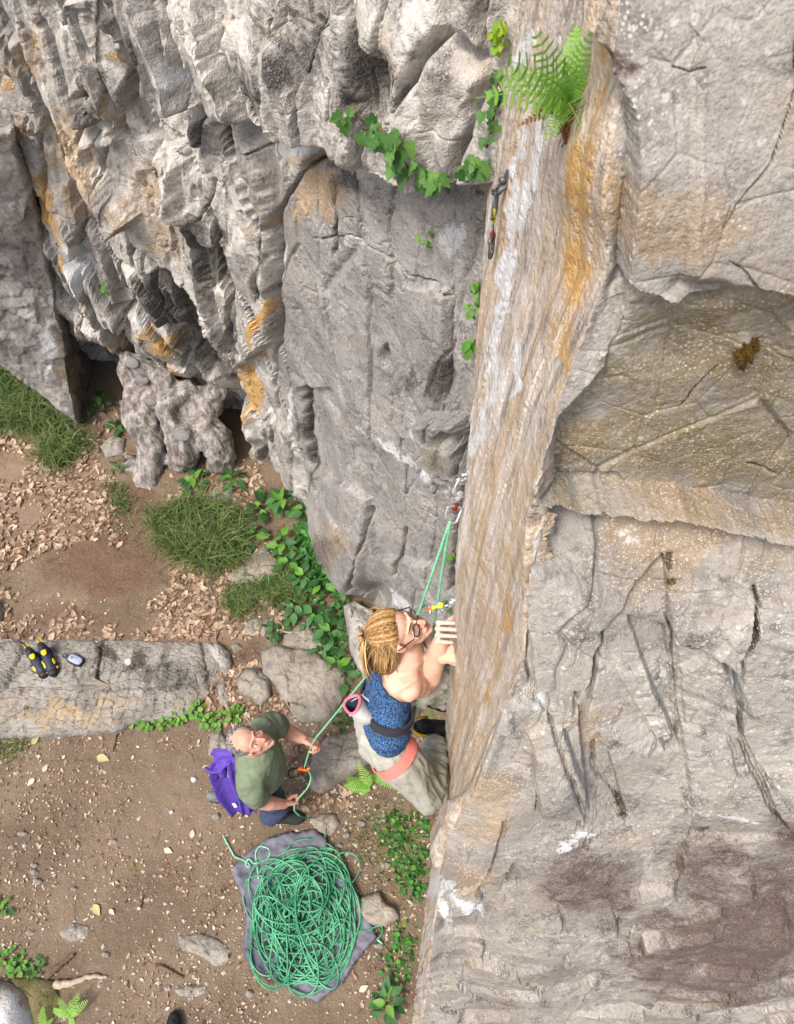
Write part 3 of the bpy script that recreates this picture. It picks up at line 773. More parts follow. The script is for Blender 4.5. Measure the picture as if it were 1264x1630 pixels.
# ------------------------------------------------------------------ mesh tools for built things
def tube(pts, rad, seg=10, cap=True, up=None, ell=None):
    """swept tube with rounded ends; ell = (ratio, axis): radius scaled by ratio along that axis"""
    pts = [np.array(p, float) for p in pts]
    rad = list(rad) if hasattr(rad, '__len__') else [rad] * len(pts)
    if cap:
        d0 = pts[0] - pts[1]; d0 /= np.linalg.norm(d0) + 1e-9
        d1 = pts[-1] - pts[-2]; d1 /= np.linalg.norm(d1) + 1e-9
        a = [(pts[0] + d0 * rad[0] * k, rad[0] * r) for k, r in ((0.98, 0.12), (0.8, 0.6), (0.45, 0.9))]
        b = [(pts[-1] + d1 * rad[-1] * k, rad[-1] * r) for k, r in ((0.45, 0.9), (0.8, 0.6), (0.98, 0.12))]
        pts = [q[0] for q in a] + pts + [q[0] for q in b]
        rad = [q[1] for q in a] + rad + [q[1] for q in b]
    P_ = np.array(pts)
    T = np.gradient(P_, axis=0)
    T /= np.linalg.norm(T, axis=1, keepdims=True) + 1e-12
    u = np.array(up if up is not None else (0.13, 0.31, 0.94), float)
    V = []
    for k in range(len(P_)):
        u = u - T[k] * np.dot(u, T[k])
        if np.linalg.norm(u) < 1e-4:
            u = np.cross(T[k], (1, 0, 0))
        u = u / np.linalg.norm(u)
        w = np.cross(T[k], u)
        ang = np.linspace(0, 2 * np.pi, seg, endpoint=False)
        ring = rad[k] * (np.cos(ang)[:, None] * u + np.sin(ang)[:, None] * w)
        if ell is not None:
            ax = np.array(ell[1], float); ax /= np.linalg.norm(ax)
            ring = ring + (ring @ ax)[:, None] * ax * (ell[0] - 1)
        V.append(P_[k] + ring)
    V = np.concatenate(V)
    F = []
    n = len(P_)
    for k in range(n - 1):
        for j in range(seg):
            a, b = k * seg + j, k * seg + (j + 1) % seg
            F.append((a, b, b + seg, a + seg))
    tri = []
    c0, c1 = len(V), len(V) + 1
    V = np.concatenate([V, [P_[0]], [P_[-1]]])
    for j in range(seg):
        tri.append((c0, (j + 1) % seg, j)); tri.append((c1, (n - 1) * seg + j, (n - 1) * seg + (j + 1) % seg))
    return V, F + tri

def ell(c, r, R=None, nu=16, nv=10):
    th = np.linspace(0, np.pi, nv + 1)[1:-1]; ph = np.linspace(0, 2 * np.pi, nu, endpoint=False)
    V = [[0, 0, 1]] + [[math.sin(a) * math.cos(b), math.sin(a) * math.sin(b), math.cos(a)] for a in th for b in ph] + [[0, 0, -1]]
    V = np.array(V) * np.array(r)
    if R is not None:
        V = V @ np.array(R).T
    V = V + np.array(c)
    F = [(0, 1 + j, 1 + (j + 1) % nu) for j in range(nu)]
    for k in range(nv - 2):
        for j in range(nu):
            a, b = 1 + k * nu + j, 1 + k * nu + (j + 1) % nu
            F.append((a, a + nu, b + nu, b))
    e = len(V) - 1; s0 = 1 + (nv - 2) * nu
    F += [(e, s0 + (j + 1) % nu, s0 + j) for j in range(nu)]
    return V, F

def box(c, s, R=None):
    V = np.array([[x, y, z] for x in (-1, 1) for y in (-1, 1) for z in (-1, 1)], float) * np.array(s) / 2
    if R is not None:
        V = V @ np.array(R).T
    return V + np.array(c), [(0, 1, 3, 2), (4, 6, 7, 5), (0, 4, 5, 1), (2, 3, 7, 6), (0, 2, 6, 4), (1, 5, 7, 3)]

def join(pieces):
    V, F, n = [], [], 0
    for v, f in pieces:
        V.append(np.asarray(v, float)); F += [tuple(i + n for i in q) for q in f]; n += len(v)
    return np.concatenate(V), F

def mesh(name, pieces, mat=None, parent=None, smooth=True, origin=None):
    V, F = join(pieces) if isinstance(pieces, list) else pieces
    me = bpy.data.meshes.new(name)
    o_ = np.zeros(3) if origin is None else np.array(origin)
    me.from_pydata((np.asarray(V) - o_).tolist(), [], [list(map(int, f)) for f in F])
    me.polygons.foreach_set('use_smooth', [smooth] * len(me.polygons))
    me.update()
    o = link(name, me, mat, parent)
    if origin is not None:
        o.location = origin
    return o

def fused(pieces, voxel=0.006, smooth=4, fac=0.5):
    """union of closed pieces as one continuous surface -> V, F(quads)"""
    V, F = join(pieces)
    me = bpy.data.meshes.new('tmp'); me.from_pydata(V.tolist(), [], [list(map(int, f)) for f in F]); me.update()
    o = bpy.data.objects.new('tmp', me); COL.objects.link(o)
    md = o.modifiers.new('r', 'REMESH'); md.mode = 'VOXEL'; md.voxel_size = voxel
    if smooth:
        sm = o.modifiers.new('s', 'SMOOTH'); sm.factor = fac; sm.iterations = smooth
    dg = bpy.context.evaluated_depsgraph_get()
    ev = o.evaluated_get(dg); em = ev.to_mesh()
    VV = np.empty(len(em.vertices) * 3, np.float32); em.vertices.foreach_get('co', VV); VV = VV.reshape(-1, 3).astype(float)
    FF = np.array([list(p.vertices) for p in em.polygons if len(p.vertices) == 4], int)
    ev.to_mesh_clear()
    bpy.data.objects.remove(o); bpy.data.meshes.remove(me)
    return VV, FF

def vnormals(V, F):
    F = np.asarray(F)
    n = np.cross(V[F[:, 1]] - V[F[:, 0]], V[F[:, 2]] - V[F[:, 0]])
    N = np.zeros_like(V)
    for k in range(F.shape[1]):
        np.add.at(N, F[:, k], n)
    return N / (np.linalg.norm(N, axis=1, keepdims=True) + 1e-12)

def subset(V, F, keep):
    f = F[keep[F].all(1)]
    used, inv = np.unique(f, return_inverse=True)
    return V[used], inv.reshape(f.shape)

def shell(V, F, keep, off, thick=0.004):
    """garment: the kept region of a body pushed outward, with thickness"""
    N = vnormals(V, F)
    v, f = subset(np.concatenate([V + N * off], 0), F, keep)
    n = subset(N, F, keep)[0]
    m = len(v)
    vv = np.concatenate([v, v - n * thick])
    ff = [tuple(q) for q in f] + [tuple(int(i) + m for i in q[::-1]) for q in f]
    cnt = {}
    for q in f:
        for a, b in zip(q, np.roll(q, -1)):
            cnt[(int(a), int(b))] = 1
    for (a, b) in list(cnt):
        if (b, a) not in cnt:
            ff.append((b, a, a + m, b + m))
    return vv, ff

# ------------------------------------------------------------------ stones lying on the ground
M['ledge'] = rock_mat('ledge_rock', srgb(178, 171, 158, RK), srgb(148, 141, 130, RK), srgb(98, 92, 84, RK), srgb(164, 146, 116, RK), 0.5, seed=8.9)
M['mossrock'] = rock_mat('mossy_rock', srgb(120, 116, 62, 0.66), srgb(98, 94, 44, 0.66), srgb(66, 64, 28, 0.66), srgb(140, 122, 80, 0.66), 0.1, seed=6.2)
def stone_mesh(poly_px, height, seed, rings=9, segs=36, flat=0.55, amp=0.25):
    pts = [gp(x, y) for x, y in poly_px]
    n = len(pts)
    cx = sum(p.x for p in pts) / n; cy = sum(p.y for p in pts) / n
    L = [0]
    for a, b in zip(pts, pts[1:] + pts[:1]):
        L.append(L[-1] + math.hypot(b.x - a.x, b.y - a.y))
    xs = [p.x for p in pts] + [pts[0].x]; ys = [p.y for p in pts] + [pts[0].y]
    tt = np.linspace(0, L[-1], segs, endpoint=False)
    ox = np.interp(tt, L, xs); oy = np.interp(tt, L, ys)
    size = L[-1] / 6.3
    rr = np.array([0] + list(np.linspace(0.12, 1.0, rings - 3)) + [1.02, 1.02])
    V = []
    for k, r in enumerate(rr):
        x = cx + (ox - cx) * r; y = cy + (oy - cy) * r
        if k == rings - 1:
            z = np.full(segs, -height * 0.35 - 0.03)
        elif k == rings - 2:
            z = np.full(segs, height * 0.15)
        else:
            z = np.full(segs, height * (flat + (1 - flat) * (1 - r ** 2.2)) * (1 - 0.45 * r ** 8))
        V.append(np.stack([x, y, z], -1))
    V = np.array(V)
    q = V * np.array([1, 1, 1]) / size + seed * 3.7
    ff, ee = facets(q * 1.3, seed, 0.6, 0.45)
    f2, e2 = facets(V * 14 + seed, seed + 1, 0.6, 0.4)
    dz = (1.3 * amp * height * ff + 0.16 * height * fbm(q, 1.6, 3, seed + 2) + 0.010 * f2 + 0.010 * fbm(V, 22, 3, seed + 6) - (0.012 * np.exp(-(e2 / 0.05) ** 2) + 0.10 * height * np.exp(-(ee / 0.03) ** 2)) * (segs > 30))
    V[:-2, :, 2] += dz[:-2]
    V[:, :, :2] += (0.05 * size * fbm(q, 1.5, 2, seed + 4))[..., None] * (rr[:, None, None] > 0.5)
    g = ground_h(V[..., 0], V[..., 1])
    V[..., 2] += g
    nr = len(rr)
    F = []
    for k in range(nr - 1):
        for j in range(segs):
            a, b = k * segs + j, k * segs + (j + 1) % segs
            F.append((a, a + segs, b + segs, b))
    return V.reshape(-1, 3), F, (cx, cy)

def stone(name, label, poly, h, seed, mat='stone', cat='stone', group=None, white=0, mossk=0, warm=0, dark=0, rings=9, segs=36, flat=0.55, amp=0.25, spots=()):
    V, F, (cx, cy) = stone_mesh(poly, h, seed, rings, segs, flat, amp)
    base = np.array([cx, cy, gz(cx, cy)])
    n = len(V)
    nz = fbm(V, 7, 3, seed + 8)
    ma = np.stack([np.zeros(n), np.full(n, dark) * (0.5 + nz), np.full(n, white) * (0.6 + nz)], -1)
    mb = np.stack([np.full(n, mossk) * (0.6 + nz), np.full(n, warm) * (0.7 + nz), np.zeros(n)], -1)
    if spots:
        z_ = V[:, 2] - CAM_H; d_ = CP * V[:, 1] - SP * z_
        sx, sy = IW / 2 + FOC * V[:, 0] / d_, IH / 2 - FOC * (SP * V[:, 1] + CP * z_) / d_
        for ch, lst in spots:
            (mb if ch[0] == 'b' else ma)[:, int(ch[1])] = np.maximum((mb if ch[0] == 'b' else ma)[:, int(ch[1])], stain_shade_mask(sx, sy, lst))
    me = npmesh(name, V - base, np.array(F), segs < 100, {'ma': np.clip(ma, 0, 1), 'mb': np.clip(mb, 0, 1)})
    if me.polygons[len(F) // 3].normal.z < 0:
        me.flip_normals()
    o = link(name, me, M[mat])
    o.location = base
    return tag(o, label, cat, group)

stone('ledge_rock', 'long low grey rock ledge that carries the climbing shoes', [(-140, 1034), (0, 1024), (140, 1022), (260, 1024), (325, 1024), (358, 1042), (364, 1060), (345, 1085), (325, 1110), (300, 1138), (262, 1146), (215, 1152), (190, 1166), (140, 1166), (100, 1170), (40, 1174), (-140, 1178)],
      0.12, 5, 'ledge', 'rock', None, 0.1, 0.12, 0.2, 0.05, 60, 260, 0.62, 0.5,
      [('b2', [(216, 1048, 22, 18, -20, 1.0), (166, 1046, 12, 18, -30, 0.9), (124, 1070, 5, 22, -25, 0.7), (35, 1080, 6, 40, -10, 0.6), (140, 1110, 6, 30, -30, 0.6), (45, 1130, 20, 10, 0, 0.6)]), ('a1', [(270, 1075, 90, 34, 8, 0.75), (60, 1030, 80, 10, 0, 0.6), (190, 1060, 60, 30, 10, 0.5)]), ('b1', [(100, 1140, 110, 24, 0, 0.7), (180, 1110, 60, 20, 10, 0.6), (20, 1120, 50, 40, 0, 0.5)]), ('a2', [(196, 1050, 8, 6, 0, 0.8)]), ('b0', [(80, 1135, 60, 14, 0, 0.5)])])
stone('rock', 'dark split rock wedged against the right end of the ledge', [(328, 1026), (345, 1022), (366, 1040), (371, 1060), (360, 1076), (345, 1060)], 0.10, 7, 'boulder', 'rock', None, 0, 0, 0, 0.6)
stone('flat_rock', 'large flat tan rock with stepped top between leafy plants and belayer', [(418, 1042), (436, 1032), (470, 1037), (500, 1040), (530, 1055), (550, 1078), (546, 1112), (524, 1150), (480, 1150), (456, 1122), (440, 1092), (420, 1076)], 0.14, 9, 'stone', 'rock', None, 0, 0.15, 0.25, 0, 18, 70, 0.7, 0.35)
stone('rock', 'rounded grey rock right of the ledge end', [(376, 1085), (392, 1066), (414, 1064), (432, 1085), (431, 1110), (416, 1126), (402, 1112), (384, 1106)], 0.11, 11, 'stone', 'rock', None, 0, 0, 0, 0.1, 12, 44)
stone('flat_rock', 'pale angular slab half buried under the nettles', [(452, 1012), (485, 990), (502, 1008), (524, 1030), (522, 1052), (484, 1036), (450, 1032)], 0.07, 13, 'stone', 'rock', None, 0, 0.2, 0.2, 0, 12, 44)
stone('flat_rock', 'wide flat cracked rock below the climber beside the ferns', [(498, 1202), (520, 1176), (570, 1165), (604, 1180), (606, 1206), (564, 1232), (512, 1264), (494, 1256), (494, 1226)], 0.10, 15, 'stone', 'rock', None, 0, 0.2, 0.25, 0, 18, 70, 0.75, 0.3)
stone('rock', 'dark wedge of rock at the cliff foot behind the climber', [(548, 972), (566, 962), (600, 985), (624, 1040), (612, 1085), (580, 1080), (558, 1040)], 0.30, 17, 'cliff', 'rock', None, 0.1, 0, 0, 0.4, 14, 54)
stone('flat_rock', 'pale flat stone between the grass tuft and the leafy plants', [(362, 922), (420, 868), (446, 898), (432, 930), (392, 936)], 0.06, 19, 'stone', 'rock', None, 0, 0.1, 0.5, 0, 10, 40)
stone('stone', 'tan stone on the ground behind the purple jacket', [(332, 1202), (335, 1170), (350, 1160), (366, 1188), (362, 1214)], 0.05, 21)
stone('stone', 'pale pinkish angular stone beside the rope tarp', [(567, 1450), (574, 1430), (604, 1420), (614, 1438), (632, 1447), (636, 1462), (612, 1475), (586, 1472)], 0.09, 23, 'stone', 'stone', None, 0.15, 0, 0.5, 0, 10, 40, 0.8, 0.15)
stone('flat_stone', 'flat grey stone left of the rope tarp', [(284, 1490), (320, 1487), (346, 1495), (369, 1515), (363, 1530), (346, 1540), (320, 1522), (290, 1512)], 0.035, 25)
stone('flat_stone', 'flat grey stone sunk in bare soil far from the tarp', [(95, 1484), (115, 1470), (141, 1475), (139, 1490), (118, 1501), (100, 1493)], 0.03, 27)
stone('flat_stone', 'smooth oval grey stone near the lower edge', [(278, 1576), (300, 1567), (325, 1570), (328, 1580), (310, 1588), (286, 1586)], 0.03, 29)
stone('boulder', 'pale sunlit boulder with moss beside the fern at lower left', [(-110, 1575), (0, 1562), (45, 1578), (54, 1612), (58, 1650), (64, 1740), (-110, 1760)], 0.22, 31, 'stone', 'boulder', None, 0.95, 0.3, 1.3, 0, 16, 60)
stone('mossy_rock', 'low moss covered rock between the pale boulder and the fern', [(20, 1560), (60, 1556), (88, 1562), (96, 1590), (84, 1625), (60, 1640), (40, 1600)], 0.07, 33, 'mossrock', 'rock', None, 0, 1.0, 0.1, 0)
stone('stone', 'thin slate leaning in leaf litter, left of two below the grass', [(386, 1006), (400, 985), (416, 984), (414, 1002), (400, 1012)], 0.03, 35)
stone('stone', 'thin slate leaning in leaf litter, right of two below the grass', [(414, 1010), (424, 986), (438, 984), (430, 1004), (420, 1014)], 0.03, 37)
stone('stone', 'small grey chip in the litter above the rounded rock', [(366, 1028), (380, 1024), (386, 1032), (374, 1040)], 0.03, 39)
stone('stone', 'narrow grey stone at the foot of the ledge', [(346, 1088), (358, 1082), (366, 1110), (362, 1124), (350, 1124)], 0.03, 41)
stone('mossy_stone', 'olive mossy stone at the top corner of the tarp', [(494, 1304), (514, 1296), (534, 1296), (541, 1312), (526, 1330), (502, 1326)], 0.05, 43, 'stone', 'stone', None, 0, 0.6, 0.2, 0)
stone('rock', 'greyish rock slab beside the tree stump base', [(160, 712), (182, 694), (200, 700), (196, 722), (170, 730)], 0.06, 45)
stone('rock', 'brown stone under the plants right of the stump', [(330, 790), (345, 776), (366, 776), (370, 792), (350, 802)], 0.05, 47, 'stone', 'rock', None, 0, 0, 0.6, 0)
stone('rock', 'dark boulder corner at the frame edge above the ledge', [(-60, 965), (0, 958), (6, 975), (2, 992), (-60, 1000)], 0.15, 49, 'boulder', 'rock')
SM_ = [(56, 1378, 7, 'small round pebble of three in a row on the left, uppermost'), (54, 1388, 7, 'small grey pebble of three in a row on the left, middle'), (61, 1403, 7, 'small pointed pebble of three in a row on the left, lowest'),
       (613, 1377, 9, 'grey triangular stone between the tarp and the ivy at the wall foot'), (596, 1358, 6, 'little pale stone above the triangular one'), (575, 1312, 9, 'grey stone in the soil below the ferns'), (552, 1330, 7, 'small rounded stone right of the mossy stone'), (541, 1346, 6, 'pale chip right of the tarp corner'),
       (182, 1340, 8, 'light triangular chip in the middle of the bare soil'), (308, 1241, 6, 'white quartz chip left of the belayer'), (273, 1292, 5, 'bright white quartz chip left of the tarp'), (268, 1574, 5, 'white quartz chip beside the oval stone'), (398, 1582, 8, 'brownish stone below the tarp'), (603, 1505, 9, 'grey stone at the tarp corner by the rope end'),
       (36, 1327, 8, 'grey pebble at the left of the bare soil'), (118, 1415, 5, 'pale pebble below the leaf in the bare soil'), (50, 1485, 8, 'dull grey pebble near the left edge'), (170, 1520, 8, 'small tan pebble above the twig'), (345, 1300, 8, 'grey pebble in front of the rear shoe')]
rs = random.Random(4)
for k, (x, y, r, lb) in enumerate(SM_):
    poly = [(x + r * rs.uniform(0.7, 1.2) * math.cos(a), y + 0.8 * r * rs.uniform(0.7, 1.2) * math.sin(a)) for a in np.linspace(0, 2 * math.pi, 7)[:-1]]
    stone('pebble', lb, poly, 0.02 + r * 0.0012, 60 + k, 'stone', 'stone', 'loose pebbles on the soil', 0.9 if 'white' in lb else 0.1, 0, 0.1, 0, 6, 14)

# ------------------------------------------------------------------ the leaning boulder at the left edge
poly = [(-200, 150), (-40, 205), (22, 200), (52, 300), (72, 345), (84, 420), (104, 480), (134, 545), (148, 606), (140, 650), (128, 682), (95, 655), (60, 622), (0, 576), (-80, 520), (-200, 430)]
PXb, PYb = np.meshgrid(np.arange(-202, 156, 2.3), np.arange(148, 690, 2.3))
sd = poly_sd(PXb, PYb, poly)
inv = np.interp(PYb, [150, 250, 400, 580, 680], [1 / 3.9, 1 / 4.5, 1 / 5.6, 1 / 6.6, 1 / 7.05]) + (PXb - 60) * -0.00004
Db = 1 / inv
ridge_x = interp(PYb, [(150, 60), (330, 70), (420, 78), (520, 96), (640, 112), (690, 126)])
Db = Db + np.maximum(PXb - ridge_x, 0) * 0.022                       # right side turns into the crevice
tb = np.clip(sd / 16.0, 0, 1)
Db = Db + 0.22 * (1 - np.sqrt(np.clip(1 - (1 - tb) ** 2, 0, 1)))
back = np.clip(-sd / 5.0, 0, 1)
Pb = atn(PXb, PYb, Db + back * 0.9)
Nb = grid_normals(atn(PXb, PYb, soften(Db, 6)))
fq, _ = facets(Pb * 3.0, 131, 0.5, 0.3); fq2, _ = facets(Pb * 9.0, 132, 0.5, 0.3)
db = 0.08 * fq + 0.03 * fq2 + 0.015 * fbm(Pb, 3.5, 4, 133) + 0.008 * fbm(Pb, 18, 3, 134) - 0.014 * hairlines(Pb, 4.0, 135)
Pb = Pb + Nb * soften(db, 1)[..., None]
at_ = {'ma': np.stack([stain_shade_mask(PXb, PYb, [(60, 320, 20, 40, 0, 0.3)]), stain_shade_mask(PXb, PYb, [(30, 440, 60, 60, 0, 0.5), (118, 560, 26, 110, -12, 0.9), (20, 560, 40, 60, 0, 0.2)]), stain_shade_mask(PXb, PYb, [(75, 560, 16, 60, -5, 0.7), (10, 330, 30, 60, 0, 0.4)])], -1),  # tall dark patch paints shade onto the face turned to the crevice
       'mb': np.stack([stain_shade_mask(PXb, PYb, [(110, 600, 30, 80, -10, 0.6)]), np.zeros_like(PXb), np.zeros_like(PXb)], -1)}
lb = empty('leaning_boulder', tuple(ga(110, 672)), 'huge grey leaning boulder at the left with pale lichen and grass under it', 'boulder')
outs = split_sheet(lb, Pb, grid_normals(Pb), at_, PXb, PYb, [], 'rock_face', M['boulder'], sd > -5.5, True)
for o in outs:
    o.matrix_parent_inverse = Matrix.Translation(lb.location).inverted()

# ------------------------------------------------------------------ the old tree stump at the cliff foot
t = NT('weathered_wood')
wv = t.mapv((1, 1, 0.25))
n1 = t.noise(16, 5, 0.65, wv); n2 = t.noise(60, 3, 0.6, wv); n3 = t.noise(4, 3)
c = t.mix(t.ramp(n1, 0.35, 0.65), srgb(112, 104, 98, 0.68), srgb(186, 178, 170, 0.7))
c = t.mix(t.ramp(n2, 0.5, 0.7, 0, 0.6), c, srgb(78, 70, 64, 0.66))
c = t.mix(t.ramp(n3, 0.55, 0.7, 0, 0.4), c, srgb(130, 112, 84, 0.7))
M['oldwood'] = t.done(c, 0.9, t.bump(t.math('MULTIPLY_ADD', n2, 0.4, n1), 0.9, 0.03))
t = NT('cut_wood')
n1 = t.noise(30, 3)
M['cutwood'] = t.done(t.mix(n1, srgb(118, 112, 108, 0.62), srgb(160, 156, 154, 0.62)), 0.85, t.bump(n1, 0.4, 0.01))
W = lambda x, y, d: np.array(at(x, y, d))
pcs = [tube([W(208, 580, 6.75), W(222, 620, 6.8), W(226, 660, 6.85), W(240, 705, 6.95), W(238, 745, 7.03), W(236, 775, 7.12)], [0.10, 0.13, 0.165, 0.13, 0.115, 0.15], 14),
       tube([W(225, 640, 6.8), W(262, 620, 6.75), W(300, 630, 6.75), W(335, 645, 6.8)], [0.14, 0.13, 0.15, 0.12], 14),
       tube([W(275, 650, 6.75), W(290, 690, 6.8), W(292, 720, 6.9), W(285, 735, 7.1)], [0.14, 0.155, 0.13, 0.12], 14),
       tube([W(315, 660, 6.8), W(340, 700, 6.85), W(352, 725, 6.95), W(345, 740, 7.1)], [0.13, 0.15, 0.13, 0.10], 14),
       tube([W(262, 605, 6.65), W(240, 590, 6.6), W(205, 572, 6.55)], [0.10, 0.09, 0.075], 12),
       tube([W(335, 640, 6.8), W(352, 610, 6.75)], [0.10, 0.07], 12),
       tube([W(252, 600, 6.65), W(258, 570, 6.6)], [0.09, 0.06], 12),
       tube([W(236, 760, 7.0), W(205, 735, 7.2), W(180, 705, 7.3), W(150, 712, 7.3)], [0.10, 0.07, 0.06, 0.03], 10),
       tube([W(236, 750, 7.0), W(243, 778, 7.05)], [0.1, 0.06], 10),
       tube([W(350, 735, 7.0), W(372, 752, 7.1)], [0.1, 0.05], 10)]
V, F = fused(pcs, 0.018, 3)
N = vnormals(V, F)
q = V * np.array([1, 1, 0.35])
f1_, _, _, _ = worley(V * 6, 7)
V = V + N * (0.035 * fbm(q, 9, 4, 141, 0.6, True) + 0.05 * fbm(V, 3.5, 3, 142) - 0.03 * f1_)[:, None]
hol = np.array(at(296, 656, 6.62)); dst = np.linalg.norm((V - hol) * np.array([1, 1, 0.9]), axis=1)
V = V - N * (0.10 * np.exp(-(dst / 0.11) ** 4))[:, None]
base = np.array(ga(270, 755))
st = empty('tree_stump', base, 'gnarled weathered grey tree stump with cut limbs growing against the cliff foot', 'tree stump')
me = npmesh('trunk', V - base, F)
link('trunk', me, M['oldwood'], st)
def disc(c, n, r, h=0.02, seg=16, sq=1.0, rot=0):
    n = np.array(n, float); n /= np.linalg.norm(n)
    u = np.cross(n, (0.2, 0.9, 0.3)); u /= np.linalg.norm(u); w = np.cross(n, u)
    ang = np.linspace(0, 2 * np.pi, seg, endpoint=False) + rot
    ring = lambda rr, z: [np.array(c) + rr * (math.cos(a) * u + sq * math.sin(a) * w) + n * z for a in ang]
    V_ = ring(r, -h) + ring(r, h * 0.4) + ring(r * 0.86, h) + [np.array(c) + n * h * 0.8]
    F_ = []
    for k in range(2):
        for j in range(seg):
            a, b = k * seg + j, k * seg + (j + 1) % seg
            F_.append((a, b, b + seg, a + seg))
    F_ += [(2 * seg + j, 2 * seg + (j + 1) % seg, 3 * seg) for j in range(seg)]
    return np.array(V_), F_
for (x, y, d, r, sq) in ((284, 697, 6.60, 0.085, 0.75), (207, 577, 6.42, 0.07, 0.8), (222, 606, 6.58, 0.075, 0.75), (240, 640, 6.58, 0.06, 0.6)):
    c_ = np.array(at(x, y, d)); nn = np.array([0, -0.6, 0.8])
    k_ = np.argmin(np.linalg.norm(V - c_, axis=1)); c_ = V[k_]
    mesh('cut_limb', [disc(c_ - base, nn + 0.6 * N[k_], r * 0.8, 0.012, 18, sq)], M['cutwood'], st)
# ------------------------------------------------------------------ cloth, skin, gear materials
def plain(name, col, rough=0.6, bumps=None, var=0.15, metal=0.0):
    t = NT(name)
    n = t.noise(45, 3, 0.6); n2 = t.noise(6, 2)
    c = t.mix(t.ramp(n, 0.3, 0.7), tuple(x * (1 - var) for x in col), tuple(min(x * (1 + var), 1) for x in col))
    c = t.mix(t.ramp(n2, 0.4, 0.7, 0, 0.25), c, tuple(x * 0.7 for x in col))
    b = t.bump(t.noise(bumps[0], 2), bumps[1], 0.004) if bumps else None
    m = t.done(c, rough, b)
    t.b.inputs['Metallic'].default_value = metal
    return m

def skin_mat(name, a, b_, red):
    t = NT(name)
    n = t.noise(14, 4, 0.6); n2 = t.noise(120, 2, 0.6); n3 = t.noise(35, 3)
    A = t.attr('ma')
    c = t.mix(t.ramp(n, 0.35, 0.65), a, b_)
    c = t.mix(t.ramp(n3, 0.5, 0.75, 0, 0.35), c, red)
    c = t.mix(t.math('MULTIPLY', A[0], 0.6), c, red)
    c = t.mix(t.math('MULTIPLY', A[1], t.ramp(n2, 0.3, 0.6, 0.5, 1.0)), c, srgb(206, 190, 182, 0.72))     # chalk on the fingers
    c = t.mix(t.math('MULTIPLY', A[2], t.ramp(n2, 0.35, 0.6, 0.2, 0.8)), c, srgb(150, 140, 134, 0.7))    # stubble
    m = t.done(c, 0.58, t.bump(t.math('MULTIPLY_ADD', n3, 0.8, n2), 0.30, 0.004))
    t.b.inputs['Subsurface Weight'].default_value = 0.12
    t.b.inputs['Subsurface Radius'].default_value = (0.012, 0.005, 0.003)
    t.b.inputs['Subsurface Scale'].default_value = 0.6
    return m

M['skin_w'] = skin_mat('tanned_skin', srgb(228, 188, 164, 0.82), srgb(216, 170, 144, 0.82), srgb(208, 134, 116, 0.78))
M['skin_m'] = skin_mat('ruddy_skin', srgb(216, 170, 148, 0.78), srgb(200, 148, 124, 0.78), srgb(200, 118, 100, 0.75))
M['lip'] = plain('lips', srgb(200, 124, 112, 0.75), 0.45, None, 0.1)
M['white'] = plain('eye_white', srgb(232, 228, 224, 0.8), 0.3, None, 0.03)
M['iris'] = plain('dark_iris', srgb(60, 48, 40, 0.5), 0.2, None, 0.05)
M['black'] = plain('black_rubber', (0.012, 0.012, 0.014), 0.5, (60, 0.3), 0.25)
M['blackmetal'] = plain('black_frame', (0.01, 0.01, 0.011), 0.35, None, 0.1)
M['yellow'] = plain('yellow_trim', srgb(232, 196, 30, 0.75), 0.5, (80, 0.3), 0.1)
M['navy'] = plain('navy_upper', srgb(52, 58, 74, 0.7), 0.6, (90, 0.4), 0.25)
M['trouser'] = plain('grey_trouser_cloth', srgb(190, 188, 174, 0.62), 0.9, (220, 0.35), 0.06)
M['shirt'] = plain('green_tshirt_cloth', srgb(120, 132, 106, 0.74), 0.92, (240, 0.3), 0.08)
M['jeans'] = plain('dark_denim', srgb(70, 82, 112, 0.66), 0.9, (260, 0.5), 0.3)
M['purple'] = plain('purple_cloth', srgb(104, 76, 180, 0.64), 0.85, (200, 0.3), 0.1)
M['print'] = plain('white_print', srgb(225, 220, 235, 0.8), 0.8, None, 0.04)
M['coral'] = plain('coral_webbing', srgb(238, 136, 124, 0.75), 0.8, (180, 0.3), 0.06)
M['belt'] = plain('charcoal_webbing', srgb(62, 60, 66, 0.62), 0.8, (200, 0.4), 0.12)
M['cord'] = plain('grey_cord', srgb(176, 176, 180, 0.7), 0.6, (200, 0.4), 0.1)
M['alloy'] = plain('polished_alloy', srgb(205, 208, 212, 0.85), 0.28, None, 0.05, 0.85)
M['steel'] = plain('dull_steel', srgb(120, 120, 122, 0.7), 0.55, (90, 0.3), 0.15, 0.8)
M['orange'] = plain('orange_anodised', srgb(240, 120, 20, 0.8), 0.35, None, 0.1, 0.3)
M['sling'] = plain('grey_sling', srgb(120, 128, 134, 0.7), 0.8, (240, 0.4), 0.1)
M['lime'] = plain('lime_sling', srgb(206, 214, 70, 0.75), 0.8, (240, 0.4), 0.1)
M['red'] = plain('red_keeper', srgb(150, 44, 46, 0.5), 0.5, None, 0.1)
M['chalkbag'] = plain('pale_bag_cloth', srgb(208, 208, 204, 0.75), 0.9, (160, 0.4), 0.08)
M['pink'] = plain('pink_rim', srgb(244, 120, 140, 0.8), 0.8, (160, 0.4), 0.08)
M['shoegrey'] = plain('grey_suede', srgb(126, 132, 128, 0.66), 0.9, (160, 0.5), 0.15)
M['sole'] = plain('dark_sole', srgb(58, 58, 58, 0.6), 0.8, (60, 0.4), 0.2)

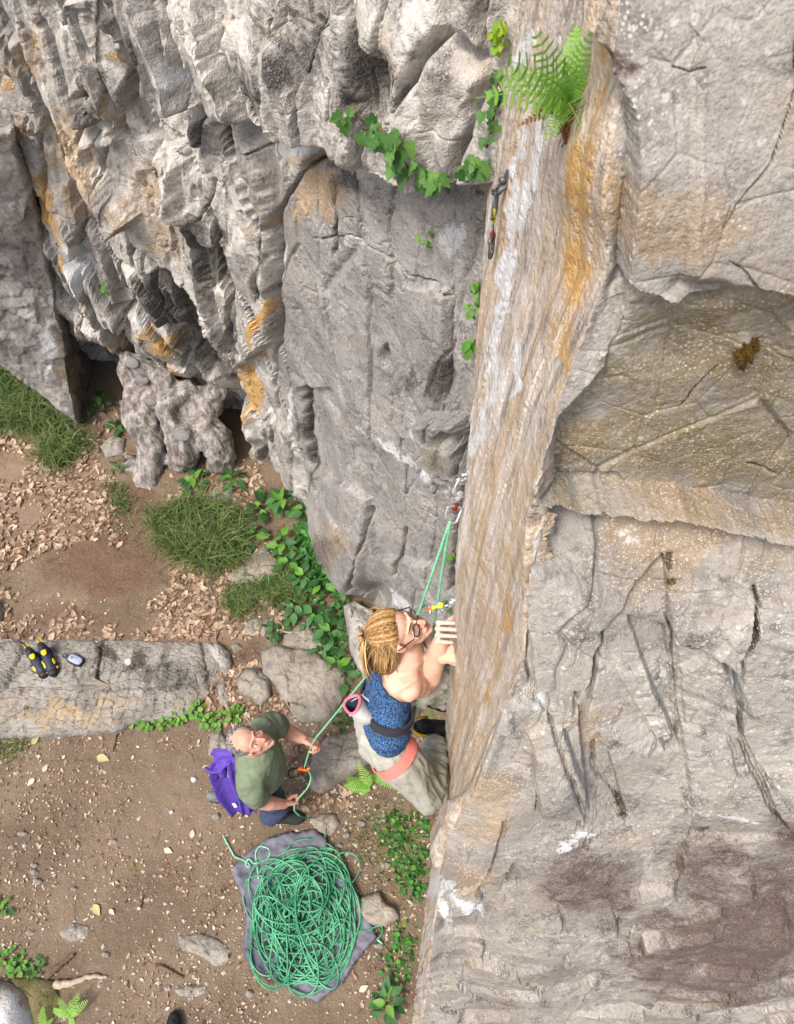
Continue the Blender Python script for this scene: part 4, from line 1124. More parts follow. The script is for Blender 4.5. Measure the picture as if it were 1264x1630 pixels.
t = NT('rope_sheath')
w_ = t.n('ShaderNodeTexWave', wave_type='BANDS'); t.t.links.new(t.co, w_.inputs[0]); w_.inputs['Scale'].default_value = 60; w_.inputs['Distortion'].default_value = 4
n1 = t.noise(9, 3); n2 = t.noise(380, 2)
c = t.mix(t.ramp(n1, 0.35, 0.65), srgb(42, 122, 84, 0.76), srgb(92, 170, 124, 0.78))
c = t.mix(t.ramp(w_.outputs['Fac'], 0.6, 0.9, 0, 0.25), c, srgb(130, 190, 156, 0.74))
c = t.mix(t.ramp(n2, 0.5, 0.7, 0, 0.3), c, srgb(26, 84, 58, 0.8))
M['rope'] = t.done(c, 0.75, t.bump(n2, 0.4, 0.002))
t = NT('pale_rope_sheath')
n1 = t.noise(60, 3); n2 = t.noise(420, 2)
c = t.mix(t.ramp(n1, 0.35, 0.65), srgb(112, 184, 140, 0.82), srgb(140, 206, 164, 0.82))
M['rope_pale'] = t.done(t.mix(t.ramp(n2, 0.5, 0.7, 0, 0.35), c, srgb(62, 140, 98, 0.8)), 0.75, t.bump(n2, 0.4, 0.002))

t = NT('speckled_blue_knit')
v1 = t.mapv((1, 1, 0.30), (0.25, 0.1, 0)); n1 = t.noise(150, 2, 0.6, v1); n2 = t.noise(420, 1, 0.6, v1); n3 = t.noise(18, 2)
c = t.mix(t.ramp(n1, 0.44, 0.60), srgb(16, 30, 62, 0.7), srgb(52, 98, 156, 0.75))
c = t.mix(t.ramp(n2, 0.56, 0.66, 0, 0.75), c, srgb(140, 190, 226, 0.75))
c = t.mix(t.ramp(n3, 0.5, 0.7, 0, 0.3), c, srgb(28, 48, 86, 0.8))
M['tank'] = t.done(c, 0.85, t.bump(n1, 0.3, 0.003))

def hair_mat(name, dk, md, lt):
    t = NT(name)
    A = t.attr('ma'); n = t.noise(70, 3)
    c = t.mix(t.ramp(t.math('MULTIPLY_ADD', t.math('SUBTRACT', n, 0.5), 0.4, A[0]), 0.1, 0.5), dk, md)
    c = t.mix(t.ramp(t.math('MULTIPLY_ADD', t.math('SUBTRACT', n, 0.5), 0.4, A[0]), 0.5, 0.9), c, lt)
    return t.done(c, 0.5)
M['blonde'] = hair_mat('highlighted_blonde_hair', srgb(84, 60, 42, 0.7), srgb(164, 124, 74, 0.75), srgb(226, 190, 132, 0.8))
M['underhair'] = plain('dark_hair_roots', srgb(96, 70, 46, 0.7), 0.7, (150, 0.6), 0.3)
M['greyhair'] = hair_mat('grey_hair', srgb(84, 78, 76, 0.7), srgb(146, 138, 136, 0.75), srgb(206, 200, 198, 0.8))

# ------------------------------------------------------------------ body tools
def basis(f, u):
    f = np.array(f, float); f /= np.linalg.norm(f)
    u = np.array(u, float); u = u - f * np.dot(u, f); u /= np.linalg.norm(u)
    r = np.cross(f, u)
    return np.stack([r, f, u], 1)          # columns: right, forward, up

def head_pieces(c, B, s=1.0):
    T = lambda p: np.array(c) + B @ (np.array(p, float) * s)
    E = lambda p, r: ell(T(p), np.array(r) * s, B, 20, 14)
    K = lambda pts, r: tube([T(p) for p in pts], [x * s for x in r], 10)
    P_ = [E((0, -0.012, 0.045), (0.074, 0.094, 0.080)), E((0, 0.026, -0.018), (0.062, 0.064, 0.088)), E((0, 0.034, -0.066), (0.052, 0.050, 0.046)),
          E((0, 0.056, -0.088), (0.034, 0.034, 0.026)), E((0, 0.080, -0.100), (0.017, 0.015, 0.014)),
          K([(0, 0.084, 0.016), (0, 0.100, -0.010), (0, 0.110, -0.030)], [0.008, 0.010, 0.013]), E((0.011, 0.100, -0.036), (0.008, 0.009, 0.007)), E((-0.011, 0.100, -0.036), (0.008, 0.009, 0.007)),
          K([(-0.044, 0.068, 0.020), (-0.02, 0.084, 0.024), (0.02, 0.084, 0.024), (0.044, 0.068, 0.020)], [0.010, 0.010, 0.010, 0.010]),
          E((0.040, 0.062, -0.026), (0.022, 0.020, 0.018)), E((-0.040, 0.062, -0.026), (0.022, 0.020, 0.018)),
          E((0, 0.082, -0.066), (0.026, 0.015, 0.016))]
    for sx in (-1, 1):
        P_.append(ell(T((0.074 * sx, -0.006, -0.012)), np.array((0.009, 0.019, 0.031)) * s, B, 12, 8))
        P_.append(K([(0.076 * sx, -0.016, 0.012), (0.082 * sx, -0.022, 0.0), (0.080 * sx, -0.016, -0.03)], [0.006, 0.006, 0.005]))
        # lids round the eye
        P_.append(K([(0.017 * sx, 0.079, 0.002), (0.031 * sx, 0.081, 0.010), (0.046 * sx, 0.068, 0.001)], [0.0040, 0.0046, 0.0040]))
        P_.append(K([(0.017 * sx, 0.079, 0.000), (0.031 * sx, 0.079, -0.009), (0.046 * sx, 0.068, -0.001)], [0.0036, 0.0040, 0.0036]))
    return P_

def face_parts(parent, c, B, s, org, brow='iris', lips='lip', look=(0, 1, 0), squint=1.0):
    T = lambda p: np.array(c) + B @ (np.array(p, float) * s) - org
    for sx in (-1, 1):
        e = T((0.0315 * sx, 0.0730, 0.0010))
        eye = mesh('eye', [ell(e, np.array((0.0125, 0.0125, 0.0115)) * s, B, 14, 10)], M['white'], parent)
        g = B @ np.array(look, float); g /= np.linalg.norm(g)
        mesh('iris', [ell(e + g * 0.0093 * s, np.array((0.0056, 0.0042, 0.0056)) * s, B, 10, 8)], M['iris'], eye)
        mesh('eyebrow', [tube([T((0.014 * sx, 0.0935, 0.028)), T((0.032 * sx, 0.0885, 0.033)), T((0.050 * sx, 0.072, 0.025))], [0.0030 * s, 0.0036 * s, 0.0018 * s], 8)], M[brow], parent)
    mesh('lips', [tube([T((-0.023, 0.086, -0.066)), T((-0.008, 0.0965, -0.061)), T((0, 0.0965, -0.062)), T((0.008, 0.0965, -0.061)), T((0.023, 0.086, -0.066))], [0.002 * s, 0.0044 * s, 0.004 * s, 0.0044 * s, 0.002 * s], 8),
                  tube([T((-0.022, 0.086, -0.068)), T((0, 0.0965, -0.0725)), T((0.022, 0.086, -0.068))], [0.002 * s, 0.0052 * s, 0.002 * s], 8)], M[lips], parent)

def rotv(v, ax, a):
    ax = np.array(ax, float) / np.linalg.norm(ax)
    return v * math.cos(a) + np.cross(ax, v) * math.sin(a) + ax * np.dot(ax, v) * (1 - math.cos(a))

def hand_pieces(w, fwd, palm, side, curl=(0.5, 0.5, 0.4), spread=0.0, s=1.0, thumb=None):
    """w wrist, fwd to the knuckles, palm = the way the palm faces, side +1: thumb lies on fwd x palm"""
    f = np.array(fwd, float); f /= np.linalg.norm(f)
    n = np.array(palm, float); n -= f * np.dot(n, f); n /= np.linalg.norm(n)
    l = np.cross(f, n) * side              # toward the thumb
    P_ = []
    L = 0.082 * s
    kn = []
    for k, (o, ln) in enumerate(((0.034, 0.074), (0.0115, 0.082), (-0.0115, 0.077), (-0.034, 0.060))):
        b0 = np.array(w) + f * L * (1 - 0.06 * abs(k - 1)) + l * o * s
        kn.append(b0)
        P_.append(tube([np.array(w) + l * o * 0.55 * s + f * 0.006, (np.array(w) + b0) / 2 + l * o * 0.2 * s - n * 0.002, b0], [0.0135 * s, 0.0120 * s, 0.0100 * s], 10))
        d = f + l * spread * (1.5 - k) * 0.15
        p = b0
        pts, rr = [p], [0.0092 * s]
        for j, fr in enumerate((0.46, 0.30, 0.24)):
            d = rotv(d, np.cross(f, n), curl[j]) if True else d
            p = p + d / np.linalg.norm(d) * ln * fr * s
            pts.append(p); rr.append((0.0084, 0.0078, 0.0068)[j] * s)
        P_.append(tube(pts, rr, 10))
    P_.append(ell(np.array(w) + f * 0.04 * s + n * 0.006 * s, (0.036 * s, 0.044 * s, 0.014 * s), np.stack([l, f, n], 1), 14, 10))
    tb = np.array(w) + f * 0.020 * s + l * 0.026 * s + n * 0.006
    td = thumb if thumb is not None else (f * 0.75 + l * 0.55 + n * 0.35)
    td = np.array(td, float) / np.linalg.norm(td)
    t2 = tb + td * 0.040 * s
    td2 = rotv(td, np.cross(l, f), 0.35 * side) * 0.6 + f * 0.4 - l * 0.15 + n * 0.1
    t3 = t2 + td2 / np.linalg.norm(td2) * 0.032 * s
    t4 = t3 + (td2 / np.linalg.norm(td2) * 0.6 + f * 0.3 - l * 0.2) * 0.026 * s
    P_.append(tube([tb, t2, t3, t4], [0.0135 * s, 0.0115 * s, 0.0098 * s, 0.0082 * s], 10))
    return P_

def wrinkle(V, F, amp, sc, seed, dirv=None, stretch=0.35):
    N = vnormals(V, F)
    q = V.copy()
    if dirv is not None:
        d = np.array(dirv, float); d /= np.linalg.norm(d)
        q = q + (q @ d)[:, None] * d * (stretch - 1)
    w = fbm(q, sc, 3, seed, 0.5, True)
    return V + N * (amp * w)[:, None]

def garment(name, VF, mat, parent, org, attrs=None):
    V, F = VF
    F4 = [f for f in F]
    if isinstance(F, np.ndarray):
        me = npmesh(name, V - org, F, True, attrs)
        return link(name, me, mat, parent)
    return mesh(name, (V - org, F), mat, parent)

def pix(V):
    z = V[:, 2] - CAM_H
    d = CP * V[:, 1] - SP * z
    return IW / 2 + FOC * V[:, 0] / d, IH / 2 - FOC * (SP * V[:, 1] + CP * z) / d, d

def shoe_pieces(heel, toe, up, s=1.0):
    heel = np.array(heel, float); toe = np.array(toe, float)
    f = toe - heel; L = np.linalg.norm(f); f /= L
    u = np.array(up, float); u -= f * np.dot(u, f); u /= np.linalg.norm(u)
    B = np.stack([np.cross(f, u), f, u], 1)
    E = lambda a, h, r: ell(heel + f * L * a + u * h, np.array(r), B, 14, 10)
    up_ = [E(0.20, 0.045, (0.036, 0.062, 0.042)), E(0.14, 0.075, (0.033, 0.046, 0.034)), E(0.45, 0.042, (0.040, 0.080, 0.036)), E(0.72, 0.032, (0.045, 0.078, 0.028)), E(0.62, 0.045, (0.036, 0.07, 0.028))]
    so = [E(0.20, 0.010, (0.041, 0.066, 0.016)), E(0.48, 0.008, (0.042, 0.085, 0.014)), E(0.74, 0.009, (0.050, 0.083, 0.015))]
    return up_, so, B, f, u, L

def laces(heel, f, u, B, L, n=5):
    out = []
    r = B[:, 0]
    for k in range(n):
        a = 0.40 + 0.075 * k
        c = np.array(heel) + f * L * a + u * (0.083 - 0.014 * k)
        out.append(tube([c - r * 0.026 - u * 0.010, c + f * 0.006 + u * 0.002, c + r * 0.026 - u * 0.010], [0.0028] * 3, 6))
    return out

# ------------------------------------------------------------------ the climber
BK = 1.05
CC = np.array([0, 0, CAM_H])
far_ = lambda p: CC + (np.array(p, float) - CC) * BK
HS = 0.92
hc = W(634, 1004, 2.93)
fw = np.array([0.72, 0.10, 0.68]); uw = np.array([-0.66, -0.06, 0.74])
Bw = basis(fw, uw)
shR = far_([0.036, 0.995, 3.02]); shL = far_([-0.03, 1.27, 3.0])
elR = W(679, 1092, 3.08 * BK)
fH = np.array([-0.35, -0.35, 0.87]); fH /= np.linalg.norm(fH); nH = np.array([0.925, -0.19, 0.30])
wrR = W(696, 1006, 2.86) - fH * 0.080
elL = far_([0.09, 1.30, 2.86]); wrL = W(706, 1047, 3.02)
mid = (shR + shL) / 2 + np.array([0, 0, -0.03])
wai = far_([-0.035, 1.055, 2.76]); pel = far_([-0.045, 0.985, 2.59])
sdir = (shL - shR) / np.linalg.norm(shL - shR)
handR = hand_pieces(wrR, fH, nH, 1, (1.15, 0.45, 0.25), 0.0, 1.02, thumb=np.array([0.7, 0.45, 0.35]))
handL = hand_pieces(W(703, 1042, 3.01), np.array([0.9, 0.0, 0.25]), np.array([0.1, 0.6, -0.75]), -1, (0.3, 0.5, 0.5))
def torso(extra=0.0, hem=0.0):
    a = tube([mid + np.array([0, 0, 0.0]), (mid * 0.55 + wai * 0.45), wai, pel + np.array([0, 0.0, 0.02])], [0.150 + extra, 0.134 + extra, 0.116 + extra + hem * 0.3, 0.124 + extra + hem], 40, True, None, (0.68, np.cross(sdir, (0, 0, 1))))
    return [a]
bodyp = head_pieces(hc, Bw, HS) + torso() + handR + handL + [
    tube([hc + Bw @ np.array([0, -0.022, -0.055]), mid + np.array([-0.01, 0, 0.07]), mid + np.array([-0.01, 0, 0.0])], [0.050, 0.054, 0.075], 16),
    tube([mid + (shR - mid) * 0.35, shR, shR + (elR - shR) * 0.3, shR + (elR - shR) * 0.65, elR], [0.058, 0.058, 0.056, 0.049, 0.041], 28),
    tube([elR, elR + (wrR - elR) * 0.3, elR + (wrR - elR) * 0.7, wrR], [0.041, 0.047, 0.036, 0.026], 28),
    tube([mid + (shL - mid) * 0.35, shL, shL + (elL - shL) * 0.5, elL], [0.058, 0.054, 0.046, 0.037], 14),
    tube([elL, elL + (wrL - elL) * 0.35, wrL], [0.037, 0.039, 0.026], 14),
    tube([mid + np.array([-0.02, -0.03, 0.02]), shR + np.array([-0.03, 0.01, -0.02])], [0.065, 0.055], 28),
    ell(shR + (elR - shR) * 0.18 + np.array([-0.006, -0.012, 0.01]), (0.052, 0.058, 0.066), None, 28, 18), ell(shR + (elR - shR) * 0.6 + np.array([0.012, -0.004, 0.0]), (0.040, 0.046, 0.060), None, 28, 18),
    ell(mid + np.array([-0.045, -0.06, -0.06]), (0.05, 0.07, 0.08), None, 28, 18), ell(elR + (wrR - elR) * 0.22 + np.array([0.008, -0.008, 0]), (0.040, 0.040, 0.055), None, 28, 18)]
V, F = fused(bodyp, 0.0036, 3)
def relax(V, F, w, it=12):
    F = np.asarray(F); e = np.concatenate([F[:, [k, (k + 1) % 4]] for k in range(4)])
    for _ in range(it):
        S = np.zeros_like(V); C_ = np.zeros(len(V))
        for k in range(3):
            S[:, k] = np.bincount(e[:, 0], V[e[:, 1], k], len(V)) + np.bincount(e[:, 1], V[e[:, 0], k], len(V))
        C_ = np.bincount(e[:, 0], minlength=len(V)) + np.bincount(e[:, 1], minlength=len(V))
        V = V + (S / np.maximum(C_, 1)[:, None] - V) * (0.6 * w)[:, None]
    return V
wgt = np.clip((np.linalg.norm(V - hc, axis=1) - 0.12) / 0.04, 0, 1) * np.clip((np.linalg.norm(V - W(706, 1008, 2.88), axis=1) - 0.085) / 0.04, 0, 1) * np.clip((np.linalg.norm(V - wrL, axis=1) - 0.10) / 0.04, 0, 1)
V = relax(V, F, wgt, 26)
org = np.array([-0.02, 1.0, 2.05])
climber = empty('person', org, 'climber in blue speckled tank top and grey trousers gripping the rock edge', 'person')
hx, hy, hd = pix(V)
ch = np.zeros((len(V), 3))
hp = W(708, 1006, 2.87)
ch[:, 1] = np.clip(1.25 - np.linalg.norm(V - hp, axis=1) / 0.075, 0, 1)
loc = (V - hc) @ Bw / HS
ch[:, 0] = np.where(np.linalg.norm(loc, axis=1) < 0.15, np.exp(-((np.abs(loc[:, 0]) - 0.042) ** 2 + (loc[:, 2] + 0.03) ** 2) / 0.0008) * 0.6 + 0.7 * np.exp(-((loc[:, 1] - 0.108) ** 2 + (loc[:, 2] + 0.03) ** 2) / 0.0005), 0)
# forehead lines
mfh = (loc[:, 1] > 0.05) & (loc[:, 2] > 0.03) & (np.abs(loc[:, 0]) < 0.05) & (np.linalg.norm(loc, axis=1) < 0.16)
Nn = vnormals(V, F)
V = V + Nn * np.where(mfh, -0.0016 * (np.sin(loc[:, 2] * 620) > 0.35), 0)[:, None]
link('body', npmesh('body', V - org, F, True, {'ma': ch}), M['skin_w'], climber)
face_parts(climber, hc, Bw, HS, org, 'underhair', 'lip', (0.1, 1, 0.25))
# tank top
Vt, Ft = fused(torso(0.004, 0.022) + [tube([mid + (shL - mid) * 0.2 + np.array([0, 0, 0.03]), shL + np.array([-0.01, -0.05, 0.02])], [0.06, 0.05], 12)], 0.0055, 3)
px_, py_, d_ = pix(Vt)
neckline = [(540, 1000), (600, 1040), (606, 1066), (608, 1090), (618, 1106), (640, 1119), (662, 1114), (690, 1085), (760, 1080), (760, 1300), (500, 1300), (500, 1000)]
keep = (poly_sd(px_, py_, neckline) > 0) & (Vt[:, 2] > far_([-0.045, 0.985, 2.605])[2])
Vk = wrinkle(Vt, Ft, 0.0025, 16, 201, (0, 0, 1), 0.5)
tank = garment('tank_top', shell(Vk, Ft, keep, 0.004), M['tank'], climber, org)
tr = [W(x, y, d) for x, y, d in ((601, 1056, 2.99), (606, 1072, 2.93), (609, 1092, 2.93), (619, 1107, 2.93), (640, 1120, 2.93), (662, 1115, 2.95))]
def onto(p, Vs, off=0.002):
    """slide a point along its view ray to the surface Vs"""
    x, y, d = proj(p)
    a, b, dd = pix(Vs)
    m = np.hypot(a - x, b - y) < 5
    return np.array(at(x, y, dd[m].min() - off)) if m.any() else np.array(p)
trim = [onto(p, np.concatenate([V, Vk]), 0.004) for p in tr]
mesh('neck_trim', [tube([p - org for p in trim], [0.0035] * len(trim), 8)], M['navy'], tank)
# trousers
hipR = pel + np.array([0.0, -0.085, -0.02]); hipL = pel + np.array([0.0, 0.085, -0.02])
knR = W(683, 1268, 3.58); ftR = W(695, 1172, 3.84)
knL = W(704, 1062, 3.32); ftL = W(699, 1118, 3.66)
Vl, Fl = fused([tube([pel + np.array([0.0, 0.01, 0.005]), pel + np.array([-0.01, 0, -0.03])], [0.128, 0.132], 24, True, None, (0.80, (1, 0.2, 0))),
                tube([pel + np.array([-0.02, -0.04, -0.04]), hipR + (knR - hipR) * 0.3, hipR + (knR - hipR) * 0.7, knR], [0.100, 0.090, 0.074, 0.060], 20),
                tube([knR, knR + (ftR - knR) * 0.35, knR + (ftR - knR) * 0.82], [0.060, 0.064, 0.050], 20),
                tube([pel + np.array([-0.02, 0.04, -0.04]), hipL + (knL - hipL) * 0.5, knL], [0.11, 0.088, 0.068], 16),
                tube([knL, knL + (ftL - knL) * 0.4, knL + (ftL - knL) * 0.85], [0.068, 0.062, 0.048], 16)], 0.0065, 4)
Vl = wrinkle(Vl, Fl, 0.016, 11, 211, (knR - hipR), 0.22)
Vl = wrinkle(Vl, Fl, 0.011, 26, 212, (knR - hipR), 0.16)
garment('trousers', (Vl, Fl), M['trouser'], climber, org)
# harness
def band(c, ax, a, b, w, th, udir, seg=40, arc=(0, 360), wob=0.0):
    ax = np.array(ax, float); ax /= np.linalg.norm(ax)
    u = np.array(udir, float); u -= ax * np.dot(u, ax); u /= np.linalg.norm(u); v = np.cross(ax, u)
    full = arc[1] - arc[0] >= 360
    ang = np.radians(np.linspace(arc[0], arc[1], seg, endpoint=not full))
    V_ = []
    for k, t_ in enumerate(ang):
        e = math.cos(t_) * u * a + math.sin(t_) * v * b
        n = math.cos(t_) * u * b + math.sin(t_) * v * a; n /= np.linalg.norm(n)
        z = ax * wob * math.sin(2 * t_)
        for (i, j) in ((-1, -1), (1, -1), (1, 1), (-1, 1)):
            V_.append(np.array(c) + e + n * th / 2 * j + ax * w / 2 * i + z)
    F_ = []
    m = len(ang)
    for k in range(m if full else m - 1):
        for i in range(4):
            a_, b_ = k * 4 + i, k * 4 + (i + 1) % 4
            c_, d__ = ((k + 1) % m) * 4 + (i + 1) % 4, ((k + 1) % m) * 4 + i
            F_.append((a_, b_, c_, d__))
    if not full:
        F_ += [(0, 3, 2, 1), ((m - 1) * 4, (m - 1) * 4 + 1, (m - 1) * 4 + 2, (m - 1) * 4 + 3)]
    return np.array(V_), F_
tax = (mid - pel) / np.linalg.norm(mid - pel)
bc = wai + (pel - wai) * 0.35
waist = mesh('harness', [band(bc - org, tax, 0.152, 0.110, 0.045, 0.010, sdir, 48)], M['belt'], climber, False)
for sgn, hip, kn in ((-1, hipR, knR), (1, hipL, knL)):
    a_ = (kn - hip) / np.linalg.norm(kn - hip)
    mesh('leg_loop', [band(hip + a_ * 0.075 - org, a_ + np.array([0.10, 0, 0.25]) * (sgn < 0), 0.108, 0.106, 0.052, 0.006, (0, 1, 0), 48)], M['coral'], waist, False)
mesh('belay_loop', [tube([bc + np.array([0.10, -0.02, -0.01]) - org, bc + np.array([0.13, -0.03, -0.06]) - org, bc + np.array([0.10, -0.03, -0.10]) - org], [0.010] * 3, 8)], M['coral'], waist)
for a0 in (195, 240, 285):
    q = [bc + 0.150 * math.cos(math.radians(a)) * sdir + 0.112 * math.sin(math.radians(a)) * np.cross(tax, sdir) + (-tax) * (0.02 + 0.06 * math.sin(math.pi * (a - a0) / 36)) for a in np.linspace(a0, a0 + 36, 8)]
    mesh('gear_loop', [tube([p - org for p in q], [0.0035] * 8, 6)], M['cord'], waist)
# shoes
for (hl, tp, up) in ((ftR + np.array([-0.09, 0.04, 0.01]), ftR + np.array([0.075, 0.03, -0.015]), (0.2, -0.1, 1)), (ftL + np.array([-0.10, 0.03, -0.03]), ftL + np.array([0.06, 0.01, -0.06]), (0.1, 0, 1))):
    up_, so, B_, f_, u_, L_ = shoe_pieces(hl, tp, up)
    Vs, Fs = fused(up_ + so, 0.006, 3)
    sh = garment('climbing_shoe', (Vs, Fs), M['black'], climber, org)
    mesh('yellow_heel', [band(np.array(hl) + f_ * L_ * 0.16 + u_ * 0.045 - org, u_, 0.046, 0.070, 0.03, 0.006, B_[:, 0], 24, (170, 370))], M['yellow'], sh)
# hair
rh = random.Random(11)
hv, hf, ha, nn = [], [], [], 0
def lock(pts, r, tone, seg=5):
    global nn
    if len(pts) == 5:
        P_ = np.array(pts); q = np.linspace(0, 1, 9)[:, None]
        B_ = [(1 - q) ** 4, 4 * q * (1 - q) ** 3, 6 * q ** 2 * (1 - q) ** 2, 4 * q ** 3 * (1 - q), q ** 4]
        pts = list(0.75 * sum(b * p for b, p in zip(B_, P_)) + 0.25 * np.stack([np.interp(q[:, 0], np.linspace(0, 1, 5), P_[:, k]) for k in range(3)], -1))
        r = list(np.interp(q[:, 0], np.linspace(0, 1, 5), r))
    v, f = tube([np.array(p) for p in pts], r, seg, False)
    hv.append(v); hf.extend([tuple(i + nn for i in q) for q in f]); ha.append(np.full(len(v), tone)); nn += len(v)
TW = lambda p: hc + Bw @ (np.array(p, float) * HS)
tie = TW((0.0, -0.115, 0.075))
for k in range(800):                       # swept back to the tie
    a = rh.uniform(-1.25, 1.25)
    x0 = 0.074 * math.sin(a); y0 = 0.066 * math.cos(a) * 0.9 + 0.008; z0 = 0.098 - 0.05 * abs(math.sin(a)) ** 1.5 - 0.006
    e0 = rh.uniform(0.0, 0.25)
    s0 = np.array([x0, y0, z0])
    mid_ = np.array([x0 * 0.95, -0.03, 0.125 - 0.6 * x0 * x0 / 0.08]); end = np.array([0.006 * rh.uniform(-1, 1), -0.112, 0.075 + 0.006 * rh.uniform(-1, 1)])
    pts = []
    for q in np.linspace(e0, 1, 8):
        p = (1 - q) ** 2 * s0 + 2 * q * (1 - q) * mid_ * 1.05 + q * q * end
        rad = np.linalg.norm((p - np.array([0, -0.012, 0.045])) / np.array([0.079, 0.100, 0.086]))
        if rad < 1: p = np.array([0, -0.012, 0.045]) + (p - np.array([0, -0.012, 0.045])) / rad
        pts.append(TW(p))
    lock(pts, [0.0019 + 0.0008 * rh.random()] * 8, min(1, max(0, 0.48 + 0.13 * math.sin(a * 9 + 1.5 * math.sin(a * 4)) + 0.12 * math.sin(a * 23) + rh.gauss(0, 0.14))), 4)
for k in range(260):                        # the short tail
    d = np.array([rh.gauss(0, 0.022), -0.13 - rh.uniform(0, 0.03), 0.05 - rh.uniform(0, 0.09)])
    g = np.array([0, 0, -1.0])
    p0 = tie + 0.004 * np.array([rh.gauss(0, 1) for _ in range(3)])
    p1 = p0 + Bw @ np.array([rh.gauss(0, 0.026), -0.018, 0.002]); p2 = p1 + g * 0.05 + np.array([0.0, -0.03, 0]) + Bw @ np.array([rh.gauss(0, 0.014), 0.0, 0]); p3 = p2 + g * rh.uniform(0.05, 0.10) + np.array([0.02, -0.02, 0]) + Bw @ np.array([rh.gauss(0, 0.012), 0.0, 0])
    lock([p0, (p0 + p1) / 2 + Bw @ np.array([0, -0.006, 0.004]), p1, p2, p3], [0.0026, 0.003, 0.003, 0.0026, 0.0012], rh.uniform(0.1, 0.95))
for k in range(2300):                       # the loose bob round the back and sides
    a = rh.uniform(0.18, 1.0) * math.pi * rh.choice((-1, 1))
    a = max(min(a, 2.9), -2.9)
    sx, cy = math.sin(a), math.cos(a)
    top = np.array([0.070 * sx, 0.088 * cy * (0.55 if cy > 0 else 1) - 0.012, 0.075 + rh.uniform(-0.035, 0.02)])
    p0 = TW(top); p1 = TW((0.084 * sx, 0.1 * cy * (0.5 if cy > 0 else 1) - 0.016, 0.03))
    out = Bw @ np.array([0.02 * sx, 0.014 * cy - 0.006, 0])
    g = np.array([-0.06, -0.06, -1.0]); ln = rh.uniform(0.13, 0.19)
    p2 = p1 + g * ln * 0.4 + out * 0.9; p3 = p1 + g * ln * 0.75 + out * 1.0 + 0.006 * np.array([rh.gauss(0, 1), rh.gauss(0, 1), 0]); p4 = p1 + g * ln + out * 0.3 + 0.007 * np.array([rh.gauss(0, 1), rh.gauss(0, 1), 0])
    lock([p0, p1, p2, p3, p4], [0.0015, 0.0018, 0.0019, 0.0016, 0.0007], min(1, max(0, 0.58 + 0.12 * math.sin(a * 8 + 2 * math.sin(a * 3)) + 0.12 * math.sin(a * 21 + 1) + rh.gauss(0, 0.16))), 4)
for k in range(150):                       # flyaways
    a = rh.uniform(-2.9, 2.9)
    p0 = TW((0.078 * math.sin(a), 0.085 * math.cos(a) * (0.5 if math.cos(a) > 0 else 1) - 0.014, rh.uniform(0.02, 0.11)))
    dd = Bw @ np.array([math.sin(a) * 0.02, math.cos(a) * 0.01 - 0.012, 0.006]) + 0.010 * np.array([rh.gauss(0, 1) for _ in range(3)])
    g = np.array([0, 0, -1.0]) * rh.uniform(0.03, 0.10)
    lock([p0, p0 + dd * 0.7, p0 + dd * 1.1 + g * 0.3, p0 + dd * 1.3 + g * 0.7, p0 + dd + g], [0.0008, 0.0008, 0.0008, 0.0007, 0.0004], rh.uniform(0.4, 1.0), 3)
HV = np.concatenate(hv); HA = np.concatenate(ha)
me = bpy.data.meshes.new('hair'); me.from_pydata((HV - org).tolist(), [], [list(f) for f in hf]); me.polygons.foreach_set('use_smooth', [True] * len(me.polygons))
aa = me.attributes.new('ma', 'FLOAT_COLOR', 'POINT'); aa.data.foreach_set('color', np.stack([HA, HA, HA, np.ones_like(HA)], -1).astype(np.float32).ravel())
hair = link('hair', me, M['blonde'], climber)
mesh('under_hair', [ell(hc + Bw @ np.array([0, -0.022, 0.045]) * HS - org, (0.069 * HS, 0.082 * HS, 0.073 * HS), Bw, 20, 14)], M['underhair'], hair)
mesh('hair_tie', [band(tie - org, Bw[:, 1], 0.012, 0.012, 0.012, 0.006, Bw[:, 0], 16)], M['black'], hair)
# glasses
TG = lambda p: TW(p) - org
gl = []
for sx in (-1, 1):
    cx_ = 0.033 * sx
    ring = [TG((cx_ + 0.025 * math.cos(a), 0.093 - 0.22 * (abs(cx_ + 0.025 * math.cos(a)) - 0.02) , -0.004 + 0.019 * math.sin(a))) for a in np.linspace(0, 2 * math.pi, 21)]
    gl.append(tube(ring, 0.0024, 6, False))
    gl.append(tube([TG((0.056 * sx, 0.085, 0.004)), TG((0.070 * sx, 0.078, 0.006)), TG((0.081 * sx, 0.02, 0.004)), TG((0.082 * sx, -0.01, 0.0))], [0.0024] * 4, 6))
gl.append(tube([TG((-0.009, 0.097, 0.0)), TG((0, 0.103, 0.002)), TG((0.009, 0.097, 0.0))], [0.0022] * 3, 6))
mesh('glasses', gl, M['blackmetal'], climber)
CL_TIE = bc + np.array([0.11, -0.02, 0.0])

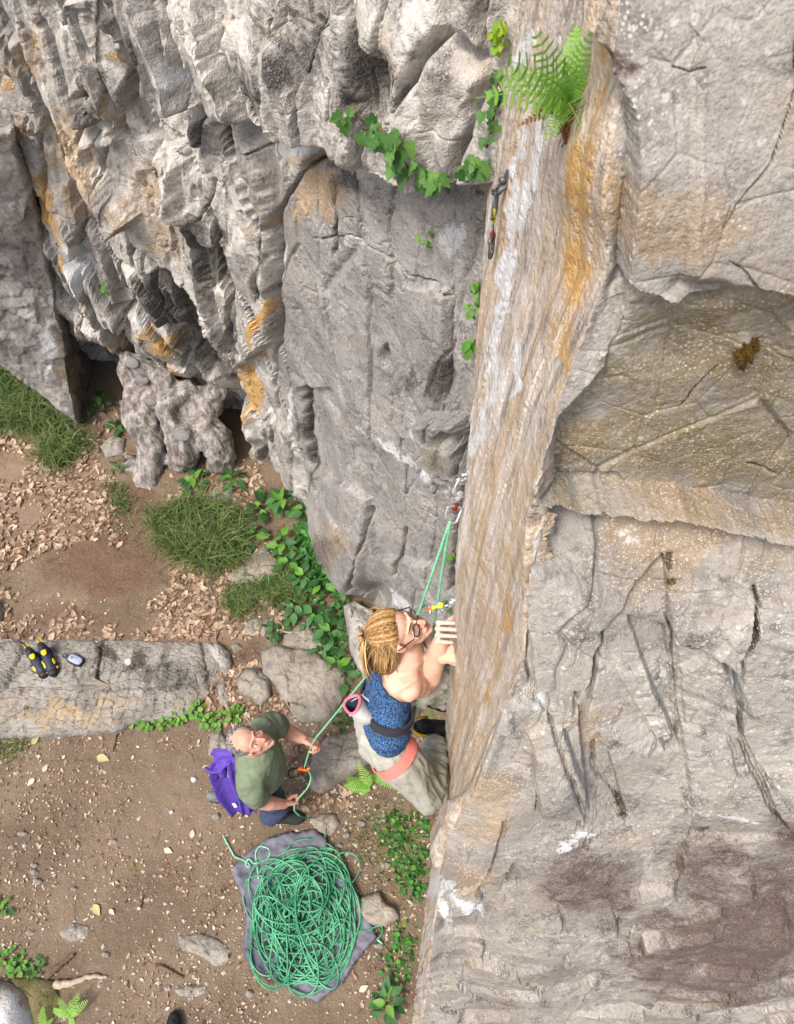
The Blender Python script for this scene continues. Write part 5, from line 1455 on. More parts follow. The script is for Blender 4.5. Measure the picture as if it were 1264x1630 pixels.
# ------------------------------------------------------------------ the belayer
BM = 1.055
fm_ = lambda p: CC + (np.array(p, float) - CC) * BM
hc2 = W(399, 1180, 4.36)
fm = np.array([0.60, -0.10, 0.80]); um = np.array([-0.80, 0.0, 0.60])
Bm = basis(fm, um)
MS = 0.95
sR = fm_([-0.80, 1.00, 1.41]); sL = fm_([-0.73, 1.35, 1.45])
eR = W(416, 1277, 4.78); wR = W(452, 1280, 4.92); hR = W(462, 1278, 4.97)
eL = W(452, 1162, 4.85); wL = W(482, 1176, 4.72); hL = W(490, 1181, 4.68)
m2 = (sR + sL) / 2; p2 = fm_([-0.82, 1.165, 0.98]); w2 = fm_([-0.78, 1.17, 1.14])
sd2 = (sL - sR) / np.linalg.norm(sL - sR); fd2 = np.cross(sd2, (0, 0, 1))
hand2R = hand_pieces(wR, (hR - wR) + np.array([0.02, 0, -0.03]), np.array([0.2, 0.85, -0.35]), -1, (0.95, 1.25, 0.9), 0, 1.08, thumb=np.array([0.7, 0.5, 0.35]))
hand2L = hand_pieces(wL, np.array([0.85, -0.35, 0.05]), np.array([0.1, -0.75, -0.5]), 1, (0.95, 1.25, 0.9), 0, 1.08, thumb=np.array([0.6, -0.5, 0.5]))
Vm, Fm = fused(head_pieces(hc2, Bm, MS) + hand2R + hand2L + [
    tube([hc2 + Bm @ np.array([0, -0.025, -0.06]), m2 + np.array([-0.02, 0, 0.10]), m2 + np.array([-0.02, 0, 0])], [0.058, 0.064, 0.09], 16),
    tube([m2 + np.array([0, 0, -0.06]), p2 + np.array([0, 0, 0.15])], [0.095, 0.09], 16),
    tube([m2 + (sR - m2) * 0.4, sR + np.array([0, 0, -0.03]), eR], [0.045, 0.045, 0.043], 14), tube([eR, eR + (wR - eR) * 0.3, wR], [0.044, 0.048, 0.030], 14),
    tube([m2 + (sL - m2) * 0.4, sL + np.array([0, 0, -0.03]), eL], [0.045, 0.045, 0.043], 14), tube([eL, eL + (wL - eL) * 0.3, wL], [0.044, 0.048, 0.030], 14)], 0.0045, 2)
org2 = np.array([-0.95, 1.17, 0.0])
man = empty('person', org2, 'belayer in olive green t-shirt and dark jeans looking up, hands on the rope', 'person')
loc = (Vm - hc2) @ Bm
nearh = np.linalg.norm(loc, axis=1) < 0.17
at3 = np.zeros((len(Vm), 3))
at3[:, 0] = np.where(nearh, np.exp(-((np.abs(loc[:, 0]) - 0.042) ** 2 + (loc[:, 2] + 0.03) ** 2) / 0.0009) * 0.7 + 0.9 * np.exp(-((loc[:, 1] - 0.108) ** 2 + (loc[:, 2] + 0.03) ** 2) / 0.0006), 0.25)
at3[:, 2] = np.where(nearh, 0.55 * sstep(-0.045, -0.065, loc[:, 2]) * sstep(0.01, 0.04, loc[:, 1]), 0)
mfh = (loc[:, 1] > 0.05) & (loc[:, 2] > 0.035) & (np.abs(loc[:, 0]) < 0.05) & nearh
Vm = Vm + vnormals(Vm, Fm) * np.where(mfh, -0.0016 * (np.sin(loc[:, 2] * 560) > 0.4), 0)[:, None]
link('body', npmesh('body', Vm - org2, Fm, True, {'ma': at3}), M['skin_m'], man)
face_parts(man, hc2, Bm, MS, org2, 'greyhair', 'lip', (0.0, 1, 0.15))
# short grey hair round the back and sides
rh = random.Random(21)
hv, hf, ha, nn = [], [], [], 0
TM = lambda p: hc2 + Bm @ (np.array(p, float) * MS)
for k in range(5200):
    a = rh.uniform(-math.pi, math.pi); z = rh.uniform(-0.05, 0.125)
    dirn = np.array([math.sin(a), math.cos(a), 0])
    e = math.sqrt(max(0.02, 1 - ((z - 0.045) / 0.082) ** 2)) if z > 0.0 else 0.84 + z * 2
    p = np.array([0.075 * e * dirn[0], 0.095 * e * dirn[1] - 0.012, z])
    if z < 0.0 and p[1] > -0.02: continue
    if 0.0 <= z < 0.085 and p[1] > 0.012 + 0.25 * z: continue
    if z >= 0.085 and (p[1] > 0.012 or rh.random() < 0.35): continue
    nrm = np.array([p[0] / 0.075, (p[1] + 0.012) / 0.095, (z - 0.045) / 0.082]); nrm /= np.linalg.norm(nrm)
    tip = p + nrm * rh.uniform(0.004, 0.012) + np.array([0, -0.014, -0.008]) + 0.003 * np.array([rh.gauss(0, 1) for _ in range(3)])
    lock([TM(p - nrm * 0.004), TM((p + tip) / 2 + nrm * 0.003), TM(tip)], [0.0020, 0.0022, 0.0010], min(1, max(0, rh.gauss(0.48, 0.26))), 3)
HV = np.concatenate(hv); HA = np.concatenate(ha)
me = bpy.data.meshes.new('hair'); me.from_pydata((HV - org2).tolist(), [], [list(f) for f in hf]); me.polygons.foreach_set('use_smooth', [True] * len(me.polygons))
aa = me.attributes.new('ma', 'FLOAT_COLOR', 'POINT'); aa.data.foreach_set('color', np.stack([HA, HA, HA, np.ones_like(HA)], -1).astype(np.float32).ravel())
link('hair', me, M['greyhair'], man)
# t-shirt
Vs, Fs = fused([tube([m2 + np.array([0, 0, -0.015]), w2 + np.array([0.02, 0, 0.06]), w2 + np.array([0.015, 0, -0.06]), p2 + np.array([0, 0, 0.0])], [0.158, 0.156, 0.156, 0.155], 32, True, None, (0.74, fd2)),
                tube([m2 + np.array([0, 0, 0.015]), sR + (m2 - sR) * 0.2, sR + (eR - sR) * 0.25, sR + (eR - sR) * 0.68], [0.080, 0.076, 0.070, 0.066], 24, False),
                tube([m2 + np.array([0, 0, 0.015]), sL + (m2 - sL) * 0.2, sL + (eL - sL) * 0.25, sL + (eL - sL) * 0.68], [0.080, 0.076, 0.070, 0.066], 24, False),
                tube([sR + np.array([0, 0.06, 0.035]), m2 + np.array([-0.02, 0, 0.045]), sL + np.array([0, -0.06, 0.035])], [0.055, 0.062, 0.055], 14)], 0.0075, 5)
Vs = wrinkle(Vs, Fs, 0.014, 7, 221, (0.5, 0.4, 1), 0.3)
Vs = wrinkle(Vs, Fs, 0.0025, 24, 222, (0.3, 0.2, 1), 0.5)
garment('t_shirt', (Vs, Fs), M['shirt'], man, org2)
nk = m2 + np.array([-0.02, 0, 0.075])
# jeans
fR = ga(432, 1301, 0.02); fL = ga(365, 1268, 0.02)
fR = np.array([fR.x, fR.y, 0.06]); fL = np.array([fL.x, fL.y, 0.06])
kR = (p2 + np.array([0.02, -0.09, -0.06]) + fR) / 2 + np.array([0.07, -0.01, 0.0]); kL = (p2 + np.array([-0.02, 0.09, -0.06]) + fL) / 2 + np.array([0.03, 0.01, 0])
Vj, Fj = fused([tube([p2 + np.array([0, 0, 0.08]), p2 + np.array([0, 0, -0.05])], [0.165, 0.16], 18, True, None, (0.78, fd2)),
                tube([p2 + np.array([0.02, -0.075, -0.05]), kR, fR + np.array([0, 0, 0.02])], [0.108, 0.078, 0.068], 16), tube([p2 + np.array([-0.02, 0.075, -0.05]), kL, fL + np.array([0, 0, 0.02])], [0.108, 0.078, 0.068], 16)], 0.009, 4)
Vj = wrinkle(Vj, Fj, 0.009, 10, 231, (1, 0.3, 0.1), 0.4)
garment('jeans', (Vj, Fj), M['jeans'], man, org2)
mesh('belt', [band(p2 + np.array([0, 0, 0.06]) - org2, (0, 0, 1), 0.162, 0.124, 0.045, 0.010, sd2, 40)], M['black'], man)
# shoes: heel, toe on the ground
for nm, (hx0, hy0), (tx0, ty0), upm in (('shoe', (417, 1302), (486, 1302), 'sole'), ('shoe', (333, 1270), (392, 1268), 'shoegrey')):
    h_ = np.array(ga(hx0, hy0, 0.03)); t_ = np.array(ga(tx0, ty0, 0.03))
    h_[2] = gz(h_[0], h_[1]) + 0.015; t_[2] = gz(t_[0], t_[1]) + 0.012
    up_, so, B_, f_, u_, L_ = shoe_pieces(h_, t_, (0, 0, 1))
    s_ = garment(nm, fused(up_, 0.008, 3), M[upm], man, org2)
    garment('sole', fused(so, 0.008, 2), M['black'] if upm == 'sole' else M['sole'], s_, org2)
    for L__ in laces(h_, f_, u_, B_, L_):
        mesh('lace', [(L__[0] - org2, L__[1])], M['cord'], s_)
# purple jacket tied round the waist, hanging behind
def cloth_strip(path, widths, side, mat, name, parent, org, amp=0.02, seed=1, nu=28, nv=40, th=0.006, fold=3.0):
    P_ = np.array(path, float)
    tt = np.linspace(0, 1, len(P_)); q = np.linspace(0, 1, nv)
    C_ = np.stack([np.interp(q, tt, P_[:, k]) for k in range(3)], -1)
    for _ in range(3):
        C_[1:-1] = (C_[:-2] + 2 * C_[1:-1] + C_[2:]) / 4
    Wd = np.interp(q, np.linspace(0, 1, len(widths)), widths)
    T_ = np.gradient(C_, axis=0); T_ /= np.linalg.norm(T_, axis=1, keepdims=True)
    S_ = np.array(side, float) - T_ * (T_ @ np.array(side, float))[:, None]; S_ /= np.linalg.norm(S_, axis=1, keepdims=True)
    N_ = np.cross(T_, S_)
    u = np.linspace(-1, 1, nu)
    G = C_[:, None] + S_[:, None] * (u[None, :, None] * Wd[:, None, None] / 2)
    wv = amp * (np.sin(u[None] * math.pi * fold + 2.2 * q[:, None] + seed) * (0.4 + 0.6 * q[:, None]) * (1 - 0.6 * u[None] ** 4) + 0.8 * fbm(G, 9, 3, seed)) + 0.35 * amp * fbm(G, 30, 2, seed + 3)
    G = G + N_[:, None] * wv[..., None]
    n = grid_normals(G)
    Vv = np.concatenate([G.reshape(-1, 3), (G - n * th).reshape(-1, 3)]) - org
    f0 = grid_faces(nv, nu); m = nv * nu
    F_ = [tuple(x) for x in f0] + [tuple(x + m) for x in f0[:, ::-1]]
    i = np.arange(m).reshape(nv, nu)
    loop = list(i[0]) + list(i[1:, -1]) + list(i[-1, -2::-1]) + list(i[-2:0:-1, 0])
    F_ += [(a, b, b + m, a + m) for a, b in zip(loop, loop[1:] + loop[:1])]
    o = mesh(name, (Vv, [tuple(map(int, f)) for f in F_]), mat, parent)
    return o, G, n
jk, G, n_ = cloth_strip([W(352, 1208, 4.86), W(357, 1228, 4.96), W(369, 1258, 5.08), W(388, 1290, 5.25)], [0.15, 0.20, 0.21, 0.17], (0.75, 0.55, 0.1), M['purple'], 'jacket', man, org2, 0.013, 5, 34, 44, 0.008, 1.3)
slv, G2, n2_ = cloth_strip([W(372, 1206, 4.74), W(350, 1206, 4.80), W(341, 1218, 4.88), W(349, 1236, 4.96)], [0.10, 0.13, 0.13, 0.09], (0.3, 0.3, 0.9), M['purple'], 'sleeve', jk, org2, 0.012, 9, 16, 26, 0.01, 2.0)
slv, G3, n3_ = cloth_strip([W(372, 1212, 4.76), W(380, 1240, 4.92), W(392, 1270, 5.06), W(397, 1296, 5.22)], [0.09, 0.12, 0.11, 0.10], (0.8, 0.3, 0.1), M['purple'], 'sleeve', jk, org2, 0.012, 12, 16, 26, 0.012, 2.0)
def patch(G, n, i0, i1, j0, j1, name, parent, off=0.005, taper=0.0):
    nv, nu = G.shape[:2]
    A_, B__ = max(int(i0 * nv), 0), int(i1 * nv); C__, D_ = int(j0 * nu), int(j1 * nu)
    sub = G[A_:B__, C__:D_] + n[A_:B__, C__:D_] * off
    if taper:
        cc = sub.mean(1, keepdims=True); k = np.abs(np.linspace(-1, 1, sub.shape[0]))[:, None, None]
        sub = cc + (sub - cc) * (1 - taper * k)
    m = sub.shape[0] * sub.shape[1]
    f0 = grid_faces(*sub.shape[:2])
    mesh(name, (sub.reshape(-1, 3) - org2, [tuple(map(int, x)) for x in f0]), M['print'], parent)
patch(G, n_, 0.28, 0.55, 0.55, 0.68, 'white_print', jk, 0.016, 0.8)
patch(G, n_, 0.80, 0.90, 0.30, 0.46, 'white_print', jk, 0.016)
patch(G2, n2_, 0.70, 0.86, 0.40, 0.62, 'white_print', jk, 0.014, 0.4)
# ------------------------------------------------------------------ ropes, bolts, quickdraws
def rock_at(px, py):
    z = P2[..., 2] - CAM_H
    d = CP * P2[..., 1] - SP * z
    x = IW / 2 + FOC * P2[..., 0] / d; y = IH / 2 - FOC * (SP * P2[..., 1] + CP * z) / d
    k = np.unravel_index(np.argmin((x - px) ** 2 + (y - py) ** 2 + 4e-3 * d), x.shape)
    return P2[k].copy()

def spline(pts, n):
    P_ = np.array([np.array(p, float) for p in pts])
    L = np.concatenate([[0], np.cumsum(np.linalg.norm(np.diff(P_, axis=0), axis=1))])
    q = np.linspace(0, L[-1], n)
    C_ = np.stack([np.interp(q, L, P_[:, k]) for k in range(3)], -1)
    for _ in range(int(n / len(pts) * 0.6)):
        C_[1:-1] = (C_[:-2] + 2 * C_[1:-1] + C_[2:]) / 4
    return list(C_)

def carabiner(name, top, bot, side, w, mat, parent, org, wire=True, r=0.0048):
    top = np.array(top); bot = np.array(bot); a = bot - top; L = np.linalg.norm(a); a /= L
    s = np.array(side, float); s -= a * np.dot(s, a); s /= np.linalg.norm(s)
    prof = [(0.0, 0.0), (0.02, 0.30), (0.10, 0.44), (0.30, 0.46), (0.60, 0.46), (0.86, 0.50), (0.97, 0.36), (1.0, 0.0), (0.97, -0.34), (0.86, -0.50)]
    pts = [top + a * L * u + s * w * v for u, v in prof]
    o = mesh(name, [tube([p - org for p in spline(pts, 30)], [r] * 30, 8)], mat, parent)
    g = [top + a * L * 0.86 - s * w * 0.50, top + a * L * 0.5 - s * w * 0.50, top + a * L * 0.16 - s * w * 0.42, top + a * L * 0.03 - s * w * 0.2, top]
    mesh('gate', [tube([p - org for p in spline(g, 14)], [r * (0.6 if wire else 0.95)] * 14, 6)], mat, o)
    return o

def quickdraw(label, top, bot, side, mats, sling_w=0.016, frac=(0.36, 0.64), cw=0.046):
    top = np.array(top); bot = np.array(bot)
    qd = empty('quickdraw', top, label, 'quickdraw')
    a = bot - top
    o_ = top
    carabiner('carabiner', top, top + a * frac[0], side, cw, M[mats[0]], qd, o_)
    c = np.cross(a, side); c /= np.linalg.norm(c)
    p0, p1 = top + a * (frac[0] - 0.05), top + a * (frac[1] + 0.05)
    s = np.array(side, float); s /= np.linalg.norm(s)
    sl = mesh('sling', [tube([p0 - o_, p0 * 0.7 + p1 * 0.3 - o_, p0 * 0.3 + p1 * 0.7 - o_, p1 - o_], [sling_w * 0.62, sling_w * 0.5, sling_w * 0.5, sling_w * 0.62], 10, True, None, (0.35, c))], M[mats[1]], qd)
    mesh('keeper', [tube([p1 - a * 0.07 - o_, p1 + a * 0.0 - o_], [sling_w * 0.72] * 2, 10, True, None, (0.5, c))], M[mats[2]], qd)
    mesh('sling_end', [tube([p0 - o_, p0 + a * 0.08 - o_], [sling_w * 0.78] * 2, 10, True, None, (0.45, c))], M[mats[4]], qd)
    carabiner('carabiner', bot, top + a * frac[1], side, cw, M[mats[3]], qd, o_)
    return qd

def hanger(label, p, nrm, down, mat='steel'):
    p = np.array(p, float); n = np.array(nrm, float); n /= np.linalg.norm(n)
    d = np.array(down, float); d -= n * np.dot(d, n); d /= np.linalg.norm(d); s = np.cross(n, d)
    h = empty('bolt_hanger', p, label, 'bolt hanger')
    mesh('plate', [tube([-d * 0.012 + n * 0.004, d * 0.012 + n * 0.005, d * 0.022 + n * 0.016], [0.013, 0.014, 0.011], 12, True, None, (0.22, n))], M[mat], h)
    ring = [d * 0.026 + n * 0.022 + 0.011 * (math.cos(a) * n + math.sin(a) * d) for a in np.linspace(0, 2 * math.pi, 17)]
    mesh('eye', [tube(ring, 0.0042, 8, False)], M[mat], h)
    mesh('bolt_head', [tube([n * 0.004, n * 0.020], [0.0085, 0.0085], 6, False)], M[mat], h)
    return p + d * 0.032 + n * 0.024

WALLN = np.array([-0.93, -0.30, 0.1])
b1 = rock_at(809, 286); e1 = hanger('steel bolt hanger high on the layered rock edge', b1, WALLN, (0, 0, -1))
bot1 = np.array(at(795, 410, proj(b1)[2] + 0.13)); bot1[0] = min(bot1[0], e1[0] - 0.0)
quickdraw('unused quickdraw with grey and yellow sling hanging high on the rock edge', e1, bot1, (0.3, 1, 0.2), ('steel', 'sling', 'red', 'steel', 'lime'))
b2 = rock_at(744, 756); e2 = hanger('bright steel bolt hanger on the rock edge above the climber', b2, WALLN, (0, 0, -1), 'alloy')
e2 = np.array(at(741, 762, proj(b2)[2] - 0.02))
bot2 = np.array(at(716, 832, proj(b2)[2] + 0.02))
quickdraw('silver quickdraw above the climber carrying the green rope', e2, bot2, (0.8, 0.5, 0.1), ('alloy', 'sling', 'red', 'alloy', 'cord'), 0.015, (0.40, 0.62), 0.052)
b3 = rock_at(723, 957); hanger('small steel bolt hanger beside the climber hand', b3, WALLN, (0, 0, -1), 'alloy')
e3 = np.array(at(721, 957, proj(b3)[2] - 0.01)); bot3 = np.array(at(667, 975, proj(b3)[2] + 0.14))
quickdraw('white and lime quickdraw stretched beside the climber face', e3, bot3, (0.0, 0.6, 0.4), ('alloy', 'lime', 'orange', 'alloy', 'lime'), 0.013, (0.38, 0.66), 0.036)

# the one rope: climber -> two quickdraws -> belayer -> heap on the tarp
ropeo = np.array([0, 0, 0.0])
rope = empty('climbing_rope', tuple(ga(485, 1455)), 'green climbing rope running from the climber through the quickdraws to the belayer and heap', 'rope')
ro = np.array(rope.location)
q2 = bot2 + np.array([0, 0, 0.004]); q3 = bot3 + np.array([0, 0, 0.004])
RR = 0.0052
mesh('climber_strand', [tube([p - ro for p in spline([CL_TIE + np.array([0, 0, -0.03]), CL_TIE + np.array([0.01, 0, 0.06]), W(682, 1080, 3.36), W(690, 1000, 3.03), (q2 * 0.5 + W(690, 1000, 3.03) * 0.5), q2], 24)], [RR] * 24, 10)], M['rope_pale'], rope)
mesh('middle_strand', [tube([p - ro for p in (q2, q2 * 0.5 + q3 * 0.5, q3)], [RR] * 3, 10)], M['rope_pale'], rope)
hLp = W(496, 1183, 4.65); dev = W(484, 1224, 4.92)
fLb = q3 * 0.02 + hLp * 0.98
pts = [q3, q3 * 0.5 + hLp * 0.5, hLp, W(490, 1203, 4.77), dev]
mesh('belay_strand', [tube([p - ro for p in spline(pts, 40)], [RR] * 40, 10)], M['rope_pale'], rope)
hRp = W(469, 1277, 4.96)
g1 = np.array(gp(470, 1306)) + np.array([0, 0, 0.02])
pts = [dev, W(491, 1226, 4.94), W(496, 1238, 5.0), W(490, 1255, 5.0), W(478, 1267, 4.98), hRp, W(468, 1290, 5.08), W(476, 1298, 5.24)]
mesh('brake_strand', [tube([p - ro for p in spline(pts, 40)], [RR] * 40, 10)], M['rope_pale'], rope)
bd = empty('belay_device', dev, 'small orange belay device on the rope between the belayer hands', 'belay device')
mesh('body', [ell((0, 0, 0), (0.030, 0.016, 0.022), basis((0.3, 0.9, 0.2), (0, 0, 1)), 14, 10), tube([(-0.03, 0.0, 0), (0.03, 0.0, 0.01)], [0.012, 0.012], 10)], M['orange'], bd)
carabiner('carabiner', np.array((-0.02, -0.01, -0.01)), np.array((-0.10, -0.02, -0.05)), (0, 1, 0.2), 0.05, M['blackmetal'], bd, np.zeros(3))
mesh('side_plate', [box((0.006, 0.0, 0.024), (0.03, 0.012, 0.006))], M['black'], bd)

# ------------------------------------------------------------------ rope tarp and rope heap
t = NT('grey_tarp_cloth')
n1 = t.noise(8, 3); n2 = t.noise(300, 2)
c = t.mix(t.ramp(n1, 0.35, 0.65), srgb(104, 104, 116, 0.62), srgb(128, 128, 138, 0.62))
M['tarp'] = t.done(t.mix(t.ramp(n2, 0.5, 0.7, 0, 0.2), c, srgb(80, 80, 92, 0.62)), 0.75, t.bump(n2, 0.25, 0.002))
tp = [(502, 1321), (520, 1337), (528, 1375), (562, 1402), (584, 1455), (601, 1492), (568, 1530), (546, 1566), (508, 1596), (472, 1582), (440, 1558), (402, 1546), (387, 1512), (393, 1470), (384, 1420), (369, 1392), (378, 1372), (402, 1352), (426, 1336), (462, 1326)]
XX, YY = np.meshgrid(np.arange(360, 612, 2.6), np.arange(1312, 1604, 2.6))
sdt = poly_sd(XX, YY, tp)
G_ = np.stack([np.zeros_like(XX)] * 3, -1)
dG = gdep(YY, 0.0)
G_ = atn(XX, YY, dG)
gh = ground_h(G_[..., 0], G_[..., 1])
q = np.stack([XX, YY, XX * 0], -1)
fold = 0.030 * fbm(q, 0.022, 3, 241, 0.5, True) + 0.010 * fbm(q, 0.07, 2, 242, 0.5, True) + 0.018 * sstep(26, 0, sdt) * (0.6 + fbm(q, 0.05, 2, 243))
G_[..., 2] = gh + 0.022 + np.maximum(fold, -0.004)
Gm = (sdt > -1.5)
G_[..., 2] -= 0.016 * sstep(5, -1.5, sdt)
fq = grid_faces(*XX.shape)
fq = fq[Gm.reshape(-1)[fq].all(1)]
used, inv = np.unique(fq, return_inverse=True)
tv = G_.reshape(-1, 3)[used]; tf = inv.reshape(fq.shape)
to = np.array(gp(490, 1460))
me = npmesh('rope_tarp', tv - to, tf)
if me.polygons[len(tf) // 2].normal.z < 0: me.flip_normals()
tarp = link('rope_tarp', me, M['tarp']); tarp.location = to
md = tarp.modifiers.new('thick', 'SOLIDIFY'); md.thickness = 0.004; md.offset = -1
tag(tarp, 'crumpled grey rope tarp spread on the ground under the rope heap', 'tarp')

rr_ = random.Random(5)
cen = to + np.array([0, 0, 0.03])
def heap_path(nl, seed, rx, ry, cx, cy, z0, z1, npl=22):
    r = random.Random(seed)
    out = []
    a = r.uniform(0, 6.28)
    ccx, ccy, R1, R2, ph = 0, 0, rx, ry, 0
    nx, ny, n1_, n2_, nph = r.uniform(-1, 1) * rx * 0.45, r.uniform(-1, 1) * ry * 0.45, rx * r.uniform(0.3, 0.75), ry * r.uniform(0.3, 0.75), r.uniform(0, 3)
    for k in range(nl):
        ox, oy, o1, o2, oph = nx, ny, n1_, n2_, nph
        big = r.random() < 0.28
        n1_ = rx * (r.uniform(0.5, 0.9) if big else r.uniform(0.14, 0.5)); n2_ = ry * (r.uniform(0.5, 0.9) if big else r.uniform(0.14, 0.5))
        gs_ = lambda: r.uniform(-1, 1)
        nx = gs_() * (rx - n1_) * 1.05; ny = gs_() * (ry - n2_) * 1.05; nph = r.uniform(-0.6, 0.6)
        dirn = 1 if r.random() < 0.85 else -1
        steps = int(npl * r.uniform(0.6, 1.25))
        for j in range(steps):
            q = j / steps; q = q * q * (3 - 2 * q)
            a += dirn * 2 * math.pi / npl
            x = (ox + (nx - ox) * q) + (o1 + (n1_ - o1) * q) * math.cos(a + oph + (nph - oph) * q)
            y = (oy + (ny - oy) * q) + (o2 + (n2_ - o2) * q) * math.sin(a)
            rad = math.hypot(x / rx, y / ry)
            zz_ = z0 + (z1 - z0) * (k + q) / nl
            hmax = 0.02 + 0.075 * max(0, 1 - rad ** 2)
            out.append(np.array([cx + x, cy + y, min(zz_, 1) * hmax + 0.006 * math.sin(3.1 * a + k)]))
    return out
hp_ = heap_path(70, 3, 0.40, 0.47, 0, 0, 0.0, 1.0, 30)
HC = np.array(hp_)
for _ in range(2):
    HC[1:-1] = (HC[:-2] + 2 * HC[1:-1] + HC[2:]) / 4
cxy = np.array(gp(482, 1456))
HC[:, 0] += cxy[0]; HC[:, 1] += cxy[1]; HC[:, 2] += ground_h(HC[:, 0], HC[:, 1]) + 0.046
start = [np.array(gp(520, 1318)) + np.array([0, 0, 0.04]), np.array(gp(517, 1345)) + np.array([0, 0, 0.05]), np.array(gp(505, 1375)) + np.array([0, 0, 0.06])]
lead = spline([W(476, 1298, 5.24), np.array(gp(490, 1304)) + np.array([0, 0, 0.015]), np.array(gp(512, 1306)) + np.array([0, 0, 0.012])] + start + [HC[0]], 60)
mesh('rope_heap', [tube([p - ro for p in list(lead) + list(HC[1:])], [RR] * (len(lead) + len(HC) - 1), 7)], M['rope'], rope)
for k, (pp, sd_) in enumerate((([(428, 1330)], 1),)):
    pass
tail = [np.array(gp(x, y)) + np.array([0, 0, h]) for x, y, h in ((356, 1331, 0.02), (364, 1346, 0.02), (374, 1365, 0.02), (392, 1372, 0.045), (402, 1380, 0.06), (396, 1384, 0.06), (392, 1376, 0.06), (400, 1368, 0.07), (404, 1378, 0.07), (420, 1374, 0.05), (432, 1364, 0.05), (430, 1352, 0.05), (414, 1348, 0.05), (408, 1360, 0.05), (414, 1400, 0.06))]
mesh('rope_tail', [tube([p - ro for p in spline(tail, 70)], [RR] * 70, 8)], M['rope_pale'], rope)
tail = [np.array(gp(x, y)) + np.array([0, 0, h]) for x, y, h in ((540, 1440, 0.09), (561, 1470, 0.06), (572, 1485, 0.05), (590, 1480, 0.04), (606, 1472, 0.03), (611, 1480, 0.02), (604, 1494, 0.02), (590, 1498, 0.03), (560, 1500, 0.05), (520, 1506, 0.07))]
tl = mesh('rope_tail', [tube([p - ro for p in spline(tail, 60)], [RR] * 60, 8)], M['rope'], rope)
e_ = np.array(gp(605, 1499)) + np.array([0, 0, 0.02]) - ro
mesh('rope_end', [tube([e_ + np.array([-0.012, 0.008, 0]), e_ + np.array([0.012, -0.012, 0])], [RR * 1.5] * 2, 8)], M['rope_pale'], tl)

# ------------------------------------------------------------------ chalk bag, shoes on the ledge, speaker, boot
cb = W(561, 1121, 3.24)
chalk = empty('chalk_bag', cb, 'pale chalk bag with bright pink rim hanging behind the climber hip', 'chalk bag')
axb = np.array([-0.60, 0.30, 0.75]); axb /= np.linalg.norm(axb)
ub = np.cross(axb, (1, 0.6, 0)); ub /= np.linalg.norm(ub); vb = np.cross(axb, ub)
rings = []
for z, r in ((0.0, 0.045), (-0.03, 0.047), (-0.07, 0.046), (-0.10, 0.043), (-0.112, 0.026), (-0.116, 0.004)):
    rings.append([axb * z + r * (1 + 0.10 * math.sin(3 * a + z * 30)) * (math.cos(a) * ub * 1.15 + math.sin(a) * vb * 0.85) for a in np.linspace(0, 2 * math.pi, 20, endpoint=False)])
inner = []
for z, r in ((0.0, 0.041), (-0.05, 0.039), (-0.08, 0.030), (-0.085, 0.003)):
    inner.append([axb * z + r * (1 + 0.10 * math.sin(3 * a + z * 30)) * (math.cos(a) * ub * 1.15 + math.sin(a) * vb * 0.85) for a in np.linspace(0, 2 * math.pi, 20, endpoint=False)])
def loft(rings):
    V_ = np.array(rings).reshape(-1, 3); n = len(rings[0])
    return V_, [(k * n + j, k * n + (j + 1) % n, (k + 1) * n + (j + 1) % n, (k + 1) * n + j) for k in range(len(rings) - 1) for j in range(n)]
mesh('pouch', [loft(rings)], M['chalkbag'], chalk)
mesh('lining', [loft(inner)], M['navy'], chalk)
mesh('rim', [tube([np.array(p) * 0.97 for p in rings[0]] + [np.array(rings[0][0]) * 0.97], 0.0065, 8, False)], M['pink'], chalk)
mesh('chalk', [ell(axb * -0.06, (0.022, 0.022, 0.012))], M['white'], chalk)
mesh('strap', [tube([ub * 0.05 - axb * 0.02, ub * 0.03 + np.array([0.05, 0.02, 0.01]), np.array([0.085, 0.0, 0.01])], [0.006] * 3, 8), tube([vb * 0.04 - axb * 0.03, np.array([0.05, -0.03, -0.03]), np.array([0.10, -0.03, -0.02])], [0.005] * 3, 8)], M['cord'], chalk)

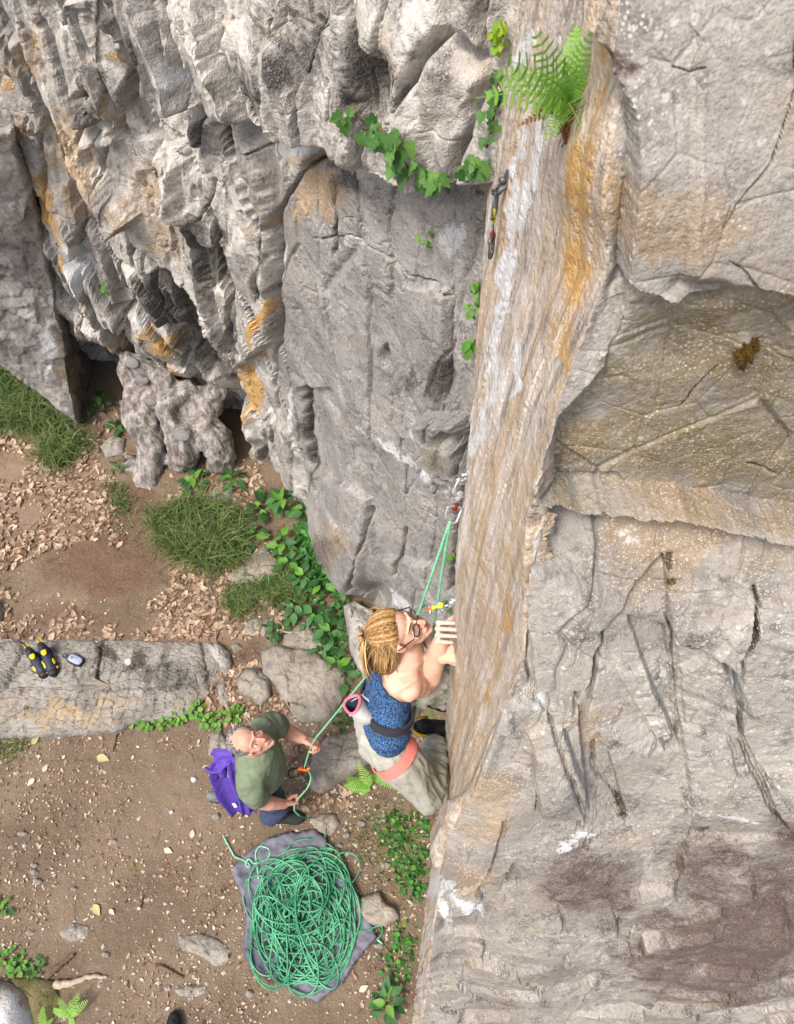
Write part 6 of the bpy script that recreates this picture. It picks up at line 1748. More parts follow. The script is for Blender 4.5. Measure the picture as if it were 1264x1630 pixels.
TOPZ = 0.165
def ledge_pt(px, py):
    """on top of the ledge rock"""
    o = [ob for ob in bpy.data.objects if ob.name.startswith('ledge_rock')][0]
    v = np.empty(len(o.data.vertices) * 3, np.float32); o.data.vertices.foreach_get('co', v); v = v.reshape(-1, 3) + np.array(o.location)
    a, b, d = pix(v)
    k = np.argmin((a - px) ** 2 + (b - py) ** 2 + (v[:, 2] < 0.05) * 1e4)
    return v[k].astype(float)
for (lb_, hx_, hy_, tx_, ty_) in (('black and yellow climbing shoe on the ledge, nearer the frame edge', 52, 1040, 74, 1078), ('black and yellow climbing shoe on the ledge, beside the small case', 72, 1032, 88, 1076)):
    z_ = ledge_pt((hx_ + tx_) / 2, (hy_ + ty_) / 2)[2] + 0.004
    h_ = np.array(ga(hx_, hy_, z_)); t_ = np.array(ga(tx_, ty_, z_))
    so_ = empty('climbing_shoe', h_, lb_, 'climbing shoe', 'climbing shoes left on the ledge')
    up_, so, B_, f_, u_, L_ = shoe_pieces(h_, t_, (0, 0, 1))
    garment('upper', fused(up_, 0.006, 3), M['navy'], so_, h_)
    garment('sole', fused(so + [ell(h_ + f_ * L_ * 0.86 + u_ * 0.022, (0.040, 0.036, 0.024), B_)], 0.006, 2), M['black'], so_, h_)
    for sgn in (-1, 1):
        mesh('yellow_panel', [ell(f_ * L_ * 0.62 + u_ * 0.040 + B_[:, 0] * 0.028 * sgn, (0.018, 0.036, 0.020), B_)], M['yellow'], so_)
    mesh('toe_rand', [ell(f_ * L_ * 0.90 + u_ * 0.030, (0.042, 0.036, 0.028), B_)], M['black'], so_)
    mesh('yellow_stripe', [band(h_ + f_ * L_ * 0.72 + u_ * 0.03 - h_, u_, 0.047, 0.060, 0.018, 0.010, B_[:, 0], 24, (20, 160))], M['yellow'], so_)
    mesh('yellow_tongue', [ell(f_ * L_ * 0.30 + u_ * 0.088, (0.022, 0.030, 0.014), B_)], M['yellow'], so_)
    mesh('opening', [ell(f_ * L_ * 0.10 + u_ * 0.106, (0.026, 0.034, 0.010), B_)], M['black'], so_)
    mesh('strap', [band(f_ * L_ * 0.48 + u_ * 0.045, f_, 0.042, 0.040, 0.022, 0.005, B_[:, 0], 20, (0, 180))], M['black'], so_)
    for sgn in (-1, 1):
        mesh('pull_loop', [tube([u_ * 0.09 + B_[:, 0] * 0.012 * sgn - f_ * 0.01, u_ * 0.105 + B_[:, 0] * 0.014 * sgn - f_ * 0.045, u_ * 0.085 + B_[:, 0] * 0.014 * sgn - f_ * 0.05, u_ * 0.06 + B_[:, 0] * 0.012 * sgn - f_ * 0.02], [0.0035] * 4, 6)], M['yellow'], so_)
sp = ledge_pt(122, 1053); sp[2] += 0.018
spk = empty('small_case', sp, 'small oval grey and black case with a loop strap on the ledge', 'case')
fs = np.array(ga(133, 1058)) - np.array(ga(112, 1048)); fs[2] = 0; fs /= np.linalg.norm(fs)
Bs = basis(fs, (0, 0, 1))
def superbox(half, layers, B, seg=36):
    """rounded slab lofted from superellipse outlines; layers = (height, scale)"""
    V_, n = [], seg
    for z, k in layers:
        for a in np.linspace(0, 2 * math.pi, seg, endpoint=False):
            c_, s_ = math.cos(a), math.sin(a)
            V_.append(B @ np.array([half[0] * k * math.copysign(abs(c_) ** 0.6, c_), half[1] * k * math.copysign(abs(s_) ** 0.6, s_), z]))
    F_ = [(k * n + j, k * n + (j + 1) % n, (k + 1) * n + (j + 1) % n, (k + 1) * n + j) for k in range(len(layers) - 1) for j in range(n)]
    m = len(V_)
    V_ += [B @ np.array([0, 0, layers[0][0]]), B @ np.array([0, 0, layers[-1][0]])]
    F_ += [(m, (j + 1) % n, j) for j in range(n)] + [(m + 1, (len(layers) - 1) * n + j, (len(layers) - 1) * n + (j + 1) % n) for j in range(n)]
    return np.array(V_), F_
mesh('case', [superbox((0.039, 0.069), ((-0.018, 0.86), (-0.012, 0.97), (0.0, 1.0), (0.012, 0.97), (0.018, 0.88)), Bs)], M['black'], spk)
t = NT('case_fabric'); n_g = t.voro(420)['Distance']
M['grille'] = t.done(t.mix(t.ramp(n_g, 0.2, 0.5), srgb(120, 128, 146, 0.7), srgb(164, 172, 190, 0.75)), 0.6, t.bump(n_g, 0.3, 0.002))
mesh('grille', [superbox((0.030, 0.057), ((0.014, 1.0), (0.020, 1.0), (0.0225, 0.94)), Bs)], M['grille'], spk)
mesh('emblem', [disc(Bs @ np.array([0, -0.028, 0.0245]), (0, 0, 1), 0.010, 0.001, 14)], M['sling'], spk)
lp = [Bs @ np.array(p) for p in ((0.0, -0.066, 0.005), (0.018, -0.085, 0.004), (0.016, -0.110, 0.0), (0.0, -0.118, 0.0), (-0.012, -0.102, 0.0), (-0.004, -0.070, 0.005))]
mesh('loop_strap', [tube(spline(lp, 24), [0.004] * 24, 8)], M['black'], spk)
b0 = np.array(gp(279, 1612)); b1_ = np.array(gp(280, 1690))
bo = empty('boot', b0, 'rounded black boot toe poking in at the lower edge', 'boot')
up_, so, B_, f_, u_, L_ = shoe_pieces(b1_ + np.array([0, 0, 0.02]), b0 + np.array([0, 0, 0.02]), (0, 0, 1))
garment('upper', fused(up_ + [tube([b1_ + f_ * 0.05 + u_ * 0.05, b1_ + f_ * 0.02 + u_ * 0.22], [0.045, 0.05], 12, False)], 0.007, 3), M['black'], bo, b0)
garment('sole', fused(so, 0.007, 2), M['sole'], bo, b0)
# ------------------------------------------------------------------ foliage materials and leaf shapes
def leaf_mat(name, a, b_, pale, rough=0.5, trans=0.25, tone=False):
    t = NT(name)
    r = t.attr('ma')[0] if tone else t.rnd(); n = t.noise(30, 3); n2 = t.noise(7, 2)
    c = t.mix(r, a, b_)
    c = t.mix(t.ramp(n, 0.45, 0.7, 0, 0.35), c, pale)
    c = t.mix(t.ramp(n2, 0.5, 0.7, 0, 0.3), c, tuple(x * 0.6 for x in a))
    m = t.done(c, rough, t.bump(n, 0.25, 0.004))
    if trans:
        tr = t.n('ShaderNodeBsdfTranslucent'); t.setin(tr, 0, c)
        ms = t.n('ShaderNodeMixShader'); ms.inputs[0].default_value = trans
        out = t.t.nodes['Material Output']
        t.t.links.new(t.b.outputs[0], ms.inputs[1]); t.t.links.new(tr.outputs[0], ms.inputs[2]); t.t.links.new(ms.outputs[0], out.inputs[0])
    return m
M['nettle'] = leaf_mat('nettle_green', srgb(40, 88, 42, 0.66), srgb(84, 136, 72, 0.68), srgb(122, 164, 108, 0.68))
M['young'] = leaf_mat('young_green', srgb(84, 146, 50, 0.7), srgb(124, 178, 66, 0.7), srgb(160, 200, 110, 0.7), 0.5, 0.3)
M['ivy'] = leaf_mat('ivy_green', srgb(48, 98, 40, 0.68), srgb(118, 166, 80, 0.72), srgb(150, 182, 124, 0.7), 0.42)
M['yellowgreen'] = leaf_mat('yellow_green', srgb(112, 158, 34, 0.75), srgb(174, 200, 44, 0.78), srgb(200, 214, 90, 0.78), 0.5, 0.35)
M['fern'] = leaf_mat('fern_green', srgb(126, 178, 74, 0.85), srgb(162, 208, 98, 0.9), srgb(190, 222, 140, 0.9), 0.6, 0.4)
M['grass'] = leaf_mat('grass_green', srgb(42, 84, 36, 0.68), srgb(166, 172, 104, 0.7), srgb(96, 140, 66, 0.7), 0.6, 0.25, True)
M['cover'] = leaf_mat('ground_cover_green', srgb(40, 100, 40, 0.7), srgb(92, 150, 66, 0.7), srgb(112, 160, 84, 0.7), 0.5, 0.25)
M['carpet'] = leaf_mat('carpet_green', srgb(36, 96, 38, 0.7), srgb(88, 148, 62, 0.7), srgb(112, 160, 84, 0.7), 0.5, 0.25, True)
M['deadleaf'] = leaf_mat('dry_leaf_brown', srgb(118, 84, 66, 0.62), srgb(216, 190, 160, 0.70), srgb(190, 162, 134, 0.66), 0.7, 0.1, True)
M['deadfern'] = leaf_mat('dead_fern_brown', srgb(120, 74, 46, 0.7), srgb(152, 98, 64, 0.7), srgb(170, 126, 90, 0.7), 0.8, 0.1)
M['bark'] = plain('twig_bark', srgb(120, 98, 78, 0.65), 0.9, (90, 0.5), 0.3)
M['moss'] = leaf_mat('brown_moss', srgb(76, 52, 16, 0.7), srgb(98, 76, 22, 0.7), srgb(110, 96, 30, 0.7), 0.9, 0)

def leaf_mesh(name, prof, mat, fold=0.25, droop=0.25, rows_=6):
    """ovate leaf of unit length along +Y, normal +Z"""
    V_, F_ = [], []
    for k in range(rows_ + 1):
        t_ = k / rows_
        w = np.interp(t_, [p[0] for p in prof], [p[1] for p in prof])
        z = -droop * t_ * t_
        V_ += [(-w, t_, z + fold * w), (0, t_, z), (w, t_, z + fold * w)]
    for k in range(rows_):
        a = 3 * k
        F_ += [(a, a + 1, a + 4, a + 3), (a + 1, a + 2, a + 5, a + 4)]
    me = bpy.data.meshes.new(name); me.from_pydata(V_, [], F_); me.materials.append(mat)
    me.polygons.foreach_set('use_smooth', [True] * len(me.polygons))
    return me
OVAL = [(0, 0.02), (0.12, 0.17), (0.3, 0.29), (0.5, 0.28), (0.7, 0.19), (0.88, 0.08), (1, 0.005)]
ROUND = [(0, 0.03), (0.15, 0.30), (0.4, 0.44), (0.65, 0.40), (0.85, 0.24), (1, 0.04)]
LF = {k: leaf_mesh('leaf', OVAL, M[k]) for k in ('nettle', 'young', 'cover', 'yellowgreen', 'deadleaf')}
LR = {k: leaf_mesh('leaf', ROUND, M[k], 0.18, 0.15, 5) for k in ('young', 'cover', 'nettle', 'yellowgreen')}
def ivy_mesh():
    pts = [(0, 0.0), (0.16, -0.10), (0.42, -0.06), (0.50, 0.16), (0.36, 0.30), (0.46, 0.52), (0.28, 0.60), (0.20, 0.72), (0.0, 1.0)]
    out = pts + [(-x, y) for x, y in pts[-2:0:-1]]
    V_ = [(0, 0.35, -0.03)] + [(x, y, 0.10 * abs(x) - 0.10 * y * y) for x, y in out]
    F_ = [(0, 1 + k, 1 + (k + 1) % len(out)) for k in range(len(out))]
    me = bpy.data.meshes.new('leaf'); me.from_pydata(V_, [], F_); me.materials.append(M['ivy'])
    if me.polygons[0].normal.z < 0: me.flip_normals()
    return me
IVY = ivy_mesh()

def place(me, name, parent, loc, yv, nv, size):
    y = np.array(yv, float); y /= np.linalg.norm(y)
    z = np.array(nv, float); z -= y * np.dot(z, y); z /= np.linalg.norm(z) + 1e-9
    x = np.cross(y, z)
    o = bpy.data.objects.new(name, me)
    COL.objects.link(o)
    o.parent = parent
    mt = np.eye(4); mt[:3, 0] = x * size; mt[:3, 1] = y * size; mt[:3, 2] = z * size; mt[:3, 3] = loc
    o.matrix_local = Matrix(mt.tolist())
    return o

def leafy_plant(label, base, leaves, size, spread, height, me, seed, young=0, cat='plant', group=None, name='leafy_plant', nrm=(0, 0, 1), tip=None):
    r = random.Random(seed)
    base = np.array(base, float)
    pl = empty(name, base, label, cat, group)
    nr = np.array(nrm, float); nr /= np.linalg.norm(nr)
    u = np.cross(nr, (0.3, 1, 0.2)); u /= np.linalg.norm(u); v = np.cross(nr, u)
    stems = []
    for k in range(leaves):
        a = 2.4 * k + r.uniform(-0.4, 0.4)
        rad = spread * math.sqrt((k + 0.5) / leaves) * r.uniform(0.7, 1.1)
        out = math.cos(a) * u + math.sin(a) * v
        h = height * (1 - 0.5 * (rad / spread) ** 2) * r.uniform(0.5, 1.0)
        p = out * rad * 0.8 + nr * h
        sz = size * r.uniform(0.65, 1.15)
        yv = out * 1.0 + nr * r.uniform(-0.15, 0.45) + 0.3 * np.array([r.gauss(0, 1) for _ in range(3)])
        nv = nr + 0.35 * out + 0.25 * np.array([r.gauss(0, 1) for _ in range(3)])
        m_ = me if not (young and k < young) else (tip or LF['young'])
        place(m_, 'leaf', pl, p - yv / np.linalg.norm(yv) * sz * 0.2, yv, nv, sz)
        if k % 2 == 0:
            stems.append(tube([(0, 0, 0), p * 0.5 + nr * 0.01, p], [0.002, 0.0017, 0.0012], 5, False))
    mesh('stem', stems, M['cover'], pl)
    return pl

# ------------------------------------------------------------------ broad-leaved plants on the ground
BP = [(310, 772, 12, 0.11, 0.14, 0.14, 3, 'leafy green plant below the stump, left of two'), (372, 770, 10, 0.10, 0.12, 0.13, 2, 'leafy green plant below the stump, right of two'),
      (418, 815, 12, 0.12, 0.15, 0.16, 2, 'broad leaved plant by the grass tuft at the cliff foot'), (452, 808, 16, 0.13, 0.16, 0.20, 3, 'dense broad leaved plant under the cliff lip'), (484, 826, 14, 0.12, 0.14, 0.18, 1, 'broad leaved plant tight against the cliff corner'),
      (408, 858, 8, 0.10, 0.12, 0.12, 2, 'pale leaved plant right of the big grass tuft'), (450, 868, 10, 0.10, 0.14, 0.16, 4, 'young nettle above the flat pale stone'), (462, 905, 10, 0.10, 0.14, 0.16, 2, 'nettle between pale stone and cliff'),
      (486, 925, 12, 0.11, 0.15, 0.18, 1, 'dark nettle in the middle of the green patch'), (520, 935, 9, 0.11, 0.13, 0.20, 5, 'bright nettle with pale leaf near the cliff foot'), (545, 940, 8, 0.10, 0.12, 0.2, 6, 'bright yellow green plant touching the cliff'),
      (470, 972, 9, 0.10, 0.12, 0.14, 0, 'nettle over the dead twig'), (505, 990, 14, 0.11, 0.15, 0.18, 1, 'large leaved nettle beside the dark rock wedge'), (528, 1012, 14, 0.11, 0.15, 0.18, 1, 'nettle drooping over the flat rock'),
      (445, 1006, 9, 0.09, 0.12, 0.12, 0, 'nettle left of the pale angular slab'), (515, 1040, 9, 0.09, 0.12, 0.12, 0, 'nettle at the top edge of the large flat rock'), (536, 1062, 11, 0.10, 0.13, 0.16, 6, 'nettle with lime green tip on the large flat rock'), (548, 1082, 8, 0.10, 0.10, 0.10, 0, 'nettle behind the rope and chalk bag'),
      (162, 645, 12, 0.09, 0.14, 0.14, 3, 'ivy like plant between the leaning boulder and the stump'), (188, 684, 8, 0.09, 0.10, 0.10, 0, 'dark low plant left of the stump leg'), (345, 640, 12, 0.09, 0.14, 0.12, 3, 'leafy plant behind the stump against the cliff'), (260, 715, 7, 0.06, 0.07, 0.10, 0, 'small plant in the gap of the stump'),
      (190, 745, 7, 0.07, 0.09, 0.08, 0, 'tiny plant beside the stump foot'), (545, 1152, 9, 0.06, 0.09, 0.07, 0, 'small ivy like plant beside the chalk bag'), (614, 1598, 16, 0.09, 0.12, 0.14, 3, 'broad leaved rosette at the foot of the buttress'),
      (8, 1446, 6, 0.07, 0.07, 0.06, 4, 'small bright plant at the left frame edge'), (440, 1030, 6, 0.08, 0.09, 0.10, 0, 'nettle sprig at the corner of the flat rock'), (590, 985, 9, 0.06, 0.08, 0.10, 0, 'small plants growing on the dark rock wedge')]
for k, (x, y, n, sz, sp, h, yg, lb_) in enumerate(BP):
    leafy_plant(lb_, gp(x, y), n, sz, sp, h, LF['nettle'], 300 + k, yg)
CP_ = [(215, 1142), (236, 1150), (262, 1152), (284, 1142), (312, 1132), (330, 1150), (352, 1146), (376, 1138), (90, 1150)]
CLB = ['leftmost low clover clump along the ledge foot', 'bright clover clump under the ledge middle', 'dense clover clump under the ledge, third from left', 'clover clump at the ledge bulge', 'clover sprig close under the ledge corner', 'clover clump left of the belayer head', 'clover clump just above the belayer head', 'clover clump above the belayer shoulder', 'sparse weeds on the pale part of the ledge']
for k, ((x, y), lb_) in enumerate(zip(CP_, CLB)):
    leafy_plant(lb_, gp(x, y), 16 if k != 8 else 8, 0.045, 0.085, 0.06, LR['young'], 340 + k, 0, 'plant', 'clover clumps along the ledge', 'clover_clump')
for k, (x, y, lb_) in enumerate([(10, 1528, 'sunlit clover patch above the pale boulder'), (30, 1536, 'clover patch beside the mossy rock'), (58, 1542, 'dark ivy sprig at the twig end')]):
    leafy_plant(lb_, gp(x, y), 16, 0.036, 0.085, 0.05, LR['young'] if k < 2 else LR['cover'], 350 + k, 0, 'plant', None, 'clover_patch')
for k, (x, y, n, lb_) in enumerate([(655, 1375, 22, 'dense ivy patch at the wall foot below the climber knee'), (640, 1335, 12, 'low weeds just under the climber knee'), (618, 1300, 9, 'low weeds below the ferns'), (662, 1405, 18, 'ivy sprig hugging the wall foot'), (640, 1490, 9, 'low weeds right of the pinkish stone'), (625, 1545, 8, 'sparse weeds below the rope end')]):
    leafy_plant(lb_, gp(x, y), n, 0.034, 0.15, 0.05, LR['cover'], 360 + k, 3, 'plant', None, 'weed_patch', (0, 0, 1), LR['young'])

# dense small-leaved carpet under the cliff lip: nobody could count it
def scatter_leaves(name, pts, size, mat, seed, up=0.04, prof='round', tilt=0.5):
    r = np.random.default_rng(seed)
    n = len(pts)
    base = np.array(pts)
    a = r.uniform(0, 2 * np.pi, n); s = size * np.clip(np.exp(r.normal(-0.08, 0.38, n)), 0.3, 1.9)
    y = np.stack([np.cos(a), np.sin(a), r.normal(0, tilt, n)], -1); y /= np.linalg.norm(y, axis=1, keepdims=True)
    z = np.stack([r.normal(0, tilt, n), r.normal(0, tilt, n), np.ones(n)], -1)
    z -= y * (z * y).sum(1, keepdims=True); z /= np.linalg.norm(z, axis=1, keepdims=True)
    x = np.cross(y, z)
    w = 0.42 if prof == 'round' else 0.28
    tm = np.array([(0, 0, 0), (w, 0.35, 0.08), (w * 0.75, 0.72, 0.05), (0, 1, -0.08), (-w * 0.75, 0.72, 0.05), (-w, 0.35, 0.08), (0, 0.5, -0.05)])
    V_ = base[:, None] + s[:, None, None] * (tm[None, :, 0:1] * x[:, None] + (tm[None, :, 1:2] - 0.5) * y[:, None] + tm[None, :, 2:3] * z[:, None])
    F_ = np.array([(6, 0, 1), (6, 1, 2), (6, 2, 3), (6, 3, 4), (6, 4, 5), (6, 5, 0)])
    F_ = (F_[None] + 7 * np.arange(n)[:, None, None]).reshape(-1, 3)
    tn = np.repeat(np.clip(r.normal(0.45, 0.38, n), 0, 1)[:, None], 7, 1).reshape(-1)
    me = npmesh(name, V_.reshape(-1, 3), F_, True, {'ma': np.stack([tn] * 3, -1)})
    return link(name, me, mat)
def pts_in(poly, n, seed, dz=(0.0, 0.03)):
    r = random.Random(seed)
    xs = [p[0] for p in poly]; ys = [p[1] for p in poly]
    q = np.array([(r.uniform(min(xs), max(xs)), r.uniform(min(ys), max(ys))) for _ in range(n * 3)])
    ok = poly_sd(q[:, 0], q[:, 1], poly) > 0
    q = q[ok][:n]
    p = atn(q[:, 0], q[:, 1], gdep(q[:, 1]))
    p[:, 2] = ground_h(p[:, 0], p[:, 1]) + np.array([r.uniform(*dz) for _ in range(len(p))])
    return p
tag(scatter_leaves('ground_cover', pts_in([(470, 835), (500, 830), (512, 880), (550, 935), (540, 950), (500, 930), (475, 900)], 900, 3, (0.0, 0.07)), 0.045, M['carpet'], 3), 'carpet of tiny green leaves under the cliff lip', 'ground cover', None, 'stuff')
tag(scatter_leaves('ground_cover', np.concatenate([pts_in([(440, 850), (480, 850), (560, 950), (545, 1075), (505, 1050), (480, 960), (430, 940)], 420, 4, (0.0, 0.08)), pts_in([(630, 1290), (690, 1300), (672, 1430), (640, 1420), (600, 1320)], 240, 5, (0, 0.02)), pts_in([(610, 1470), (662, 1480), (655, 1560), (620, 1550)], 60, 6, (0, 0.02))]), 0.036, M['carpet'], 4), 'low green undergrowth between the nettles and along the wall foot', 'ground cover', None, 'stuff')

# ------------------------------------------------------------------ ferns
def frond_mesh(n=15, L=1.0, mat='fern', seed=0, wid=0.24, curl=0.45):
    r = random.Random(seed)
    V_, F_ = [], []
    ax = []
    for k in range(n + 1):
        t_ = k / n
        ax.append(np.array([0, t_, curl * (t_ - t_ * t_ * 1.5)]))
    v, f = tube(ax, [0.010 * (1 - 0.8 * k / n) for k in range(n + 1)], 5, False)
    V_ = list(v); F_ = list(f)
    for k in range(1, n + 1):
        t_ = k / n
        ln = wid * (math.sin(math.pi * min(1, 0.20 + 0.80 * t_)) ** 0.8 + 0.03) * r.uniform(0.88, 1.08)
        p = ax[k]
        for s in (-1, 1):
            d = np.array([s * 0.95, 0.32, -0.10 + r.uniform(-0.12, 0.12)]); d /= np.linalg.norm(d)
            wv = np.array([0, 1, 0.1]) * (0.38 / n)
            b = len(V_)
            q1 = p + d * ln * 0.45; q2 = p + d * ln * 0.8; q3 = p + d * ln + np.array([0, 0.02, -0.02])
            V_ += [p - wv * 0.8, p + wv * 0.8, q1 - wv * 1.05 , q1 + wv * 1.05, q2 - wv * 0.7, q2 + wv * 0.7, q3]
            F_ += [(b, b + 2, b + 3, b + 1), (b + 2, b + 4, b + 5, b + 3), (b + 4, b + 6, b + 5)]
    me = bpy.data.meshes.new('frond'); me.from_pydata([tuple(q) for q in V_], [], [tuple(map(int, q)) for q in F_]); me.materials.append(M[mat])
    return me
FR = [frond_mesh(15, 1, 'fern', s) for s in (1, 2)]
FRD = frond_mesh(12, 1, 'deadfern', 5, 0.12, 0.2)
def fern(label, base, fronds, nrm=(0, 0, 1), cat='fern'):
    base = np.array(base, float)
    fn = empty('fern', base, label, cat)
    for k, f in enumerate(fronds):
        d, L = np.array(f[0], float), f[1]
        place(FRD if len(f) > 2 else FR[k % 2], 'frond' if len(f) < 3 else 'dead_frond', fn, np.array([0, 0, 0.0]), d, f[3] if len(f) > 3 else nrm, L)
    return fn
def dirs(px0, py0, lst, d0, nm=None):
    """fronds that point from px0, py0 toward the listed photograph points at their own depth"""
    b = np.array(at(px0, py0, d0))
    out = []
    for q in lst:
        e = np.array(at(q[0], q[1], d0 + q[2]))
        v = e - b
        out.append((v, np.linalg.norm(v)) + ((1,) if len(q) > 3 else ()))
    return b, out
gd = float(gdep(1240))
b_, fr = dirs(602, 1226, [(606, 1195, -0.05), (640, 1262, -0.05), (650, 1228, -0.08), (626, 1270, 0.0), (612, 1210, -0.1), (590, 1262, 0.02)], float(gdep(1226, 0.05)))
fern('bright green fern below the climber knee on the soil', b_, fr, (0, -0.3, 1))
b_, fr = dirs(590, 1252, [(545, 1252, 0.0), (552, 1240, -0.05), (572, 1218, -0.05), (560, 1268, 0.02)], float(gdep(1252, 0.04)))
fern('flat green fern spreading left over the soil by the cracked rock', b_, fr, (0, -0.3, 1))
b_, fr = dirs(112, 1616, [(122, 1585, -0.03), (136, 1596, -0.03), (92, 1592, -0.02), (80, 1608, 0), (118, 1640, 0)], float(gdep(1616, 0.03)))
fern('small green fern beside the pale boulder at lower left', b_, fr, (0, -0.3, 1))
b_, fr = dirs(70, 1636, [(66, 1606, -0.02), (84, 1622, 0)], float(gdep(1636, 0.03)))
fern('tiny fern sprig between pale boulder and mossy rock', b_, fr, (0, -0.3, 1))
b_, fr = dirs(688, 1160, [(685, 1128, -0.05), (700, 1150, -0.05)], 4.1)
fern('fern frond showing between the climber legs', b_, fr, (0, -0.6, 0.8))
rb = rock_at(906, 170); rd = proj(rb)[2]
b_, fr = dirs(906, 165, [(790, 138, -0.10), (800, 112, -0.06), (868, 212, -0.02), (916, 36, -0.04), (932, 60, -0.10), (862, 70, -0.12), (838, 92, -0.15), (918, 186, -0.08), (940, 96, -0.08), (826, 196, 0.02, 1), (846, 176, 0.0, 1), (880, 214, 0.0)], rd - 0.05)
tf_ = fern('lush bright fern growing out of the rock edge at the top', b_, fr, (-0.35, -0.6, 0.7))
roots = []
rr = random.Random(8)
for k in range(46):
    p0 = np.array([rr.gauss(0, 0.012), rr.gauss(0, 0.006), rr.gauss(0, 0.01)]); e = np.array(at(900 + rr.uniform(-8, 8), 200 + rr.uniform(0, 50), rd - 0.004)) - b_
    e = e * rr.uniform(0.3, 1.0)
    roots.append(tube([p0, e * 0.35 + np.array([rr.gauss(0, 0.006), -0.008 * rr.random(), rr.gauss(0, 0.004)]), e * 0.7 + np.array([rr.gauss(0, 0.006), -0.006 * rr.random(), 0]), e + np.array([rr.gauss(0, 0.004), 0, 0])], [0.0028, 0.0034, 0.0026, 0.0010], 5, False))
mesh('dead_root', roots, M['deadfern'], tf_)

# ------------------------------------------------------------------ ivy on the cliff
CLIFF_V = [None]
def cliff_pt(px, py):
    if CLIFF_V[0] is None:
        vs = []
        for o in cliff.children:
            v = np.empty(len(o.data.vertices) * 3, np.float32); o.data.vertices.foreach_get('co', v); vs.append(v.reshape(-1, 3)[::2])
        v = np.concatenate(vs); a, b, d = pix(v)
        CLIFF_V[0] = (v, a, b, d)
    v, a, b, d = CLIFF_V[0]
    m = (np.abs(a - px) < 6) & (np.abs(b - py) < 6)
    if not m.any(): return np.array(at(px, py, float(cliff_depth(np.array([[px]]), np.array([[py]]))[0, 0])))
    k = np.where(m)[0][np.argmin(d[m])]
    return v[k].astype(float)
CN = np.array([-0.55, -0.70, 0.45])
def ivy(label, path, n, size, spread, seed, me=None, name='ivy', nrm=CN):
    r = random.Random(seed)
    base = cliff_pt(*path[0])
    iv = empty(name, base, label, 'ivy' if me is None else 'plant')
    L = [0]
    for a, b in zip(path[:-1], path[1:]): L.append(L[-1] + math.hypot(b[0] - a[0], b[1] - a[1]))
    st = []
    for q in np.linspace(0, L[-1], max(4, n // 4)):
        x = np.interp(q, L, [p[0] for p in path]); y = np.interp(q, L, [p[1] for p in path])
        st.append(cliff_pt(x, y) + nrm * 0.012 - base)
    for k in range(n):
        q = r.uniform(0, L[-1])
        x = np.interp(q, L, [p[0] for p in path]) + r.gauss(0, spread); y = np.interp(q, L, [p[1] for p in path]) + r.gauss(0, spread)
        p = cliff_pt(x, y) + nrm * r.uniform(0.012, 0.05) - base
        yv = np.array([r.gauss(0, 0.5), r.gauss(0, 0.35) - 0.3, -0.8])
        nv = nrm + 0.3 * np.array([r.gauss(0, 1) for _ in range(3)])
        place(me or IVY, 'leaf', iv, p, yv, nv, size * r.uniform(0.4, 1.15))
    mesh('vine', [tube(st, [0.0035] * len(st), 6)], M['bark'], iv)
    return iv
ivy('ivy trailing along the lip of the overhanging block', [(560, 178), (585, 195), (610, 215), (640, 235), (655, 240)], 26, 0.052, 9, 401)
ivy('ivy hanging below the lip in the shadowed break', [(640, 262), (665, 275), (690, 285), (715, 292)], 24, 0.045, 8, 402)
ivy('ivy in the corner where the block meets the rock edge', [(735, 262), (752, 268), (768, 262), (776, 270)], 20, 0.042, 8, 403)
ivy('yellow green small leaved plant at the top of the corner', [(803, 38), (800, 58), (795, 80)], 20, 0.022, 6, 404, LR['yellowgreen'], 'crack_plant')
ivy('ivy climbing the upper corner crack', [(792, 120), (790, 160), (786, 190), (782, 215), (780, 240)], 18, 0.036, 4, 405)
for k, (x, y, n, sz, lb_) in enumerate([(756, 455, 8, 0.04, 'small green plant in the corner crack, upper of three'), (757, 485, 9, 0.04, 'small green plant in the corner crack, middle of three'), (752, 545, 9, 0.05, 'small green plant in the corner crack, lowest of three'),
                                   (683, 376, 7, 0.035, 'tiny green plant on the grey slab'), (168, 460, 8, 0.06, 'small bright plant on the left rock face'), (718, 880, 8, 0.05, 'small plant behind the ropes in the corner'), (705, 960, 10, 0.05, 'green sprig behind the lime quickdraw')]):
    ivy(lb_, [(x, y), (x + 2, y + 6)], n, sz, 5, 420 + k, LF['young'], 'crack_plant')
mb_ = rock_at(1188, 560)
rm = random.Random(3)
mo = empty('moss_clump', mb_, 'shaggy brown moss clump stuck on the olive overhang', 'moss')
fib = []
for k in range(900):
    u = np.array([rm.gauss(0, 1), rm.gauss(0, 1), rm.gauss(0, 1)]); u /= np.linalg.norm(u)
    p = u * np.array([0.012, 0.010, 0.024]) * rm.uniform(0.8, 1.05) * (1 + 0.3 * math.sin(5 * u[0] + 7 * u[2]))
    fib.append(tube([p, p * rm.uniform(1.1, 1.35) + np.array([rm.gauss(0, 0.002), -0.002, -0.005])], [0.0016, 0.0005], 4, False))
mesh('moss_body', [ell((0, 0, 0), (0.010, 0.009, 0.021), None, 12, 10)], M['moss'], mo)
tag(mesh('moss_fibre', fib, M['moss'], mo), None, None, None, 'stuff')
